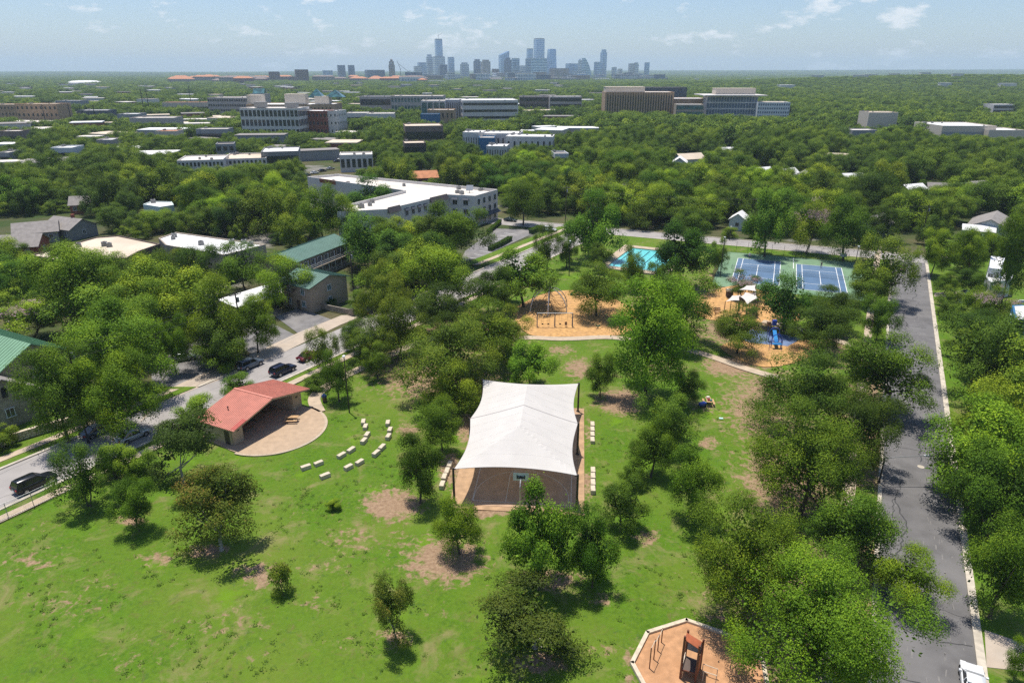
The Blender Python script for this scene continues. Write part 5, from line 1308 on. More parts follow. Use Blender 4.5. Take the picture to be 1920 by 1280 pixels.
# --- people on the tennis courts
def skin_mesh(name, joints, edges, mats, sub=2):
    me = bpy.data.meshes.new(name); me.from_pydata([j[0] for j in joints], edges, [])
    o = bpy.data.objects.new('tmp_'+name, me); COL.objects.link(o)
    md = o.modifiers.new('s', 'SKIN')
    for i, j in enumerate(joints):
        r = j[1]; r = (r, r) if not isinstance(r, tuple) else r
        me.skin_vertices[0].data[i].radius = r
    me.skin_vertices[0].data[0].use_root = True
    ms = o.modifiers.new('b', 'SUBSURF'); ms.levels = sub; ms.render_levels = sub
    dg = bpy.context.evaluated_depsgraph_get(); ev = o.evaluated_get(dg)
    out = bpy.data.meshes.new_from_object(ev); out.name = name
    bpy.data.objects.remove(o); 
    out.materials.clear()
    for m_ in mats: out.materials.append(m_)
    for p in out.polygons: p.use_smooth = True
    return out
def person(label, p, rz, shirt, shorts, arm_up, stride):
    t = thing('person', label, 'person', p, rz)
    s_ = stride
    J = [((0, 0, .95), (.13, .10)), ((0, 0, 1.15), (.12, .09)), ((0, .02, 1.38), (.15, .10)), ((0, .02, 1.50), .055), ((0, .03, 1.62), (.085, .10)), ((0, .03, 1.74), (.07, .085)),
         ((-.19, .02, 1.40), .055), ((-.30, .08, 1.16), .042), ((-.26, .28, 1.05), .033), ((-.25, .36, 1.03), (.04, .025)),
         ((.19, .02, 1.40), .055), ((.34, .05, 1.22 if not arm_up else 1.30), .042), ((.45, .26, 1.22 if not arm_up else 1.50), .033), ((.48, .34, 1.24 if not arm_up else 1.56), (.04, .025)),
         ((-.10, 0, .88), .095), ((-.14, s_*.18, .50), .062), ((-.15, -s_*.02, .10), .042), ((-.15, -s_*.02+.16, .04), (.045, .035)),
         ((.10, 0, .88), .095), ((.15, -s_*.10, .50), .062), ((.17, -s_*.32, .10), .042), ((.17, -s_*.32+.16, .04), (.045, .035))]
    E_ = [(0,1),(1,2),(2,3),(3,4),(4,5),(2,6),(6,7),(7,8),(8,9),(2,10),(10,11),(11,12),(12,13),(0,14),(14,15),(15,16),(16,17),(0,18),(18,19),(19,20),(20,21)]
    link('body', skin_mesh('body', J, E_, [M['skin']]), t)
    g = 1.22
    Js = [((0, 0, .93), (.15*1.05, .125)), ((0, 0, 1.15), (.145, .115)), ((0, .02, 1.40), (.175, .125)), ((-.19, .02, 1.41), .078), ((-.26, .05, 1.26), .072), ((.19, .02, 1.41), .078), ((.28, .04, 1.30 if not arm_up else 1.34), .072)]
    link('shirt', skin_mesh('shirt', Js, [(0,1),(1,2),(2,3),(3,4),(2,5),(5,6)], [M[shirt]]), t)
    Jp = [((0, 0, .98), (.16, .13)), ((0, 0, .88), (.16, .13)), ((-.11, 0, .84), .12), ((-.14, s_*.14, .56), .10), ((.11, 0, .84), .12), ((.15, -s_*.08, .56), .10)]
    link('shorts', skin_mesh('shorts', Jp, [(0,1),(1,2),(2,3),(1,4),(4,5)], [M[shorts]]), t)
    mb = MB(); mb.smooth = True; mb.ball((0, .01, 1.745), .105, 12, 8, .9); mb.obj('hair', M['hair'] if shirt != 'shirt_white' else M['shirt_white'], t)
    for x, y in ((-.15, -s_*.02), (.17, -s_*.32)):
        mb = MB(); mb.loft([[(x-.05, y+k, 0), (x+.05, y+k, 0), (x+.045, y+k, zz), (x-.045, y+k, zz)] for k, zz in ((-.08, .09), (.06, .10), (.2, .05))]); mb.obj('shoe', M['shirt_white'], t)
    h = Vector(J[13][0]); R = Matrix.Rotation(rz, 3, 'Z'); w = Vector(p)+R@h
    r = thing('tennis_racket', 'tennis racket held by the ' + label.split(' on ')[0], 'racket', w, rz)
    mb = MB(); mb.cyl((0, -.04, -.02), (0, .24, .05), .016, n=6); mb.obj('handle', M['steel_black'], r)
    mb = MB(); mb.tube([(.13*math.cos(k*math.pi/8), .40+.16*math.sin(k*math.pi/8), .09+.04*math.sin(k*math.pi/8)) for k in range(17)], .012, 5); mb.obj('head', M['bag_red'], r)
    mb = MB()
    for k in range(-4, 5): mb.cyl((k*.028, .26, .06), (k*.028, .54, .12), .003, n=3)
    mb.obj('strings', M['shirt_white'], r)
person('player in white on the court nearer the pool', G(1404.5, 486)+Vector((0, 0, .05)), math.pi, 'shirt_white', 'shorts_dark', False, .4)
person('player in dark clothes on the court nearer the street', G(1539, 503)+Vector((0, 0, .05)), math.pi*.85, 'shirt_dark', 'shorts_grey', True, 1.0)
# hedges of the hotel lot
# ------------------------------------------------------------------ trees
def leaf_material(name, ramp, trans=.2, flower=None):
    """leaves: tint attribute picks from the ramp, object colour tints the whole crown"""
    m, N, L = nodes_of(name)
    b = N['Principled BSDF']; b.inputs['Roughness'].default_value = .6; b.inputs['Specular IOR Level'].default_value = .12
    at = N.new('ShaderNodeAttribute'); at.attribute_name = 'tint'
    oi = N.new('ShaderNodeObjectInfo')
    gi = N.new('ShaderNodeNewGeometry')
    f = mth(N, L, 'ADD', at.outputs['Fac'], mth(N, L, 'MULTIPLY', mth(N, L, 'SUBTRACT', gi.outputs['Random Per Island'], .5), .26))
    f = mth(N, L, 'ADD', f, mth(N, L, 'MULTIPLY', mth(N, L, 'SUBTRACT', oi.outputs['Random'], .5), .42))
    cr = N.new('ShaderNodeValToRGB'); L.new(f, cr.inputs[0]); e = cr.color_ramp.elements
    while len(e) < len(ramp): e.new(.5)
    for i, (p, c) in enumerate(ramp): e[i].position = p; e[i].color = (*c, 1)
    mu = N.new('ShaderNodeMix'); mu.data_type = 'RGBA'; mu.blend_type = 'MULTIPLY'; mu.inputs[0].default_value = 1
    L.new(cr.outputs[0], mu.inputs[6]); L.new(oi.outputs['Color'], mu.inputs[7]); c = mu.outputs[2]
    if flower:
        fa = N.new('ShaderNodeAttribute'); fa.attribute_name = 'flower'; c = mixc(N, L, fa.outputs['Fac'], c, flower)
    L.new(c, b.inputs['Base Color'])
    tr = N.new('ShaderNodeBsdfTranslucent'); hs = N.new('ShaderNodeHueSaturation'); hs.inputs['Hue'].default_value = .487; hs.inputs['Value'].default_value = 1.6; L.new(c, hs.inputs['Color']); L.new(hs.outputs[0], tr.inputs[0])
    mx = N.new('ShaderNodeMixShader'); mx.inputs[0].default_value = trans; L.new(b.outputs[0], mx.inputs[1]); L.new(tr.outputs[0], mx.inputs[2]); L.new(mx.outputs[0], N['Material Output'].inputs['Surface'])
    MATS[name] = m; return m
GREEN = [(0, (.022, .046, .007)), (.35, (.050, .100, .010)), (.66, (.108, .182, .014)), (1, (.26, .335, .022))]  # top end brightened for sunlit leaf tops, light put into the colour
leaf_material('leaf', GREEN)
leaf_material('leaf_brown', [(0, (.026, .040, .011)), (.42, (.066, .108, .016)), (.78, (.13, .165, .022)), (.93, (.20, .17, .035)), (1, (.26, .16, .05))], .2)
leaf_material('grass_blade', [(0, (.075, .14, .016)), (1, (.15, .23, .03))], .4)
leaf_material('leaf_flower', GREEN, .2, (.42, .30, .30))

def card_mesh(name, pos, nrm, size, tint, mats, rs, aspect=.62, flower=None):
    n = len(pos)
    ref = rs.normal(size=(n, 3)); t1 = np.cross(nrm, ref); t1 /= np.linalg.norm(t1, axis=1, keepdims=True)+1e-9; t2 = np.cross(nrm, t1)
    l = size[:, None]*.5; w = l*aspect
    fold = nrm*l*.25
    V = np.stack([pos-t1*l, pos+t2*w+fold, pos+t1*l, pos-t2*w+fold], 1).reshape(-1, 3)
    me = bpy.data.meshes.new(name)
    me.vertices.add(4*n); me.vertices.foreach_set('co', V.astype(np.float32).ravel())
    me.loops.add(4*n); me.loops.foreach_set('vertex_index', np.arange(4*n, dtype=np.int32))
    me.polygons.add(n); me.polygons.foreach_set('loop_start', np.arange(0, 4*n, 4, dtype=np.int32))
    me.update(calc_edges=True)
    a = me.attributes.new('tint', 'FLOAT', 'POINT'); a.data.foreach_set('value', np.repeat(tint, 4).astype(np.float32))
    if flower is not None:
        a = me.attributes.new('flower', 'FLOAT', 'POINT'); a.data.foreach_set('value', np.repeat(flower, 4).astype(np.float32))
    for m_ in mats: me.materials.append(m_)
    return me
def crown_points(rs, nleaf, nclump, shape, lump, clump_r, leaf, cb, flat=1.0):
    """unit tree: total height 1, crown radius .5 in x,y; boughs carry clumps, clumps carry leaves"""
    zr = (1-cb)/2; zc = (1+cb)/2
    nb = max(8, nclump//7)
    # boughs spread evenly over the crown's outside (spiral), uneven in reach
    i = np.arange(nb)+.5; pz = 1-1.82*i/nb; az = i*2.39996+rs.uniform(0, 6.28)
    d = np.stack([np.sqrt(np.clip(1-pz*pz, 0, 1))*np.cos(az), np.sqrt(np.clip(1-pz*pz, 0, 1))*np.sin(az), pz], 1)+rs.normal(size=(nb, 3))*.16
    d /= np.linalg.norm(d, axis=1, keepdims=True)
    reach = .68*(1+lump*rs.uniform(-1.35, .8, nb)); br = rs.uniform(.17, .33, nb)
    B = d*reach[:, None]
    bi = rs.randint(0, nb, nclump); cd = rs.normal(size=(nclump, 3)); cd /= np.linalg.norm(cd, axis=1, keepdims=True); cd = cd*.75+d[bi]*.55; cd[:, 2] += .18
    cd /= np.linalg.norm(cd, axis=1, keepdims=True)
    c = B[bi]+cd*br[bi][:, None]*rs.uniform(.75, 1.1, nclump)[:, None]
    if shape == 'cone':
        zz = (c[:, 2]+1)/2; s = np.clip(1.2-zz, .12, 1); c[:, 0] *= s; c[:, 1] *= s
    c[:, 2] = np.where(c[:, 2] < 0, c[:, 2]*(1.0 if shape == 'dome' else 1.22), c[:, 2])
    C = np.stack([c[:, 0]*.46, c[:, 1]*.46, zc+c[:, 2]*zr*.92], 1)
    bt = rs.uniform(0, 1, nb); ct = .55*bt[bi]+.45*rs.uniform(0, 1, nclump); cr = clump_r*rs.uniform(.7, 1.25, nclump)
    ci = rs.choice(nclump, nleaf, p=cr**2/np.sum(cr**2))
    ld = rs.normal(size=(nleaf, 3)); ld /= np.linalg.norm(ld, axis=1, keepdims=True); ld[:, 2] = np.where(ld[:, 2] < -.35, -ld[:, 2]*.7, ld[:, 2])
    lr = rs.uniform(.12, 1, nleaf)**.38; stray = rs.uniform(size=nleaf) < .07; lr = np.where(stray, lr*rs.uniform(1, 1.45, nleaf), lr)
    P = C[ci]+ld*(lr*cr[ci])[:, None]*np.array([1, 1, flat*1.02])
    n = ld*.72+d[bi][ci]*.22+np.array([0, 0, .30])+rs.normal(size=(nleaf, 3))*.30; n /= np.linalg.norm(n, axis=1, keepdims=True)
    tint = .22+.40*ct[ci]+.26*lr*np.clip(ld[:, 2]+.3, 0, 1)+rs.normal(size=nleaf)*.05  # upward outer leaves tinted paler: sunlit clump tops put into the colour
    size = leaf*rs.uniform(.7, 1.35, nleaf)
    k = nleaf//10                                   # large inner leaf sprays close the crown, their tint darkened as painted inner shade
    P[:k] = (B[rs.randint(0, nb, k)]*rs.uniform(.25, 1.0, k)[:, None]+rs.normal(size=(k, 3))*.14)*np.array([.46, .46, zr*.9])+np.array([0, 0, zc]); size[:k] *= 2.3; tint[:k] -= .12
    for ax in (0, 1):                               # fill the unit crown
        a, b = np.percentile(P[:, ax], (.7, 99.3)); P[:, ax] = (P[:, ax]-(a+b)/2)/(b-a); C[:, ax] = (C[:, ax]-(a+b)/2)/(b-a)
    a, b = np.percentile(P[:, 2], (.7, 99.3)); P[:, 2] = cb+(P[:, 2]-a)/(b-a)*(1-cb); C[:, 2] = cb+(C[:, 2]-a)/(b-a)*(1-cb)
    return P, n, tint, size, C
def trunk_mesh(name, rs, C, cb, r0, m_, limbs=7, multi=1):
    mb = MB(); mb.smooth = True
    for q in range(multi):
        bx, by = (0, 0) if multi == 1 else (rs.uniform(-.03, .03), rs.uniform(-.03, .03))
        top = np.array([bx+rs.uniform(-.06, .06)*multi, by+rs.uniform(-.06, .06)*multi, cb+.16]); p0 = np.array([bx, by, -.02]); mid = (p0+top)/2+rs.normal(size=3)*.012
        rr = r0/math.sqrt(multi)
        mb.cyl(p0, np.array([bx, by, .03]), rr*1.5, rr*1.05, 8); mb.cyl(np.array([bx, by, .03]), mid, rr*1.05, rr*.85, 8, False); mb.cyl(mid, top, rr*.85, rr*.6, 8, False)
        for j in rs.choice(len(C), min(limbs, len(C)), replace=False):
            e = C[j]; a = mid*.3+top*.7 if rs.uniform() < .6 else top; m2 = (a*.5+e*.5)+np.array([0, 0, -.03])+rs.normal(size=3)*.02
            mb.cyl(a, m2, rr*.42, rr*.25, 6, False); mb.cyl(m2, e, rr*.25, rr*.06, 5, False)
    return mb.mesh(name, M[m_])
PROTO = {}
def proto(key, seed, nleaf, nclump, shape='ball', lump=.22, clump_r=.14, leaf=.028, cb=.22, trunk=.022, m_='leaf', bark='bark', multi=1, flower=0, aspect=.62, flat=1.0, limbs=8):
    rs = np.random.RandomState(seed)
    P, n, t, s, C = crown_points(rs, nleaf, nclump, shape, lump, clump_r, leaf, cb, flat)
    fl = None
    if m_ == 'leaf_flower':
        hi = (P[:, 2] > np.percentile(P[:, 2], 35)); cl = np.sin(P[:, 0]*23+seed)*np.cos(P[:, 1]*21)+np.sin(P[:, 2]*19); fl = (hi & (cl > .5) & (rs.uniform(size=len(P)) < flower)).astype(float)
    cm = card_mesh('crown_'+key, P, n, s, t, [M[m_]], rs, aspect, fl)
    PROTO.setdefault(key[0], []).append((cm, trunk_mesh('trunk_'+key, rs, C, cb, trunk, bark, limbs, multi), cb))
# kinds: A spreading live oak, B big bright pecan, C dense oval, D brown-tinged magnolia, G dark large-leaved, O olive loose, P flowering, S round shrub, Y young yellow-green
for k in range(3): proto('A%d' % k, 10+k, 36000, 120, 'dome', .36, .090, .0140, .17, .020, multi=1+k % 2)
for k in range(3): proto('B%d' % k, 20+k, 36000, 110, 'ball', .42, .095, .0150, .17, .020)
for k in range(3): proto('C%d' % k, 30+k, 24000, 76, 'ball', .28, .115, .0175, .17, .024)
for k in range(2): proto('D%d' % k, 40+k, 15000, 60, 'ball', .60, .095, .0215, .09, .022, 'leaf_brown', 'bark_pale', aspect=.55)
for k in range(2): proto('G%d' % k, 50+k, 22000, 72, 'ball', .30, .115, .0195, .16, .022, aspect=.7)
for k in range(2): proto('O%d' % k, 60+k, 22000, 80, 'dome', .42, .095, .0165, .18, .020, multi=2)
for k in range(2): proto('P%d' % k, 70+k, 17000, 56, 'ball', .24, .125, .0190, .14, .016, 'leaf_flower', multi=3, flower=.85)
for k in range(2): proto('S%d' % k, 80+k, 14000, 44, 'dome', .16, .150, .0250, .03, .015, multi=3)
for k in range(2): proto('Y%d' % k, 90+k, 22000, 60, 'ball', .28, .130, .0170, .17, .018)
proto('X0', 96, 80000, 200, 'ball', .50, .070, .0092, .13, .020, limbs=16)
proto('V0', 97, 60000, 150, 'ball', .38, .085, .0105, .10, .022, limbs=12)
proto('K0', 95, 5000, 30, 'cone', .15, .15, .042, .04, .02, 'leaf_brown')
for k in range(5): proto('M%d' % k, 100+k, 12000, 76, 'ball', .36, .110, .0230, .07, .022)     # middle distance
for k in range(4): proto('F%d' % k, 120+k, 1800, 40, 'ball', .26, .15, .066, .02, .03)                           # far
TINT = {'A': (.86, .86, .80), 'B': (1.32, 1.36, .9), 'C': (1.02, 1.08, .85), 'D': (1.0, 1.02, .85), 'G': (.85, 1.08, .95), 'O': (1.1, 1.08, .95), 'P': (1.25, 1.2, 1.1), 'S': (1.45, 1.42, 1.15), 'Y': (1.65, 1.55, .85), 'K': (1.5, 1.6, 1.0), 'M': (1.25, 1.2, .92), 'X': (1.4, 1.45, .9), 'V': (1.0, 1.0, .85)}
TREES = []                                  # (x, y, crown radius)
tree_n = {}
def plant(x, y, h, w, kind, label, name='tree', group=None, tint=None, z=-.06, rs=rnd, spread=.14):
    pr = PROTO[kind]; i = tree_n.get(kind, 0); tree_n[kind] = i+1
    cm, tm, cb = pr[i % len(pr)]
    t = thing(name, label, 'shrub' if name == 'shrub' else 'tree', (x, y, z), rs.uniform(0, 6.28), group, (w, w, h))
    link('trunk', tm, t); c = link('crown', cm, t)
    b = TINT[kind] if tint is None else tint; k = rs.uniform(1-spread, 1+spread)
    c.color = (b[0]*k*rs.uniform(.92, 1.1), b[1]*k, b[2]*k*rs.uniform(.85, 1.1), 1)
    TREES.append((x, y, w/2)); return t
def crown_fit(u0, v0, u1, v1, kind):
    """place a crown so that it fills the measured outline; returns x, y, height, width"""
    uc, vc = (u0+u1)/2, (v0+v1)/2; cb = PROTO[kind][0][2]; zc = 5.0; low = .5 if kind == 'S' else .55 if kind == 'D' else .58 if u1 < 520 and v0 > 440 else .74
    for _ in range(12):
        p = G(uc, vc, zc); _, _, d = PROJ(p.x, p.y, zc); sc = FPX/d
        w = (u1-u0)/sc; hv = (v1-v0)/sc; dl = math.atan2(CAM_H-zc, p.y); ry = w/2
        rz_ = math.sqrt(max((hv/2)**2-(ry*math.sin(dl))**2, (ry*low*math.cos(dl))**2))/math.cos(dl)
        h = 2*rz_/(1-cb); zc = h*(1+cb)/2; vc = v0+math.hypot(rz_*math.cos(dl), ry*math.sin(dl))*sc   # the top edge is the sure one
    return p.x, p.y, h, w
def T(u0, v0, u1, v1, kind, label, **kw):
    x, y, h, w = crown_fit(u0, v0, u1, v1, kind)
    return plant(x, y, h*.98, w*.93, kind, label, **kw)
for row in (
    (315,875,487,1035,'D','brown tinged magnolia with pale trunk on the left lawn'), (258,768,402,905,'D','tall brown tinged tree left of the pavilion'),
    (203,893,290,985,'C','small green tree between the fence and the magnolia'), (92,820,205,935,'O','olive green tree by the fence and the black SUV'),
    (692,1077,787,1200,'D','small brownish magnolia alone on the near lawn'), (900,1078,1108,1225,'D','wide magnolia with yellow brown leaves at the bottom middle'),
    (812,917,905,1025,'C','round small tree in front of the left canopy post'), (938,905,1085,1085,'G','large dark leafed tree in front of the court'),
    (1070,950,1160,1082,'G','dark leafed tree just right of the larger one before the court'), (1112,885,1218,985,'O','loose olive tree with visible stems right of the court'),
    (738,808,830,925,'C','dense dark tree at the brown soil left of the court'), (785,748,868,838,'C','dense dark tree beside the canopy, second of three'),
    (788,680,902,775,'C','dense dark tree behind the left canopy edge'), (945,633,1045,718,'G','glossy dark tree behind the far canopy edge'),
    (1098,660,1157,732,'C','small upright dark tree right of the canopy'), (1130,515,1310,712,'B','tall fresh green tree with bare lower trunk in the middle of the park'),
    (1258,690,1320,750,'C','small dark tree beside the picnic table with bags'), (1190,728,1312,815,'O','grey green spreading tree below the picnic table'),
    (1180,775,1272,880,'C','round green tree below the grey green one'), (1245,838,1352,962,'C','dense green tree in the right lawn with brown twigs'),
    (1162,858,1216,908,'O','small pale tree at the stone blocks right of the court'), (1335,568,1442,652,'A','multi stemmed oak left of the blue climber'),
    (1480,553,1602,645,'A','oak right of the blue climber'), (1420,503,1537,602,'G','dense dark tree between the shade sails and the tennis courts'),
    (1530,532,1622,612,'A','dark oak at the near corner of the tennis courts'), (1362,506,1428,550,'P','flowering myrtle above the shade sails'),
    (1060,485,1182,572,'A','oak with dark trunk standing in the orange mulch'), (918,462,1046,562,'G','big dark tree behind the net dome'),
    (1040,440,1086,492,'C','slender tree on the bright lawn beside the thin pole'), (996,420,1052,492,'O','loose light tree beside the pale street corner'),
    (1062,358,1166,470,'G','big tree at the crossing behind the lawn'), (1165,456,1212,532,'C','slim tree in front of the pool'),
    (1225,416,1338,525,'G','large rounded tree right of the pool'), (1330,445,1372,502,'O','reddish slim tree left of the tennis courts'),
    (1190,505,1345,610,'B','bright green crown behind the tall park tree'), (1100,455,1150,500,'C','low tree left of the pool'),
    (1212,490,1262,540,'C','dark small tree at the near corner of the pool'),
    (567,610,638,682,'O','young tree half hiding the dark red car'), (597,655,663,738,'C','young tree beside the path and light pole'), (568,700,612,735,'S','bright bush behind the pavilion roof corner'),
    (637,598,686,650,'C','small round dark tree at the footway'), (676,640,735,700,'O','thin half bare tree on the lawn edge'),
    (690,545,800,655,'A','live oak at the left end of the oak grove'), (735,590,920,722,'A','broad live oak in front of the oak grove'), (838,560,985,668,'A','broad live oak beside the orange mulch'),
    (745,455,888,562,'Y','yellow green crown at the back of the oak grove'), (668,488,772,600,'A','dark oak beside the green roofed apartments'), (860,500,965,575,'A','grey green oak behind the grove'), (770,530,880,610,'A','oak crown in the middle of the grove'),
    (640,590,745,665,'A','low oak crown at the street edge of the grove'), (900,575,992,655,'A','low oak at the left edge of the mulch'),
    (1415,640,1602,805,'A','wide oak below the blue climber'), (1585,622,1765,745,'B','bright green tree reaching over the dark street'), (1400,735,1642,965,'V','very large dark tree left of the dark street'),
    (1545,715,1690,860,'A','oak beside the dark street above the large dark tree'), (1605,438,1722,548,'O','pale green tree where the dark street begins'), (1615,553,1690,628,'C','round dark evergreen at the park edge of the dark street'),
    (1595,500,1682,562,'O','tree between the tennis fence and the dark street'), (1290,905,1532,1155,'V','olive oak left of the big bright tree'), (1370,985,1740,1300,'X','huge bright green tree in the lower right corner'),
    (1520,895,1690,1055,'C','dark tree between the big bright tree and the street lamp'), (1650,1020,1785,1112,'Y','yellow green tree leaning over the lower street'),
    (1768,575,1945,725,'O','olive tree across the street below the flowering tree'), (1785,695,1950,865,'O','second olive tree across the dark street'), (1795,820,1965,1005,'C','third big tree across the dark street'), (1815,965,1965,1140,'C','dark tree across the lower street'),
    (1893,1195,1940,1262,'Y','small bright tree at the bottom right corner'), (1722,428,1792,505,'B','yellow green tree at the kerb, left of two'), (1785,424,1856,508,'B','yellow green tree right of its twin'),
    (1753,508,1797,546,'C','small round tree above the driveway'), (1795,503,1850,548,'C','low tree above the white car'), (1830,533,1912,602,'P','white flowering myrtle beside the blue house'), (1868,395,1940,545,'C','tall dark tree at the right edge'),
    (100,570,302,728,'B','big pecan crown above the stone house'), (25,640,175,805,'B','pecan crown hanging over the stone house'), (150,655,298,800,'B','pecan crown over the shaded street'),
    (285,588,350,682,'B','pecan left of the parking court'), (335,512,458,650,'Y','yellow topped tree behind the parking court'), (345,588,472,676,'O','dark tangled tree over the parking court'),
    (432,552,518,645,'B','bright tree round the utility pole'), (480,478,588,565,'Y','yellow green tree in front of the green roofs'), (398,450,508,535,'Y','yellow green tree behind the carport'),
    (-10,550,118,615,'P','pink flowering myrtle at the left edge'), (-15,483,64,565,'G','dark tree at the left edge below the brick house'), (60,455,226,595,'B','large yellow green tree before the tan roof'),
    (95,448,228,520,'C','dark tree in front of the tan roof'), (228,468,335,565,'C','dark tree left of the white roof'), (325,458,412,545,'C','dark tree right of the roof units'), (205,520,332,625,'O','tree between the pecans and the dark row'),
    (1395,352,1492,462,'G','big dark tree with thick trunk across the road from the tennis courts'), (1478,372,1562,462,'P','pale flowering tree behind the tennis courts'), (1545,365,1642,470,'C','dark tree behind the street end of the tennis courts'), (1255,392,1335,440,'C','low tree left of the mint shed'), (1620,380,1700,440,'A','grey green tree at the far corner of the crossing'),
    (945,338,1018,408,'C','round tree at the right end of the white building'), (788,382,918,475,'B','bright tree before the white building facade'), (638,392,762,485,'G','dark tree at the left corner of the white building'), (702,430,795,498,'G','dark tree below the hotel facade'),
    (600,360,680,440,'C','dark tree at the far left end of the white building'), (640,330,735,375,'G','tree inside the court of the white building'), (560,345,640,440,'C','tall tree left of the white building')):
    o_ = T(*row)
    if 'fresh green' in row[5]: [q for q in o_.children if q.name.startswith('crown')][0].color = (.85, 1.12, .8, 1)
for row in ((1352,424,1385,446,'S','bright green bush left of the mint shed'), (1396,424,1424,446,'S','bright green bush right of the mint shed'), (178,826,245,898,'S','round bright shrub behind the olive tree'), (228,828,292,895,'S','round bright shrub right of its neighbour behind the lawn trees'), (325,735,412,803,'S','wide flowering shrub at the left end of the pavilion'), (410,698,478,745,'S','round shrub behind the pavilion roof'),
            (375,640,452,695,'S','yellow green ivy mound by the parking court'), (608,840+90,640,955,'S','tiny weedy bush on the lawn below the stone arcs')): T(*row, name='shrub')
T(503,1054,549,1113,'K','small pointed yellow green bush on the near lawn', name='shrub')
# hedges beside the hotel lot
def hedge(px, w, h, label):
    pts = [G(u, v) for u, v in px]; rs = np.random.RandomState(5); P = []
    c_ = sum(pts, Vector())/len(pts)
    for a, b in zip(pts[:-1], pts[1:]):
        n = int((b-a).length*260)
        f = rs.uniform(0, 1, n)[:, None]; d = np.array((b-a).normalized()); nn = np.array([-d[1], d[0], 0])
        P.append(np.array(a)*(1-f)+np.array(b)*f+nn*(rs.uniform(-w/2, w/2, n)[:, None])+np.array([0, 0, 1])*(h*rs.uniform(0, 1, n)**.4)[:, None])
    P = np.concatenate(P)-np.array(c_); n = rs.normal(size=P.shape)+np.array([0, 0, .8]); n /= np.linalg.norm(n, axis=1, keepdims=True)
    me = card_mesh('hedge', P, n, rs.uniform(.16, .3, len(P)), rs.uniform(.2, .7, len(P)), [M['leaf']], rs)
    t = thing('hedge', label, 'hedge', c_); o = link('foliage', me, t); o.color = (1.1, 1.15, .9, 1)
    mb = MB(c_)
    for a, b in zip(pts[:-1], pts[1:]): mb.box((a+b)/2+Vector((0, 0, h*.4)), ((b-a).length, w*.7, h*.8), math.atan2((b-a).y, (b-a).x))
    mb.obj('stems', M['hedge'], t)
hedge([(918,470),(940,460),(957,450)], 1.6, 1.3, 'clipped hedge along the hotel parking lot'); hedge([(995,438),(1012,430)], 1.8, 1.5, 'dark clipped hedge at the corner of the parking lot'); hedge([(915,438),(938,418)], 1.2, 1.2, 'clipped hedge at the foot of the white building')
hedge([(605,570),(617,575),(630,572)], 1.6, 1.6, 'dark clipped bushes at the apartment wall')
# ------------------------------------------------------------------ mid-distance and far buildings
KEEP = []                                   # outlines (u0, v0, u1, v1, distance) that scattered trees must not cover
def keep(u0, v0, u1, v1, y): KEEP.append((u0, v0, u1, v1, y))
def base_of(v): return G(960, v).y
def mid_building(name, label, u0, u1, vt, vb, depth, wall, roof, yaw=0.0, style=None, rows=3, cols=8, wm='glass_dark', parapet=.6, units=3, vis=None, cat='building', seed=1, ww=.62, wh=.55, extra=None):
    """front face from column u0 to u1 at the distance of ground row vb; roof line shows at row vt"""
    y = base_of(vb); a, b = at_dist(u0, y), at_dist(u1, y); h = max(2.5, z_for(vt, y)-float(relief((a.x+b.x)/2, y)))
    zb = float(relief((a.x+b.x)/2, y)); d = (b-a); L_ = d.length; m = (a+b)/2
    R = Matrix.Rotation(yaw, 3, 'Z'); cs = [R@Vector((x, yy, 0)) for x, yy in ((-L_/2, 0), (L_/2, 0), (L_/2, depth), (-L_/2, depth))]
    poly = [(m.x+c.x, m.y+c.y) for c in cs]
    t = flat_building(name, label, poly, h, wall, roof, cat, -3, parapet, (), units, seed); t.location.z = zb
    base = Vector((t.location.x, t.location.y, 0)); loc = [Vector((p[0], p[1], 0))-base for p in poly]
    def side(a, b, cols):
        L_ = (b-a).length; sh = (h-.8)/rows; cw = L_/cols; d = (b-a)/L_; n_ = Vector((d.y, -d.x, 0))
        if style == 'grid':
            for r in range(rows):
                for k in range(cols): put_window(t, a, b, (k+.5)/cols, .4+sh*(r+.5), cw*ww, sh*wh, wm, detail=False, out=.03)
        elif style == 'band':
            for r in range(rows):
                mb = MB(); mb.box((0, -.05, 0), (L_*.96, .3, sh*wh)); o = mb.obj('window_band', M[wm], t); p = (a+b)/2; o.location = (p.x, p.y, .4+sh*(r+.5)); o.rotation_euler = (0, 0, math.atan2(d.y, d.x))
        elif style == 'rib':
            for k in range(cols):
                mb = MB(); mb.box((0, -.45, 0), (cw*.5, .9, h-.4)); o = mb.obj('rib', M[wall], t); p = a+d*(k+.5)*cw; o.location = (p.x, p.y, h/2); o.rotation_euler = (0, 0, math.atan2(d.y, d.x))
            for k in range(cols-1):
                mb = MB(); mb.box((0, -.04, 0), (cw*.46, .2, h*.86)); o = mb.obj('window_strip', M[wm], t); p = a+d*(k+1)*cw; o.location = (p.x, p.y, h*.46); o.rotation_euler = (0, 0, math.atan2(d.y, d.x))
    if style:
        side(loc[0], loc[1], cols)
        k = max(1, round(cols*depth/max(L_, 1)))
        if yaw > .05: side(loc[3], loc[0], min(k, 8))
        if yaw < -.05: side(loc[1], loc[2], min(k, 8))
    keep(u0-2, vt-2, u1+2, (vis if vis else vb-6), y+2)
    for q in range(max(1, int(L_/6))):
        p = a.lerp(b, (q+.5)/max(1, int(L_/6))); FOOT.append((p.x, p.y+depth*.4, depth*.5+3))
    return t, h, y
def on_roof(par, h, x, y, w, d, hh, m_, nm='penthouse'):
    mb = MB(); mb.box((x, y, h+hh/2-.3), (w, d, hh)); mb.box((x, y, h+hh-.25), (w+.5, d+.5, .2)); return mb.obj(nm, M[m_], par)
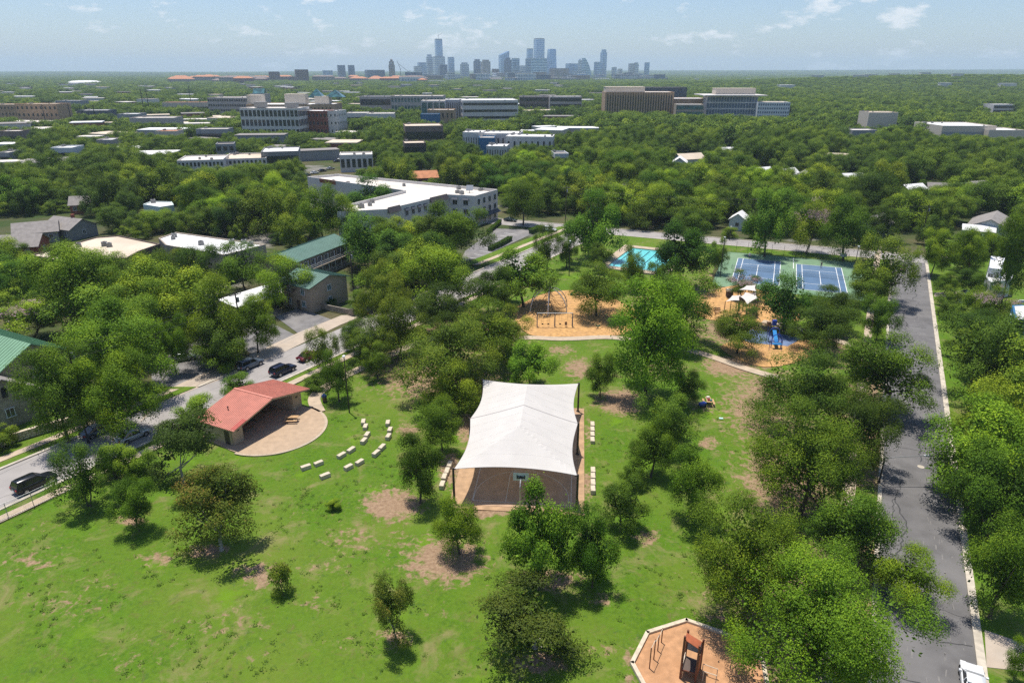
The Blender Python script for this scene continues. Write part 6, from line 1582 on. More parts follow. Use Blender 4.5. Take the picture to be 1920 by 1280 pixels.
mat('far_pink', (.46, .40, .37), .9, .05); mat('far_cream', (.58, .50, .41), .9, .05); mat('far_grey', (.30, .30, .31), .9, .05); mat('far_brown', (.22, .165, .14), .9, .06); mat('far_slate', (.10, .115, .14), .7, .06); mat('far_blueglass', (.09, .14, .20), .3, .2, .05)
t, h, y = mid_building('office_building', 'white gridded office building with dark windows left of the brick block', 455, 565, 203, 258, 26, 'stucco_white', 'roof_white', -.06, 'grid', 3, 14, 'glass_dark', units=2, vis=243, ww=.72, wh=.66)
on_roof(t, h, -12, 4, 8, 7, 4, 'metal_unit', 'plant_room'); on_roof(t, h, 12, 4, 9, 7, 3.5, 'metal_unit', 'plant_room')
t, h, y = mid_building('brick_office', 'red brick medical office with white corner right of the gridded one', 566, 617, 208, 254, 22, 'brick_red', 'roof_bright', -.15, 'grid', 3, 7, 'glass_dark', vis=247, ww=.5, wh=.4)
mid_building('white_office', 'white end wing of the red brick office', 612, 636, 208, 254, 20, 'stucco_white', 'roof_bright', -.15, 'grid', 3, 3, vis=240, ww=.3, wh=.3)
t, h, y = mid_building('hospital', 'long tan hospital with teal roof lanterns behind the gridded office', 466, 626, 196, 232, 40, 'brick_tan', 'roof_bright', .0, 'grid', 2, 22, 'glass_dark', vis=214, ww=.35, wh=.45, units=4)
for x, w, hh in ((-38, 14, 8), (2, 20, 9), (28, 14, 7)): on_roof(t, h, x, 0, w, 12, hh, 'far_cream', 'upper_block')
for x, r, hh in ((22, 7, 8), (40, 9, 7)):
    mb = MB(); mb.add([(x-r, -5, h+6), (x+r, -5, h+6), (x+r, 7, h+6), (x-r, 7, h+6), (x, 1, h+6+hh)], [(0,1,4), (1,2,4), (2,3,4), (3,0,4)]); mb.obj('glass_lantern', M['glass_teal'], t)
mid_building('parking_garage', 'pinkish parking garage with dark openings left of the hospital', 393, 474, 183, 222, 30, 'far_pink', 'roof_white', -.05, 'grid', 4, 18, 'glass_dark', vis=206, ww=.7, wh=.42)
t, h, y = mid_building('stair_tower', 'pink stair tower with glass top beside the parking garage', 474, 504, 176, 224, 14, 'far_pink', 'roof_white', 0, 'grid', 4, 4, vis=196); 
mb = MB(); mb.add([(-6, -5, h), (6, -5, h), (6, 5, h), (-6, 5, h), (-6, 0, h+5), (6, 0, h+5)], [(0,1,5,4), (2,3,4,5), (1,2,5), (3,0,4)]); mb.obj('glass_roof', M['glass_teal'], t)
mid_building('tan_dormitory', 'tan brick block with rows of windows at the far left', -20, 60, 196, 232, 22, 'brick_tan', 'roof_tan', 0, 'grid', 3, 12, vis=218, ww=.4, wh=.4)
mid_building('tan_dormitory', 'tan brick wing stepping forward at the far left', 36, 116, 195, 236, 20, 'brick_tan', 'roof_tan', -.05, 'grid', 3, 9, vis=224, ww=.4, wh=.4)
mid_building('clinic', 'grey clinic with low hipped roof in the middle distance', 677, 735, 181, 222, 30, 'far_pink', 'far_grey', 0, 'band', 2, 8, vis=195)
mid_building('clinic', 'long grey clinic with teal glass storey right of the hipped one', 735, 832, 180, 224, 30, 'far_pink', 'roof_white', 0, 'grid', 3, 16, 'glass_teal', vis=196, ww=.7)
mid_building('glass_clinic', 'white framed clinic with teal glass front', 792, 836, 189, 240, 26, 'stucco_white', 'roof_white', .05, 'grid', 2, 4, 'glass_teal', vis=209, ww=.85, wh=.8)
mid_building('white_clinic', 'white ribbed clinic wing beside the glass front', 836, 872, 187, 236, 30, 'stucco_white', 'roof_bright', .05, 'grid', 1, 9, 'glass_mid', vis=203, ww=.4, wh=.8)
mid_building('parking_garage', 'white parking garage with dark open decks in the middle distance', 868, 972, 188, 240, 44, 'stucco_white', 'roof_bright', .12, 'band', 4, 8, 'glass_dark', vis=214, wh=.36)
mid_building('brick_clinic', 'small tan building with round topped windows below the glass clinic', 803, 852, 206, 246, 18, 'brick_tan', 'roof_white', 0, 'grid', 2, 6, vis=222, ww=.35, wh=.45)
mid_building('blue_store', 'small blue walled building left of the tan one', 790, 824, 214, 250, 12, 'siding_blue', 'roof_white', 0, vis=224, units=0)
mid_building('brown_garage', 'dark brown low office right of the white garage', 974, 1032, 181, 214, 30, 'far_brown', 'far_grey', 0, 'band', 3, 8, vis=196)
mid_building('bank_building', 'grey office with white stair shaft right of the brown office', 1030, 1090, 181, 216, 26, 'far_pink', 'roof_bright', 0, 'band', 3, 8, vis=198)
t, h, y = mid_building('ribbed_hospital', 'large tan hospital tower with tall vertical ribs', 1133, 1260, 173, 226, 34, 'brick_tan', 'roof_white', -.02, 'rib', 6, 27, 'glass_dark', vis=207, parapet=.4, units=0)
on_roof(t, h, -14, 0, 40, 18, 5, 'far_cream', 'penthouse')
mid_building('grey_hospital', 'dark slate hospital block behind the ribbed tower', 1142, 1284, 164, 216, 30, 'far_slate', 'roof_white', 0, None, vis=175, units=3)
mid_building('curved_wing', 'low tan wing right of the ribbed tower', 1258, 1322, 185, 224, 34, 'brick_tan', 'roof_bright', 0, vis=196, units=2)
mid_building('teal_glass_wing', 'teal glass wing in front of the low tan wing', 1266, 1316, 196, 230, 20, 'stucco_tan', 'roof_bright', -.1, 'band', 3, 5, 'glass_teal', vis=213, wh=.6, units=0)
t, h, y = mid_building('glass_hospital', 'glass hospital block with white frame and overhanging roof', 1323, 1414, 180, 228, 32, 'stucco_white', 'roof_bright', -.12, 'grid', 4, 18, 'far_blueglass', vis=214, ww=.84, wh=.78, units=0)
mb = MB(); mb.box((0, 0, h+.5), (62, 44, .8)); mb.obj('roof_slab', M['stucco_white'], t); on_roof(t, h+1, 4, 2, 40, 14, 6, 'far_cream', 'penthouse')
mid_building('blue_garage', 'blue white parking garage right of the glass hospital', 1418, 1476, 192, 230, 28, 'siding_white', 'roof_tan', -.1, 'grid', 5, 14, 'far_blueglass', vis=217, ww=.6, wh=.5)
t, h, y = mid_building('tan_block', 'windowless tan brick block rising from the right canopy', 1624, 1676, 211, 250, 22, 'far_cream', 'roof_tan', -.1, None, vis=234, units=6)
mid_building('long_white_store', 'long low store with bright white roof on the right', 1762, 1860, 236, 268, 40, 'far_cream', 'roof_bright', -.05, 'band', 1, 8, 'far_grey', vis=252, units=5, wh=.3)
mid_building('long_white_store', 'lower white roofed end of the long store on the right', 1850, 1915, 244, 270, 26, 'far_cream', 'roof_bright', -.05, None, vis=256, units=3)
mid_building('flat_house', 'low flat roofed building in the right canopy left of the tan block', 1596, 1642, 244, 262, 16, 'far_grey', 'roof_white', 0, None, vis=251, units=2)
mid_building('hill_office', 'white terraced office on the wooded hill at the right', 1860, 1900, 196, 214, 20, 'stucco_white', 'roof_bright', 0, 'band', 2, 6, vis=210)
for (u0, u1, vt, vb, dp, lb) in ((868, 905, 248, 288, 16, 'first white roofed row in the middle distance'), (903, 975, 250, 288, 18, 'long white roofed row with roof vents in the middle distance'), (948, 1036, 256, 294, 16, 'near white roofed row with roof vents in the middle distance'), (912, 950, 274, 302, 14, 'small white roofed block below the white rows')):
    mid_building('row_building', lb, u0, u1, vt, vb, dp, 'stucco_white', 'roof_bright', -.12, 'grid', 1, 8, vis=vt+14, units=6, parapet=.3, ww=.3)
mid_building('blue_wall_shop', 'shop with bright blue wall at the end of the white rows', 898, 928, 258, 292, 12, 'siding_blue', 'roof_white', 0, None, vis=270, units=0)
mid_building('brown_roof_shop', 'dark walled shop with tan flat roof in the middle distance', 762, 832, 236, 272, 26, 'far_brown', 'roof_tan', .2, 'band', 1, 6, vis=262, units=2, wh=.4)
mid_building('brown_shop', 'brown shop half hidden by trees below the tan roof', 760, 800, 268, 302, 16, 'siding_brown', 'roof_tan', .2, 'band', 1, 4, vis=285, units=1)
mid_building('white_office_row', 'low white office with narrow windows left of the sunny lot', 340, 420, 300, 330, 22, 'stucco_white', 'roof_white', .25, 'grid', 2, 12, vis=309, units=3, ww=.5)
mid_building('white_office_row', 'low white office with columned front and flat roof', 425, 500, 297, 322, 26, 'stucco_white', 'roof_tan', .25, 'grid', 2, 10, vis=305, units=3, ww=.5)
mid_building('dark_office', 'low dark glass office with white roof edge', 495, 562, 284, 318, 24, 'siding_grey', 'roof_bright', .25, 'band', 1, 6, vis=296, units=3)
mid_building('grey_house', 'grey walled two storey house with pale hip roof', 410, 442, 270, 302, 12, 'far_grey', 'roof_grey', .3, 'grid', 2, 3, vis=288, units=0)
mid_building('lot_building', 'low white building beside the street behind the white hotel', 640, 700, 290, 322, 14, 'stucco_white', 'roof_white', .2, 'grid', 1, 6, vis=312, units=2)
for (u0, u1, vt, vb, w_, r_, lb) in ((250, 330, 221, 252, 'far_pink', 'roof_white', 'long white roofed shop among the left trees'), (225, 262, 214, 240, 'far_grey', 'roof_bright', 'pale roofed workshop among the left trees'), (0, 42, 246, 274, 'far_brown', 'roof_white', 'dark walled shop with white roof at the left edge'),
        (150, 205, 207, 232, 'far_slate', 'roof_bright', 'white roofed warehouse row near the masts'), (110, 155, 189, 214, 'far_grey', 'roof_bright', 'bright metal roofed sheds behind the tan dormitory'), (260, 290, 186, 206, 'stucco_white', 'roof_tan', 'pale house with tan roof near the twin masts'),
        (310, 398, 192, 218, 'far_cream', 'roof_tile', 'orange tile roofed apartments left of the pink garage'), (296, 334, 246, 272, 'far_cream', 'roof_tile', 'orange tile roofed restaurant among the left trees'), (372, 430, 242, 268, 'far_grey', 'roof_white', 'low pale office in front of the pink garage'),
        (186, 215, 262, 286, 'far_pink', 'roof_bright', 'white roofed house deep in the left trees'), (100, 140, 277, 305, 'siding_white', 'roof_bright', 'white house with bright roof in the left trees'), (0, 22, 286, 310, 'far_grey', 'roof_white', 'white roofed shop at the left edge in the trees'), (690, 740, 213, 240, 'stucco_white', 'roof_white', 'white low clinic in the trees left of the glass clinic'),
        (652, 690, 212, 236, 'stucco_white', 'roof_white', 'white shop in the trees right of the brick office'), (1040, 1066, 288, 312, 'siding_white', 'roof_grey', 'white walled house in the canopy behind the white rows')):
    mid_building('town_building', lb, u0, u1, vt, vb, 20 if vb < 260 else 14, w_, r_, .1, 'band', 1, 6, vis=vt+6, units=2, wh=.35)
# --- campus and downtown
def tower_mat(name, wall, glassc, sx, sz, rough=.35):
    """facade of floors and bays; the panes are far below a pixel here"""
    m, N, L = nodes_of(name); b = N['Principled BSDF']; b.inputs['Roughness'].default_value = rough; b.inputs['Specular IOR Level'].default_value = .6; b.inputs['Metallic'].default_value = .55
    tc = N.new('ShaderNodeTexCoord'); sp = N.new('ShaderNodeSeparateXYZ'); L.new(tc.outputs['Object'], sp.inputs[0])
    def stripe(v, per, duty):
        f = mth(N, L, 'FRACT', mth(N, L, 'DIVIDE', v, per), 0); return mth(N, L, 'LESS_THAN', f, duty)
    s = mth(N, L, 'MULTIPLY', stripe(sp.outputs['Z'], sz, .66), stripe(mth(N, L, 'ADD', sp.outputs['X'], sp.outputs['Y']), sx, .78))
    nz = noise(N, L, tc.outputs['Object'], .03, 3)
    g = mixc(N, L, rng(N, L, nz, .35, .65), tuple(c*.75 for c in glassc), tuple(min(1, c*1.3) for c in glassc))
    L.new(mixc(N, L, s, wall, g), b.inputs['Base Color']); MATS[name] = m
tower_mat('tw_blue', (.36, .50, .66), (.07, .20, .40), 9, 12, .2); tower_mat('tw_dark', (.08, .14, .23), (.015, .06, .15), 7, 8, .25); tower_mat('tw_pale', (.62, .64, .66), (.14, .24, .36), 11, 12); tower_mat('tw_teal', (.40, .56, .66), (.03, .16, .30), 12, 14, .2)
tower_mat('tw_tan', (.42, .35, .29), (.12, .12, .13), 9, 9, .7); tower_mat('tw_brick', (.24, .12, .09), (.08, .06, .06), 8, 8, .8); tower_mat('tw_white', (.75, .73, .70), (.20, .25, .31), 10, 11, .6)
def tower(label, u0, u1, vt, y, m_, shape='box', depth=None, group='downtown towers', name='tower', yaw=.35):
    d = at_dist(u1, y).x-at_dist(u0, y).x; x = at_dist((u0+u1)/2, y).x; h = z_for(vt, y)
    t = thing(name, label, 'tower' if name == 'tower' else 'building', (x, y, -1), 0, group); w = d; dp = depth or w*.9
    c_, s_ = math.cos(yaw), math.sin(yaw); k = w/(w*c_+dp*s_); w, dp = w*k, dp*k
    def R(px, py): return (px*c_-py*s_, px*s_+py*c_)
    def rect(f, fy=None, ox=0, oy=0): fy = fy or f; return [R(ox+sx*w/2*f, oy+sy*dp/2*fy) for sx, sy in ((-1, -1), (1, -1), (1, 1), (-1, 1))]
    mb = MB()
    if shape == 'sail':                      # one vertical edge, one curved edge
        rings = []
        for j in range(11):
            f = j/10; xr = w/2-w*.92*f**2.2; rings.append([(*R(-w/2, -dp/2), h*f), (*R(xr, -dp/2), h*f), (*R(xr, dp/2), h*f), (*R(-w/2, dp/2), h*f)])
        mb.loft(rings)
    elif shape == 'wedge':                   # slanted top
        r0 = [(*p, 0) for p in rect(1)]; r1 = [(*p, h*(.86 if i in (0, 3) else 1)) for i, p in enumerate(rect(1))]; mb.loft([r0, r1])
    elif shape == 'taper': mb.loft([[(*p, 0) for p in rect(1)], [(*p, h*.96) for p in rect(.74)], [(*p, h) for p in rect(.7)]])
    else: mb.loft([[(*p, 0) for p in rect(1)], [(*p, h*(.9 if shape in ('step', 'spire') else .975)) for p in rect(1)]])
    mb.obj('shaft', M[m_], t)
    if shape in ('box', 'step', 'spire'):
        mb = MB(); f = .72 if shape == 'step' else (.5 if shape == 'spire' else .94); z0 = h*(.9 if shape in ('step', 'spire') else .975); mb.loft([[(*p, z0) for p in rect(f)], [(*p, h) for p in rect(f if shape != 'spire' else .05)]]); mb.obj('crown_storey', M[m_] if shape != 'box' else M['far_grey'], t)
    mb = MB(); mb.loft([[(*p, 0) for p in rect(1.25)], [(*p, min(h*.16, 22)) for p in rect(1.25)]]); mb.obj('podium', M['tw_pale'], t)
    return t, h
for row in (('tall unfinished tower with a crane on its roof', 817, 832, 73, 4900, 'tw_blue'), ('shorter blue tower left of the unfinished one', 800, 813, 102, 4850, 'tw_pale', 'step'), ('broad podium block under the unfinished tower', 812, 836, 106, 4700, 'tw_pale'),
    ('pale block at the left foot of downtown', 776, 792, 124, 4600, 'tw_white'), ('low pale blue block behind it', 783, 801, 117, 5000, 'tw_blue'), ('dark glass cube in front of downtown', 822, 840, 121, 4100, 'tw_dark'), ('plain blue slab right of the unfinished tower', 840, 853, 107, 4900, 'tw_blue'),
    ('pale double slab in the centre left', 863, 880, 117, 4700, 'tw_pale', 'step'), ('slim dark and white tower', 888, 902, 111, 4500, 'tw_dark', 'step'), ('cream domed block', 902, 920, 112, 4800, 'tw_tan', 'step'), ('small brick block in the centre', 922, 936, 129, 4300, 'tw_brick'),
    ('blue tower with rounded top', 935, 955, 96, 4900, 'tw_blue', 'wedge'), ('dark narrow tower before the rounded one', 945, 959, 108, 4300, 'tw_dark', 'step'), ('teal patterned tower beside the narrow one', 959, 974, 109, 4400, 'tw_teal'), ('pale low slab behind the patterned block', 974, 988, 123, 4600, 'tw_pale'),
    ('blue slab left of the tallest pair', 987, 999, 91, 4900, 'tw_blue'), ('tall flat topped glass tower, highest in the centre', 1000, 1020, 72, 5000, 'tw_blue'), ('wide patterned block in the very centre', 985, 1025, 109, 4200, 'tw_teal'), ('leaning glass tower with tapered sides', 1023, 1044, 92, 4600, 'tw_blue', 'taper'),
    ('low cream apartments right of the centre', 1030, 1066, 128, 4200, 'tw_tan'), ('broad blue block behind the sail tower', 1060, 1083, 119, 4900, 'tw_blue'), ('slim tower left of the sail tower', 1083, 1090, 109, 4700, 'tw_pale', 'spire'), ('curved sail shaped glass tower', 1090, 1108, 109, 4500, 'tw_teal', 'sail'),
    ('blue slab attached to the jagged tower', 1113, 1127, 116, 4700, 'tw_blue'), ('jagged stacked tower on the right of downtown', 1124, 1136, 93, 4900, 'tw_blue', 'step'), ('small grey tower right of the jagged one', 1146, 1155, 126, 4700, 'tw_pale'), ('low tower right of the small grey one', 1157, 1166, 129, 4800, 'tw_white'),
    ('pale pair tower, left half', 1177, 1187, 119, 4700, 'tw_white'), ('pale pair tower, right half', 1186, 1196, 117, 4700, 'tw_pale', 'step'), ('lone slim tower at the right end of the skyline', 1207, 1216, 117, 4500, 'tw_blue'), ('dark blue twin block left of the clock tower, first', 633, 650, 122, 4300, 'tw_dark'),
    ('dark blue twin block left of the clock tower, second', 653, 667, 122, 4300, 'tw_dark'), ('wide dark block left of the clock tower', 683, 724, 131, 3900, 'tw_dark'), ('pale blue low pair at the far left of downtown', 604, 626, 132, 4800, 'tw_blue'), ('brown residence tower left of downtown', 553, 582, 130, 2900, 'tw_brick'),
    ('low brown wing beside the residence tower', 540, 556, 143, 2900, 'tw_brick'), ('grey ridged campus block with flat top', 504, 528, 134, 3000, 'tw_brick'), ('white fronted hall below downtown', 801, 838, 151, 2700, 'tw_white'), ('dark cube beside the red roofs', 796, 815, 141, 3300, 'tw_dark'),
    ('white hall at the foot of downtown', 905, 920, 147, 3000, 'tw_white'), ('cream hall below the patterned block', 1015, 1055, 145, 3200, 'tw_tan'), ('low white block near the right hospital', 1100, 1116, 145, 3600, 'tw_white'), ('grey low block right of the sail tower foot', 1170, 1184, 136, 3900, 'tw_dark')):
    lb, u0, u1, vt, y, m_ = row[:6]; t, h = tower(lb+' on the skyline', u0, u1, vt, y, m_, row[6] if len(row) > 6 else 'box')
    if 'crane' in lb:
        mb = MB(); mb.cyl((2, 0, h-5), (2, 0, h+26), 1.0, n=5); mb.tube([(2, 0, h+20), (28, 0, h+36)], .8, 5); mb.tube([(2, 0, h+20), (-9, 0, h+16)], .8, 5); mb.obj('crane', M['far_grey'], t)
p = at_dist(736, 3700); h = z_for(110, 3700); t = thing('clock_tower', 'tan clock tower with stepped top left of downtown', 'tower', (p.x, p.y, -1)); w = 13.5
mb = MB(); mb.loft([[(-w, -w, 0), (w, -w, 0), (w, w, 0), (-w, w, 0)], [(-w, -w, h*.72), (w, -w, h*.72), (w, w, h*.72), (-w, w, h*.72)]]); mb.obj('shaft', M['tw_tan'], t)
mb = MB(); k = w*.8; mb.loft([[(-k, -k, h*.72), (k, -k, h*.72), (k, k, h*.72), (-k, k, h*.72)], [(-k, -k, h*.88), (k, -k, h*.88), (k, k, h*.88), (-k, k, h*.88)]]); mb.obj('belfry', M['tw_tan'], t)
mb = MB(); k = w*.5; mb.loft([[(-k, -k, h*.88), (k, -k, h*.88), (k, k, h*.88), (-k, k, h*.88)], [(-k*.7, -k*.7, h*.97), (k*.7, -k*.7, h*.97), (k*.7, k*.7, h*.97), (-k*.7, k*.7, h*.97)], [(-1, -1, h), (1, -1, h), (1, 1, h), (-1, 1, h)]]); mb.obj('lantern', M['tw_tan'], t)
mb = MB(); mb.cyl((0, -w*.8-.3, h*.80), (0, -w*.8-.1, h*.80), 4.2, n=16); mb.obj('clock_face', M['siding_white'], t)
for u, vt, vb, du in ((752, 118, 152, -4), (766, 122, 150, -14)):
    y = 3400; b = at_dist(u, y); h = z_for(vt+12, y); t = thing('tower_crane', 'construction crane %s of the clock tower' % ('just right' if u < 760 else 'further right'), 'crane', (b.x, b.y, 0)); mb = MB(); mb.cyl((0, 0, 0), (0, 0, h), 1.0, n=5); mb.obj('mast', M['far_slate'], t)
    mb = MB(); mb.tube([(0, 0, h), (du*3.2, 0, h+34)], .9, 5); mb.tube([(0, 0, h), (-du*.9, 0, h+2)], 1.1, 5); mb.obj('jib', M['far_slate'], t)
p = at_dist(160, 2500); t = thing('dome_roof', 'white domed arena roof on the left horizon', 'arena', (p.x, p.y, 0)); mb = MB(); mb.smooth = True; r = at_dist(188, 2500).x-p.x; hh = z_for(151, 2500)
mb.loft([[(r*f*math.cos(2*math.pi*k/32), r*f*math.sin(2*math.pi*k/32), z) for k in range(32)] for f, z in ((1, hh*.45), (1, hh*.55), (.92, hh*.76), (.72, hh*.92), (.4, hh*.985), (.05, hh))]); mb.obj('dome', M['roof_bright'], t)
mb = MB(); mb.cyl((0, 0, -1), (0, 0, hh*.5), r*.96, n=32); mb.obj('drum', M['far_cream'], t)
# campus halls with red tiled roofs and the low town at its foot: many alike
rr = random.Random(21)
HALLS = []
CW_ = {'tw_tan': 'tan', 'tw_brick': 'brick', 'tw_pale': 'pale grey', 'tw_white': 'white', 'tw_dark': 'dark', 'tw_blue': 'blue', 'far_cream': 'cream', 'far_pink': 'pinkish', 'stucco_white': 'white', 'far_grey': 'grey', 'brick_red': 'red brick'}
def far_hall(x, y, w, d, h, wall, roof, label, group, hip=False):
    z = float(relief(x, y)); t = thing('far_hall', label, 'building', (x, y, z-1), rr.uniform(-.5, .5), group)
    mb = MB(); mb.box((0, 0, h/2), (w, d, h)); mb.obj('wall', M[wall], t)
    mb = MB()
    if hip: mb.add([(-w/2-1, -d/2-1, h), (w/2+1, -d/2-1, h), (w/2+1, d/2+1, h), (-w/2-1, d/2+1, h), (-w/2+d/2, 0, h+d*.22), (w/2-d/2, 0, h+d*.22)], [(0,1,5,4), (1,2,5), (2,3,4,5), (3,0,4), (3,2,1,0)])
    else: mb.box((0, 0, h+.3), (w+.6, d+.6, .6))
    mb.obj('roof', M[roof], t); FOOT.append((x, y, max(w, d)*.5)); HALLS.append((t, CW_[wall], 'tiled campus hall' if hip else 'hillside building' if 'hills' in group else 'downtown foot block' if 'downtown' in group else 'low building', 'long' if w > 60 or (y < 2400 and w > 32) else 'short'))
for k in range(34):
    u = rr.uniform(600, 800) if k < 14 else rr.uniform(330, 560); y = rr.uniform(2500, 3500); far_hall(at_dist(u, y).x, y, rr.uniform(45, 110), rr.uniform(18, 30), rr.uniform(14, 26), rr.choice(('tw_tan', 'tw_brick', 'tw_pale')), rr.choice(('roof_tile', 'roof_tile', 'far_brown')), 'campus hall with tiled roof between the trees and downtown', 'campus halls', True)
for k in range(60):
    u = rr.uniform(770, 1240); y = rr.uniform(2900, 4300); far_hall(at_dist(u, y).x, y, rr.uniform(30, 90), rr.uniform(20, 40), rr.uniform(12, 42), rr.choice(('tw_tan', 'tw_pale', 'tw_white', 'tw_dark', 'tw_blue')), rr.choice(('roof_bright', 'far_grey', 'roof_tan')), 'low flat roofed block at the foot of downtown', 'low blocks at the foot of downtown')
for k in range(190):
    y = 330*math.exp(rr.random()*2.1); u = rr.uniform(-40, 700) if rr.random() < .70 else rr.uniform(700, 1130)
    if y < 420 and u > 520: continue
    x = at_dist(u, y).x
    if any((x-f[0])**2+(y-f[1])**2 < (f[2]+16)**2 for f in FOOT): continue
    far_hall(x, y, rr.uniform(14, 40), rr.uniform(12, 24), rr.uniform(5.5, 9), rr.choice(('far_cream', 'far_pink', 'stucco_white', 'far_grey', 'brick_red')), rr.choice(('roof_bright', 'roof_bright', 'roof_white', 'roof_tan', 'roof_grey')), 'low flat roofed building scattered among the far trees', 'low buildings among the far trees')
    if k % 3: q = PROJ(x, y, 8); hw_ = 14*FPX/q[2]; keep(q[0]-hw_, q[1]-2, q[0]+hw_, q[1]+2+1200/y, y-5)
for k in range(95):
    v_ = rr.uniform(192, 332); y = base_of(v_); u = rr.uniform(-20, 640) if v_ > 262 or rr.random() < .6 else rr.uniform(640, 1100); x = at_dist(u, y).x
    if any((x-f[0])**2+(y-f[1])**2 < (f[2]+9)**2 for f in FOOT): continue
    far_hall(x, y, rr.uniform(11, 26), rr.uniform(9, 16), rr.uniform(4.5, 6.5), rr.choice(('far_cream', 'far_pink', 'stucco_white', 'far_grey')), rr.choice(('roof_bright', 'roof_white', 'roof_tan', 'roof_grey', 'roof_bright')), 'low building', 'low buildings among the far trees')
    q = PROJ(x, y, 6); hw_ = 9*FPX/q[2]; keep(q[0]-hw_, q[1]-1, q[0]+hw_, q[1]+1+900/y, y-5)
for k in range(26):
    y = 1500*math.exp(rr.random()*1.6); x = at_dist(rr.uniform(1300, 1920), y).x; far_hall(x, y, rr.uniform(14, 40), rr.uniform(10, 20), rr.uniform(14, 18), 'stucco_white', 'roof_bright', 'pale roof among the wooded hills on the right', 'pale roofs on the wooded hills')
# keep clear: buildings nearer by, roads, lots
for r in ((1420, 306, 1440, 314, 380), (1500, 314, 1515, 322, 360), (1590, 318, 1606, 325, 350), (1634, 400, 1652, 408, 260), (1702, 338, 1722, 346, 330), (1756, 336, 1774, 344, 330), (1360, 268, 1378, 276, 470), (1560, 280, 1578, 287, 430), (455, 588, 690, 700, 150), (285, 655, 452, 745, 150), (500, 440, 652, 560, 190), (540, 500, 640, 590, 160), (575, 322, 940, 400, 290), (930, 340, 940, 415, 290), (55, 438, 300, 470, 205), (290, 432, 500, 462, 205), (0, 590, 60, 660, 150), (0, 690, 50, 790, 140), (0, 380, 180, 440, 240), (266, 374, 328, 392, 260), (1826, 393, 1905, 432, 250),
          (1846, 478, 1902, 530, 190), (1890, 565, 1930, 620, 150), (1364, 402, 1404, 430, 240), (440, 530, 530, 590, 170), (1268, 280, 1315, 302, 460), (570, 290, 660, 332, 440), (780, 318, 806, 330, 400), (1700, 425, 1730, 470, 240), (870, 430, 1010, 485, 260), (940, 395, 1080, 425, 262), (1160, 428, 1600, 475, 240)): KEEP.append(r)
# --- scattered trees: the nearest as individuals, the rest as one wood
def in_park(x, y): return y < Scross(x)+CW+3 and Lfar(y)-1.5 < x < Rright(y)+2
rs2 = np.random.RandomState(9)
def grid_pts(y0, y1, sp):
    out = []; y = y0
    while y < y1:
        half = (y*CT+CAM_H*ST)*.76+25; n = int(2*half/sp)
        xs = -half+2*half*(np.arange(n)+rs2.uniform(-.35, .35, n)+.5)/n
        for x in xs: out.append((x, y+rs2.uniform(-.4, .4)*sp))
        y += sp*.9
    return out
FA = np.array(FOOT); KA = np.array(KEEP)
def clear(x, y, w, h):
    if in_park(x, y): return False
    if np.any((FA[:, 0]-x)**2+(FA[:, 1]-y)**2 < (FA[:, 2]+w*.16)**2): return False
    if Rleft(y)-1 < x < Rright(y)+1 and y < 216: return False
    if Scross(x)-2 < y < Scross(x)+CW+3 and y < 330: return False
    z = float(relief(x, y)); ut, vt, d = PROJ(x, y, z+h*.97); _, vb, _ = PROJ(x, y-w*.3, z+h*.25); hw = w*.42*FPX/d
    if np.any((KA[:, 4] > y) & (ut+hw > KA[:, 0]) & (ut-hw < KA[:, 2]) & (vb > KA[:, 1]) & (vt < KA[:, 3])): return False
    return -hw < ut < 1920+hw and vt < 1320
def fit_tree(x, y, w, h):
    for f in (1, .78, .6, .42, .28):
        ww, hh = w*(.35+.65*f), h*f
        if clear(x, y, ww, hh): return ww, hh
    return None
cand = []
for (x, y) in grid_pts(62, 470, 8.0):
    w = rs2.uniform(7.5, 15.5); h = min(w*rs2.uniform(.75, 1.15), 15.5)
    if y < 260 and any((x-t_[0])**2+(y-t_[1])**2 < (t_[2]*.72+w*.22)**2 for t_ in TREES): continue
    fit = fit_tree(x, y, w, h)
    if not fit: continue
    w, h = fit
    if x < 0 and y > 230 and rs2.uniform() < .06: continue
    cand.append((x, y, w, h))
for (x, y) in grid_pts(62, 300, 6.0):
    w = rs2.uniform(3.5, 6.5); h = w*rs2.uniform(.7, 1.0)
    if any((x-t_[0])**2+(y-t_[1])**2 < (t_[2]*.85+w*.4)**2 for t_ in TREES) or any((x-c_[0])**2+(y-c_[1])**2 < (c_[2]*.36+w*.4)**2 for c_ in cand if abs(c_[1]-y) < 12): continue
    if clear(x, y, w, h): cand.append((x, y, w, h))
cand.sort(key=lambda c: (c[0]**2+c[1]**2)/c[2]**2)
NIND = 205
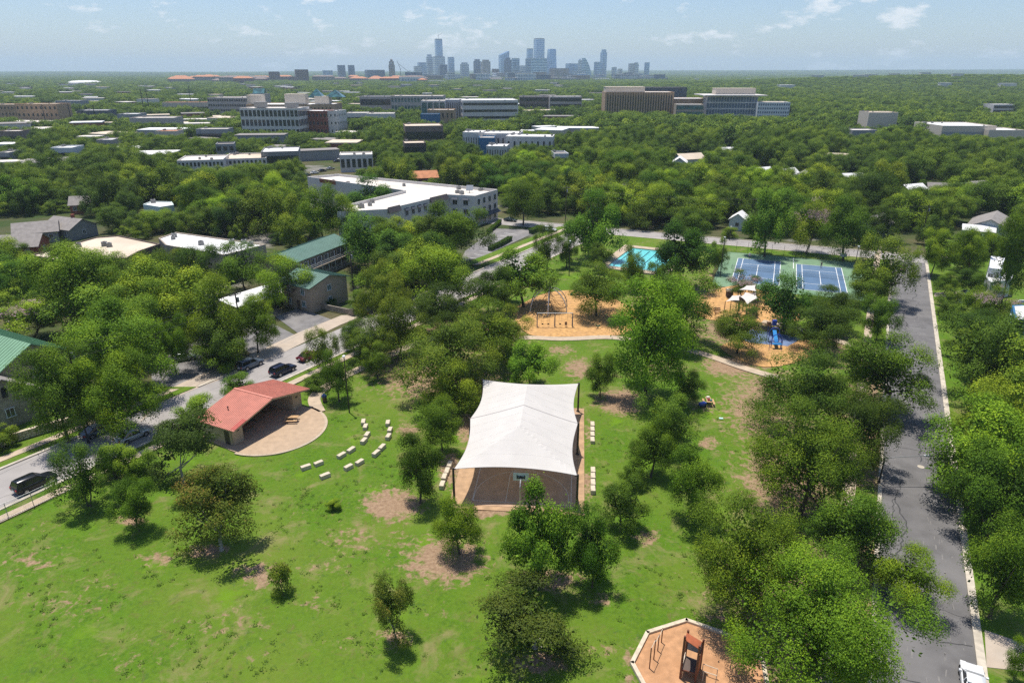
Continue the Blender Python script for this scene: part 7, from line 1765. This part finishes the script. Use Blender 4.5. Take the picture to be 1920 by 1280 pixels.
def marks():
    out = []
    for nm, o in (('the white hotel', 'white_hotel'), ('the tan roofed low building', 'low_apartment'), ('the long green roofed apartments', 'apartment_block'), ('the brick house', 'left_house.002'), ('the grey roofed corner house', 'right_house'), ('the mint shed', 'garden_shed'), ('the blue edge house', 'blue_house'),
                  ('the white cottage', 'white_cottage'), ('the white annex', 'white_annex'), ('the tan gabled house', 'canopy_house'), ('the sunny office row', 'white_office_row'), ('the stone house', 'stone_house'), ('the brown shop', 'brown_shop'), ('the white roofed rows', 'row_building.001'),
                  ('the gridded office', 'office_building'), ('the ribbed hospital', 'ribbed_hospital'), ('the glass hospital', 'glass_hospital'), ('the tan block', 'tan_block'), ('the long white store', 'long_white_store'), ('the pink garage', 'parking_garage'), ('the white decked garage', 'parking_garage.001'), ('the tan dormitory', 'tan_dormitory'), ('the domed arena', 'dome_roof'), ('the clock tower', 'clock_tower'),
                  ('the carport', 'carport'), ('the canopy gap house', 'canopy_house.004'), ('the white gabled house', 'canopy_house.003'), ('the brown residence tower', 'tower.034'), ('the sail tower', 'tower.022'), ('the jagged tower', 'tower.024'), ('the patterned block', 'tower.017'), ('the dark glass cube', 'tower.005'), ('the hill office', 'hill_office')):
        if o in bpy.data.objects: q = bpy.data.objects[o].location; out.append((nm, q.x, q.y))
    return out
MARKS = marks()
SIDE = ('right of', 'behind right of', 'behind', 'behind left of', 'left of', 'before and left of', 'before', 'before and right of')
STEP = ('just', 'close by', 'well', 'far')
def place(x, y):
    nm, mx, my = min(MARKS, key=lambda m: math.hypot((x-m[1])/(.35*y+40), (y-m[2])/(.35*y+40)))
    a = math.atan2(y-my, x-mx); d = math.hypot(x-mx, y-my)/(.05*y+12)
    return '%s %s %s' % (STEP[min(3, int(d/1.6))], SIDE[int(round(a/(math.pi/4))) % 8], nm)
for t_, cw, bw, ln in HALLS: t_['label'] = '%s %s %s %s' % (ln, cw, bw, place(t_.location.x, t_.location.y))
HUE = {'M': 'mid green', 'C': 'dense dark green', 'B': 'bright green', 'O': 'olive', 'G': 'deep green', 'A': 'grey green', 'Y': 'yellow green'}
zone = lambda x, y: ('left' if x < -30 else 'mid' if x < 40 else 'right')
LB = {'left': ('tree in the neighbourhood canopy left of the white building', 'trees of the left neighbourhood'), 'mid': ('tree in the canopy behind the white building and crossing', 'trees behind the crossing'), 'right': ('tree in the dense canopy beyond the tennis courts and dark street', 'trees of the right neighbourhood')}
for (x, y, w, h) in cand[:NIND]:
    lb, g = LB[zone(x, y)]; k = rs2.choice(list('MMMMMCBOGAY'), p=[.12, .12, .12, .12, .12, .1, .1, .08, .06, .04, .02])
    plant(x, y, h, w, k, '%s %s tree %s' % ('small' if w < 8 else 'large' if w > 11.5 else 'medium', HUE[k], place(x, y)), group=g, z=-.2, spread=.32)
def wood(name, pts, keys, label, cols):
    """one object: points carrying scale, turn and pick, instanced by geometry nodes"""
    me = bpy.data.meshes.new(name); n = len(pts); P = np.array(pts)
    me.vertices.add(n); me.vertices.foreach_set('co', P[:, :3].astype(np.float32).ravel())
    a = me.attributes.new('size', 'FLOAT_VECTOR', 'POINT'); a.data.foreach_set('vector', P[:, [3, 3, 4]].astype(np.float32).ravel())
    a = me.attributes.new('turn', 'FLOAT', 'POINT'); a.data.foreach_set('value', rs2.uniform(0, 6.28, n).astype(np.float32))
    col = bpy.data.collections.new(name+'_kinds'); k = 0
    for key in keys:
        for (cm, tm, cb) in PROTO[key]:
            for c in cols:
                o = bpy.data.objects.new('%s_%03d' % (name, k), cm); o.color = (*c, 1); col.objects.link(o); k += 1
    a = me.attributes.new('pick', 'INT', 'POINT'); a.data.foreach_set('value', rs2.randint(0, k, n).astype(np.int32))
    o = link(name, me)
    ng = bpy.data.node_groups.new(name, 'GeometryNodeTree'); ng.interface.new_socket('Geometry', in_out='INPUT', socket_type='NodeSocketGeometry'); ng.interface.new_socket('Geometry', in_out='OUTPUT', socket_type='NodeSocketGeometry')
    N, L = ng.nodes, ng.links; gi, go = N.new('NodeGroupInput'), N.new('NodeGroupOutput')
    ip = N.new('GeometryNodeInstanceOnPoints'); ci = N.new('GeometryNodeCollectionInfo'); ci.inputs['Collection'].default_value = col; ci.inputs['Separate Children'].default_value = True; ci.inputs['Reset Children'].default_value = True
    def named(nm, ty): q = N.new('GeometryNodeInputNamedAttribute'); q.data_type = ty; q.inputs['Name'].default_value = nm; return q.outputs['Attribute']
    cx = N.new('ShaderNodeCombineXYZ'); L.new(named('turn', 'FLOAT'), cx.inputs['Z'])
    L.new(gi.outputs[0], ip.inputs['Points']); L.new(ci.outputs[0], ip.inputs['Instance']); ip.inputs['Pick Instance'].default_value = True
    L.new(named('pick', 'INT'), ip.inputs['Instance Index']); L.new(cx.outputs[0], ip.inputs['Rotation']); L.new(named('size', 'FLOAT_VECTOR'), ip.inputs['Scale']); L.new(ip.outputs[0], go.inputs[0])
    md = o.modifiers.new('scatter', 'NODES'); md.node_group = ng
    return tag(o, label, kind='stuff')
GC = [(1.15, 1.15, .9), (.8, .92, .85), (1.5, 1.4, .95), (1.0, 1.12, 1.0)]
wood('town_trees', [(x, y, -.2, w, h) for (x, y, w, h) in cand[NIND:]], 'M', 'dense green tree canopy of the town behind the park', GC+[(1.8, 1.6, .9), (.62, .78, .75), (1.3, 1.4, 1.1)])
pts = []
for (x, y) in grid_pts(470, 1500, 12.5):
    w = rs2.uniform(9, 20); h = min(w, 15)*rs2.uniform(.7, 1.0)
    if x < .12*y and np.sin(x/90+2)*np.cos(y/120)+rs2.uniform(-.6, .6) > .75: continue
    fit = fit_tree(x, y, w, h)
    if fit: pts.append((x, y, float(relief(x, y))-.3, *fit))
wood('far_trees', pts, 'F', 'far tree canopy around the hospitals', [(1.5, 1.45, .95), (1.0, 1.1, .9), (2.0, 1.8, 1.05), (1.35, 1.4, 1.05), (1.7, 1.5, .95)])
pts = []
for (x, y) in grid_pts(1500, 4700, 21):
    w = rs2.uniform(19, 30); h = rs2.uniform(9, 13)
    if x < .1*y and rs2.uniform() < .25: continue
    if clear(x, y, w, h): pts.append((x, y, float(relief(x, y))-.5, w, h))
for (x, y) in grid_pts(4700, 15000, 75):
    if rs2.uniform() < .35: continue
    w = rs2.uniform(60, 110); pts.append((x, y, float(relief(x, y))-2, w, rs2.uniform(9, 15)))
wood('horizon_trees', pts, 'F', 'tree cover fading toward the horizon', [(1.45, 1.4, 1.0), (1.1, 1.15, 1.0), (1.8, 1.65, 1.1), (1.3, 1.35, 1.1)])
# --- rough grass tufts and weeds on the lawn
tm_ = []
for k in range(3):
    rs = np.random.RandomState(200+k); n = 26; P = np.stack([rs.normal(size=n)*.13, rs.normal(size=n)*.13, rs.uniform(.01, .10, n)], 1); nn = rs.normal(size=(n, 3)); nn[:, 2] += 2.2; nn /= np.linalg.norm(nn, axis=1, keepdims=True)
    PROTO.setdefault('w', []).append((card_mesh('tuft%d' % k, P, nn, rs.uniform(.07, .15, n), rs.uniform(.2, 1, n), [M['grass_blade']], rs), None, 0))
N_ = LAWN_X.shape; pts = []
for k in range(6500):
    i, j = rs2.randint(1, 200), rs2.randint(1, N_[1]-1); x, y, s = LAWN_X[i, j]+rs2.uniform(-.3, .3), LAWN_Y[i, j]+rs2.uniform(-.3, .3), LAWN_S[i, j]
    q = math.sin(x*.31)*math.cos(y*.27+x*.1)+.6*math.sin(x*.9+y*.7)
    if s > .42 or q < rs2.uniform(-.6, 1.4): continue
    if -9 < x < 10.5 and 66 < y < 95: continue
    if (Vector((x, y))-SLABC).length < 8.2 or (Vector((x, y))-ec.to_2d()).length < 6.5: continue
    if x < Lnear(y)+3.8 or x > Rleft(y)-4.7: continue
    pts.append((x, y, -.07, rs2.uniform(.6, 1.6), rs2.uniform(.4, 1.1)))
wood('grass', pts, 'w', 'weedy grass tufts on the park lawn', [(1.0, 1.05, .9), (1.2, 1.15, 1.0), (.85, 1.0, 1.2)])
# look-alikes in one place: told apart by their order from the left
same = {}
for o in bpy.data.objects:
    if o.parent is None and o.get('group') and o.get('label'): same.setdefault(o['label'], []).append(o)
NTH = ['leftmost', 'second from left', 'third from left', 'fourth from left', 'fifth from left', 'sixth from left', 'seventh from left', 'eighth from left', 'ninth from left']
for lb, L_ in same.items():
    if 1 < len(L_) <= 9 and len(lb.split()) <= 13:
        for k, o in enumerate(sorted(L_, key=lambda o: PROJ(o.location.x, o.location.y, 5)[0])): o['label'] = lb+', '+NTH[k]
    elif len(L_) in (2, 3) and len(lb.split()) <= 15:
        for k, o in enumerate(sorted(L_, key=lambda o: PROJ(o.location.x, o.location.y, 5)[0])): o['label'] = lb+', '+(('leftmost', 'rightmost') if len(L_) == 2 else ('leftmost', 'middle', 'rightmost'))[k]
# ------------------------------------------------------------------ haze
m, N, L = nodes_of('haze'); N.remove(N['Principled BSDF']); pv = N.new('ShaderNodeVolumePrincipled')
pv.inputs['Color'].default_value = (.68, .83, 1.0, 1); pv.inputs['Density'].default_value = 0.00009; pv.inputs['Anisotropy'].default_value = .0
L.new(pv.outputs[0], N['Material Output'].inputs['Volume'])
mb = MB(); mb.box((0, 10850, 171), (39000, 23300, 350)); hz_o = tag(mb.obj('haze', m), 'thin blue summer haze over the town', kind='stuff')
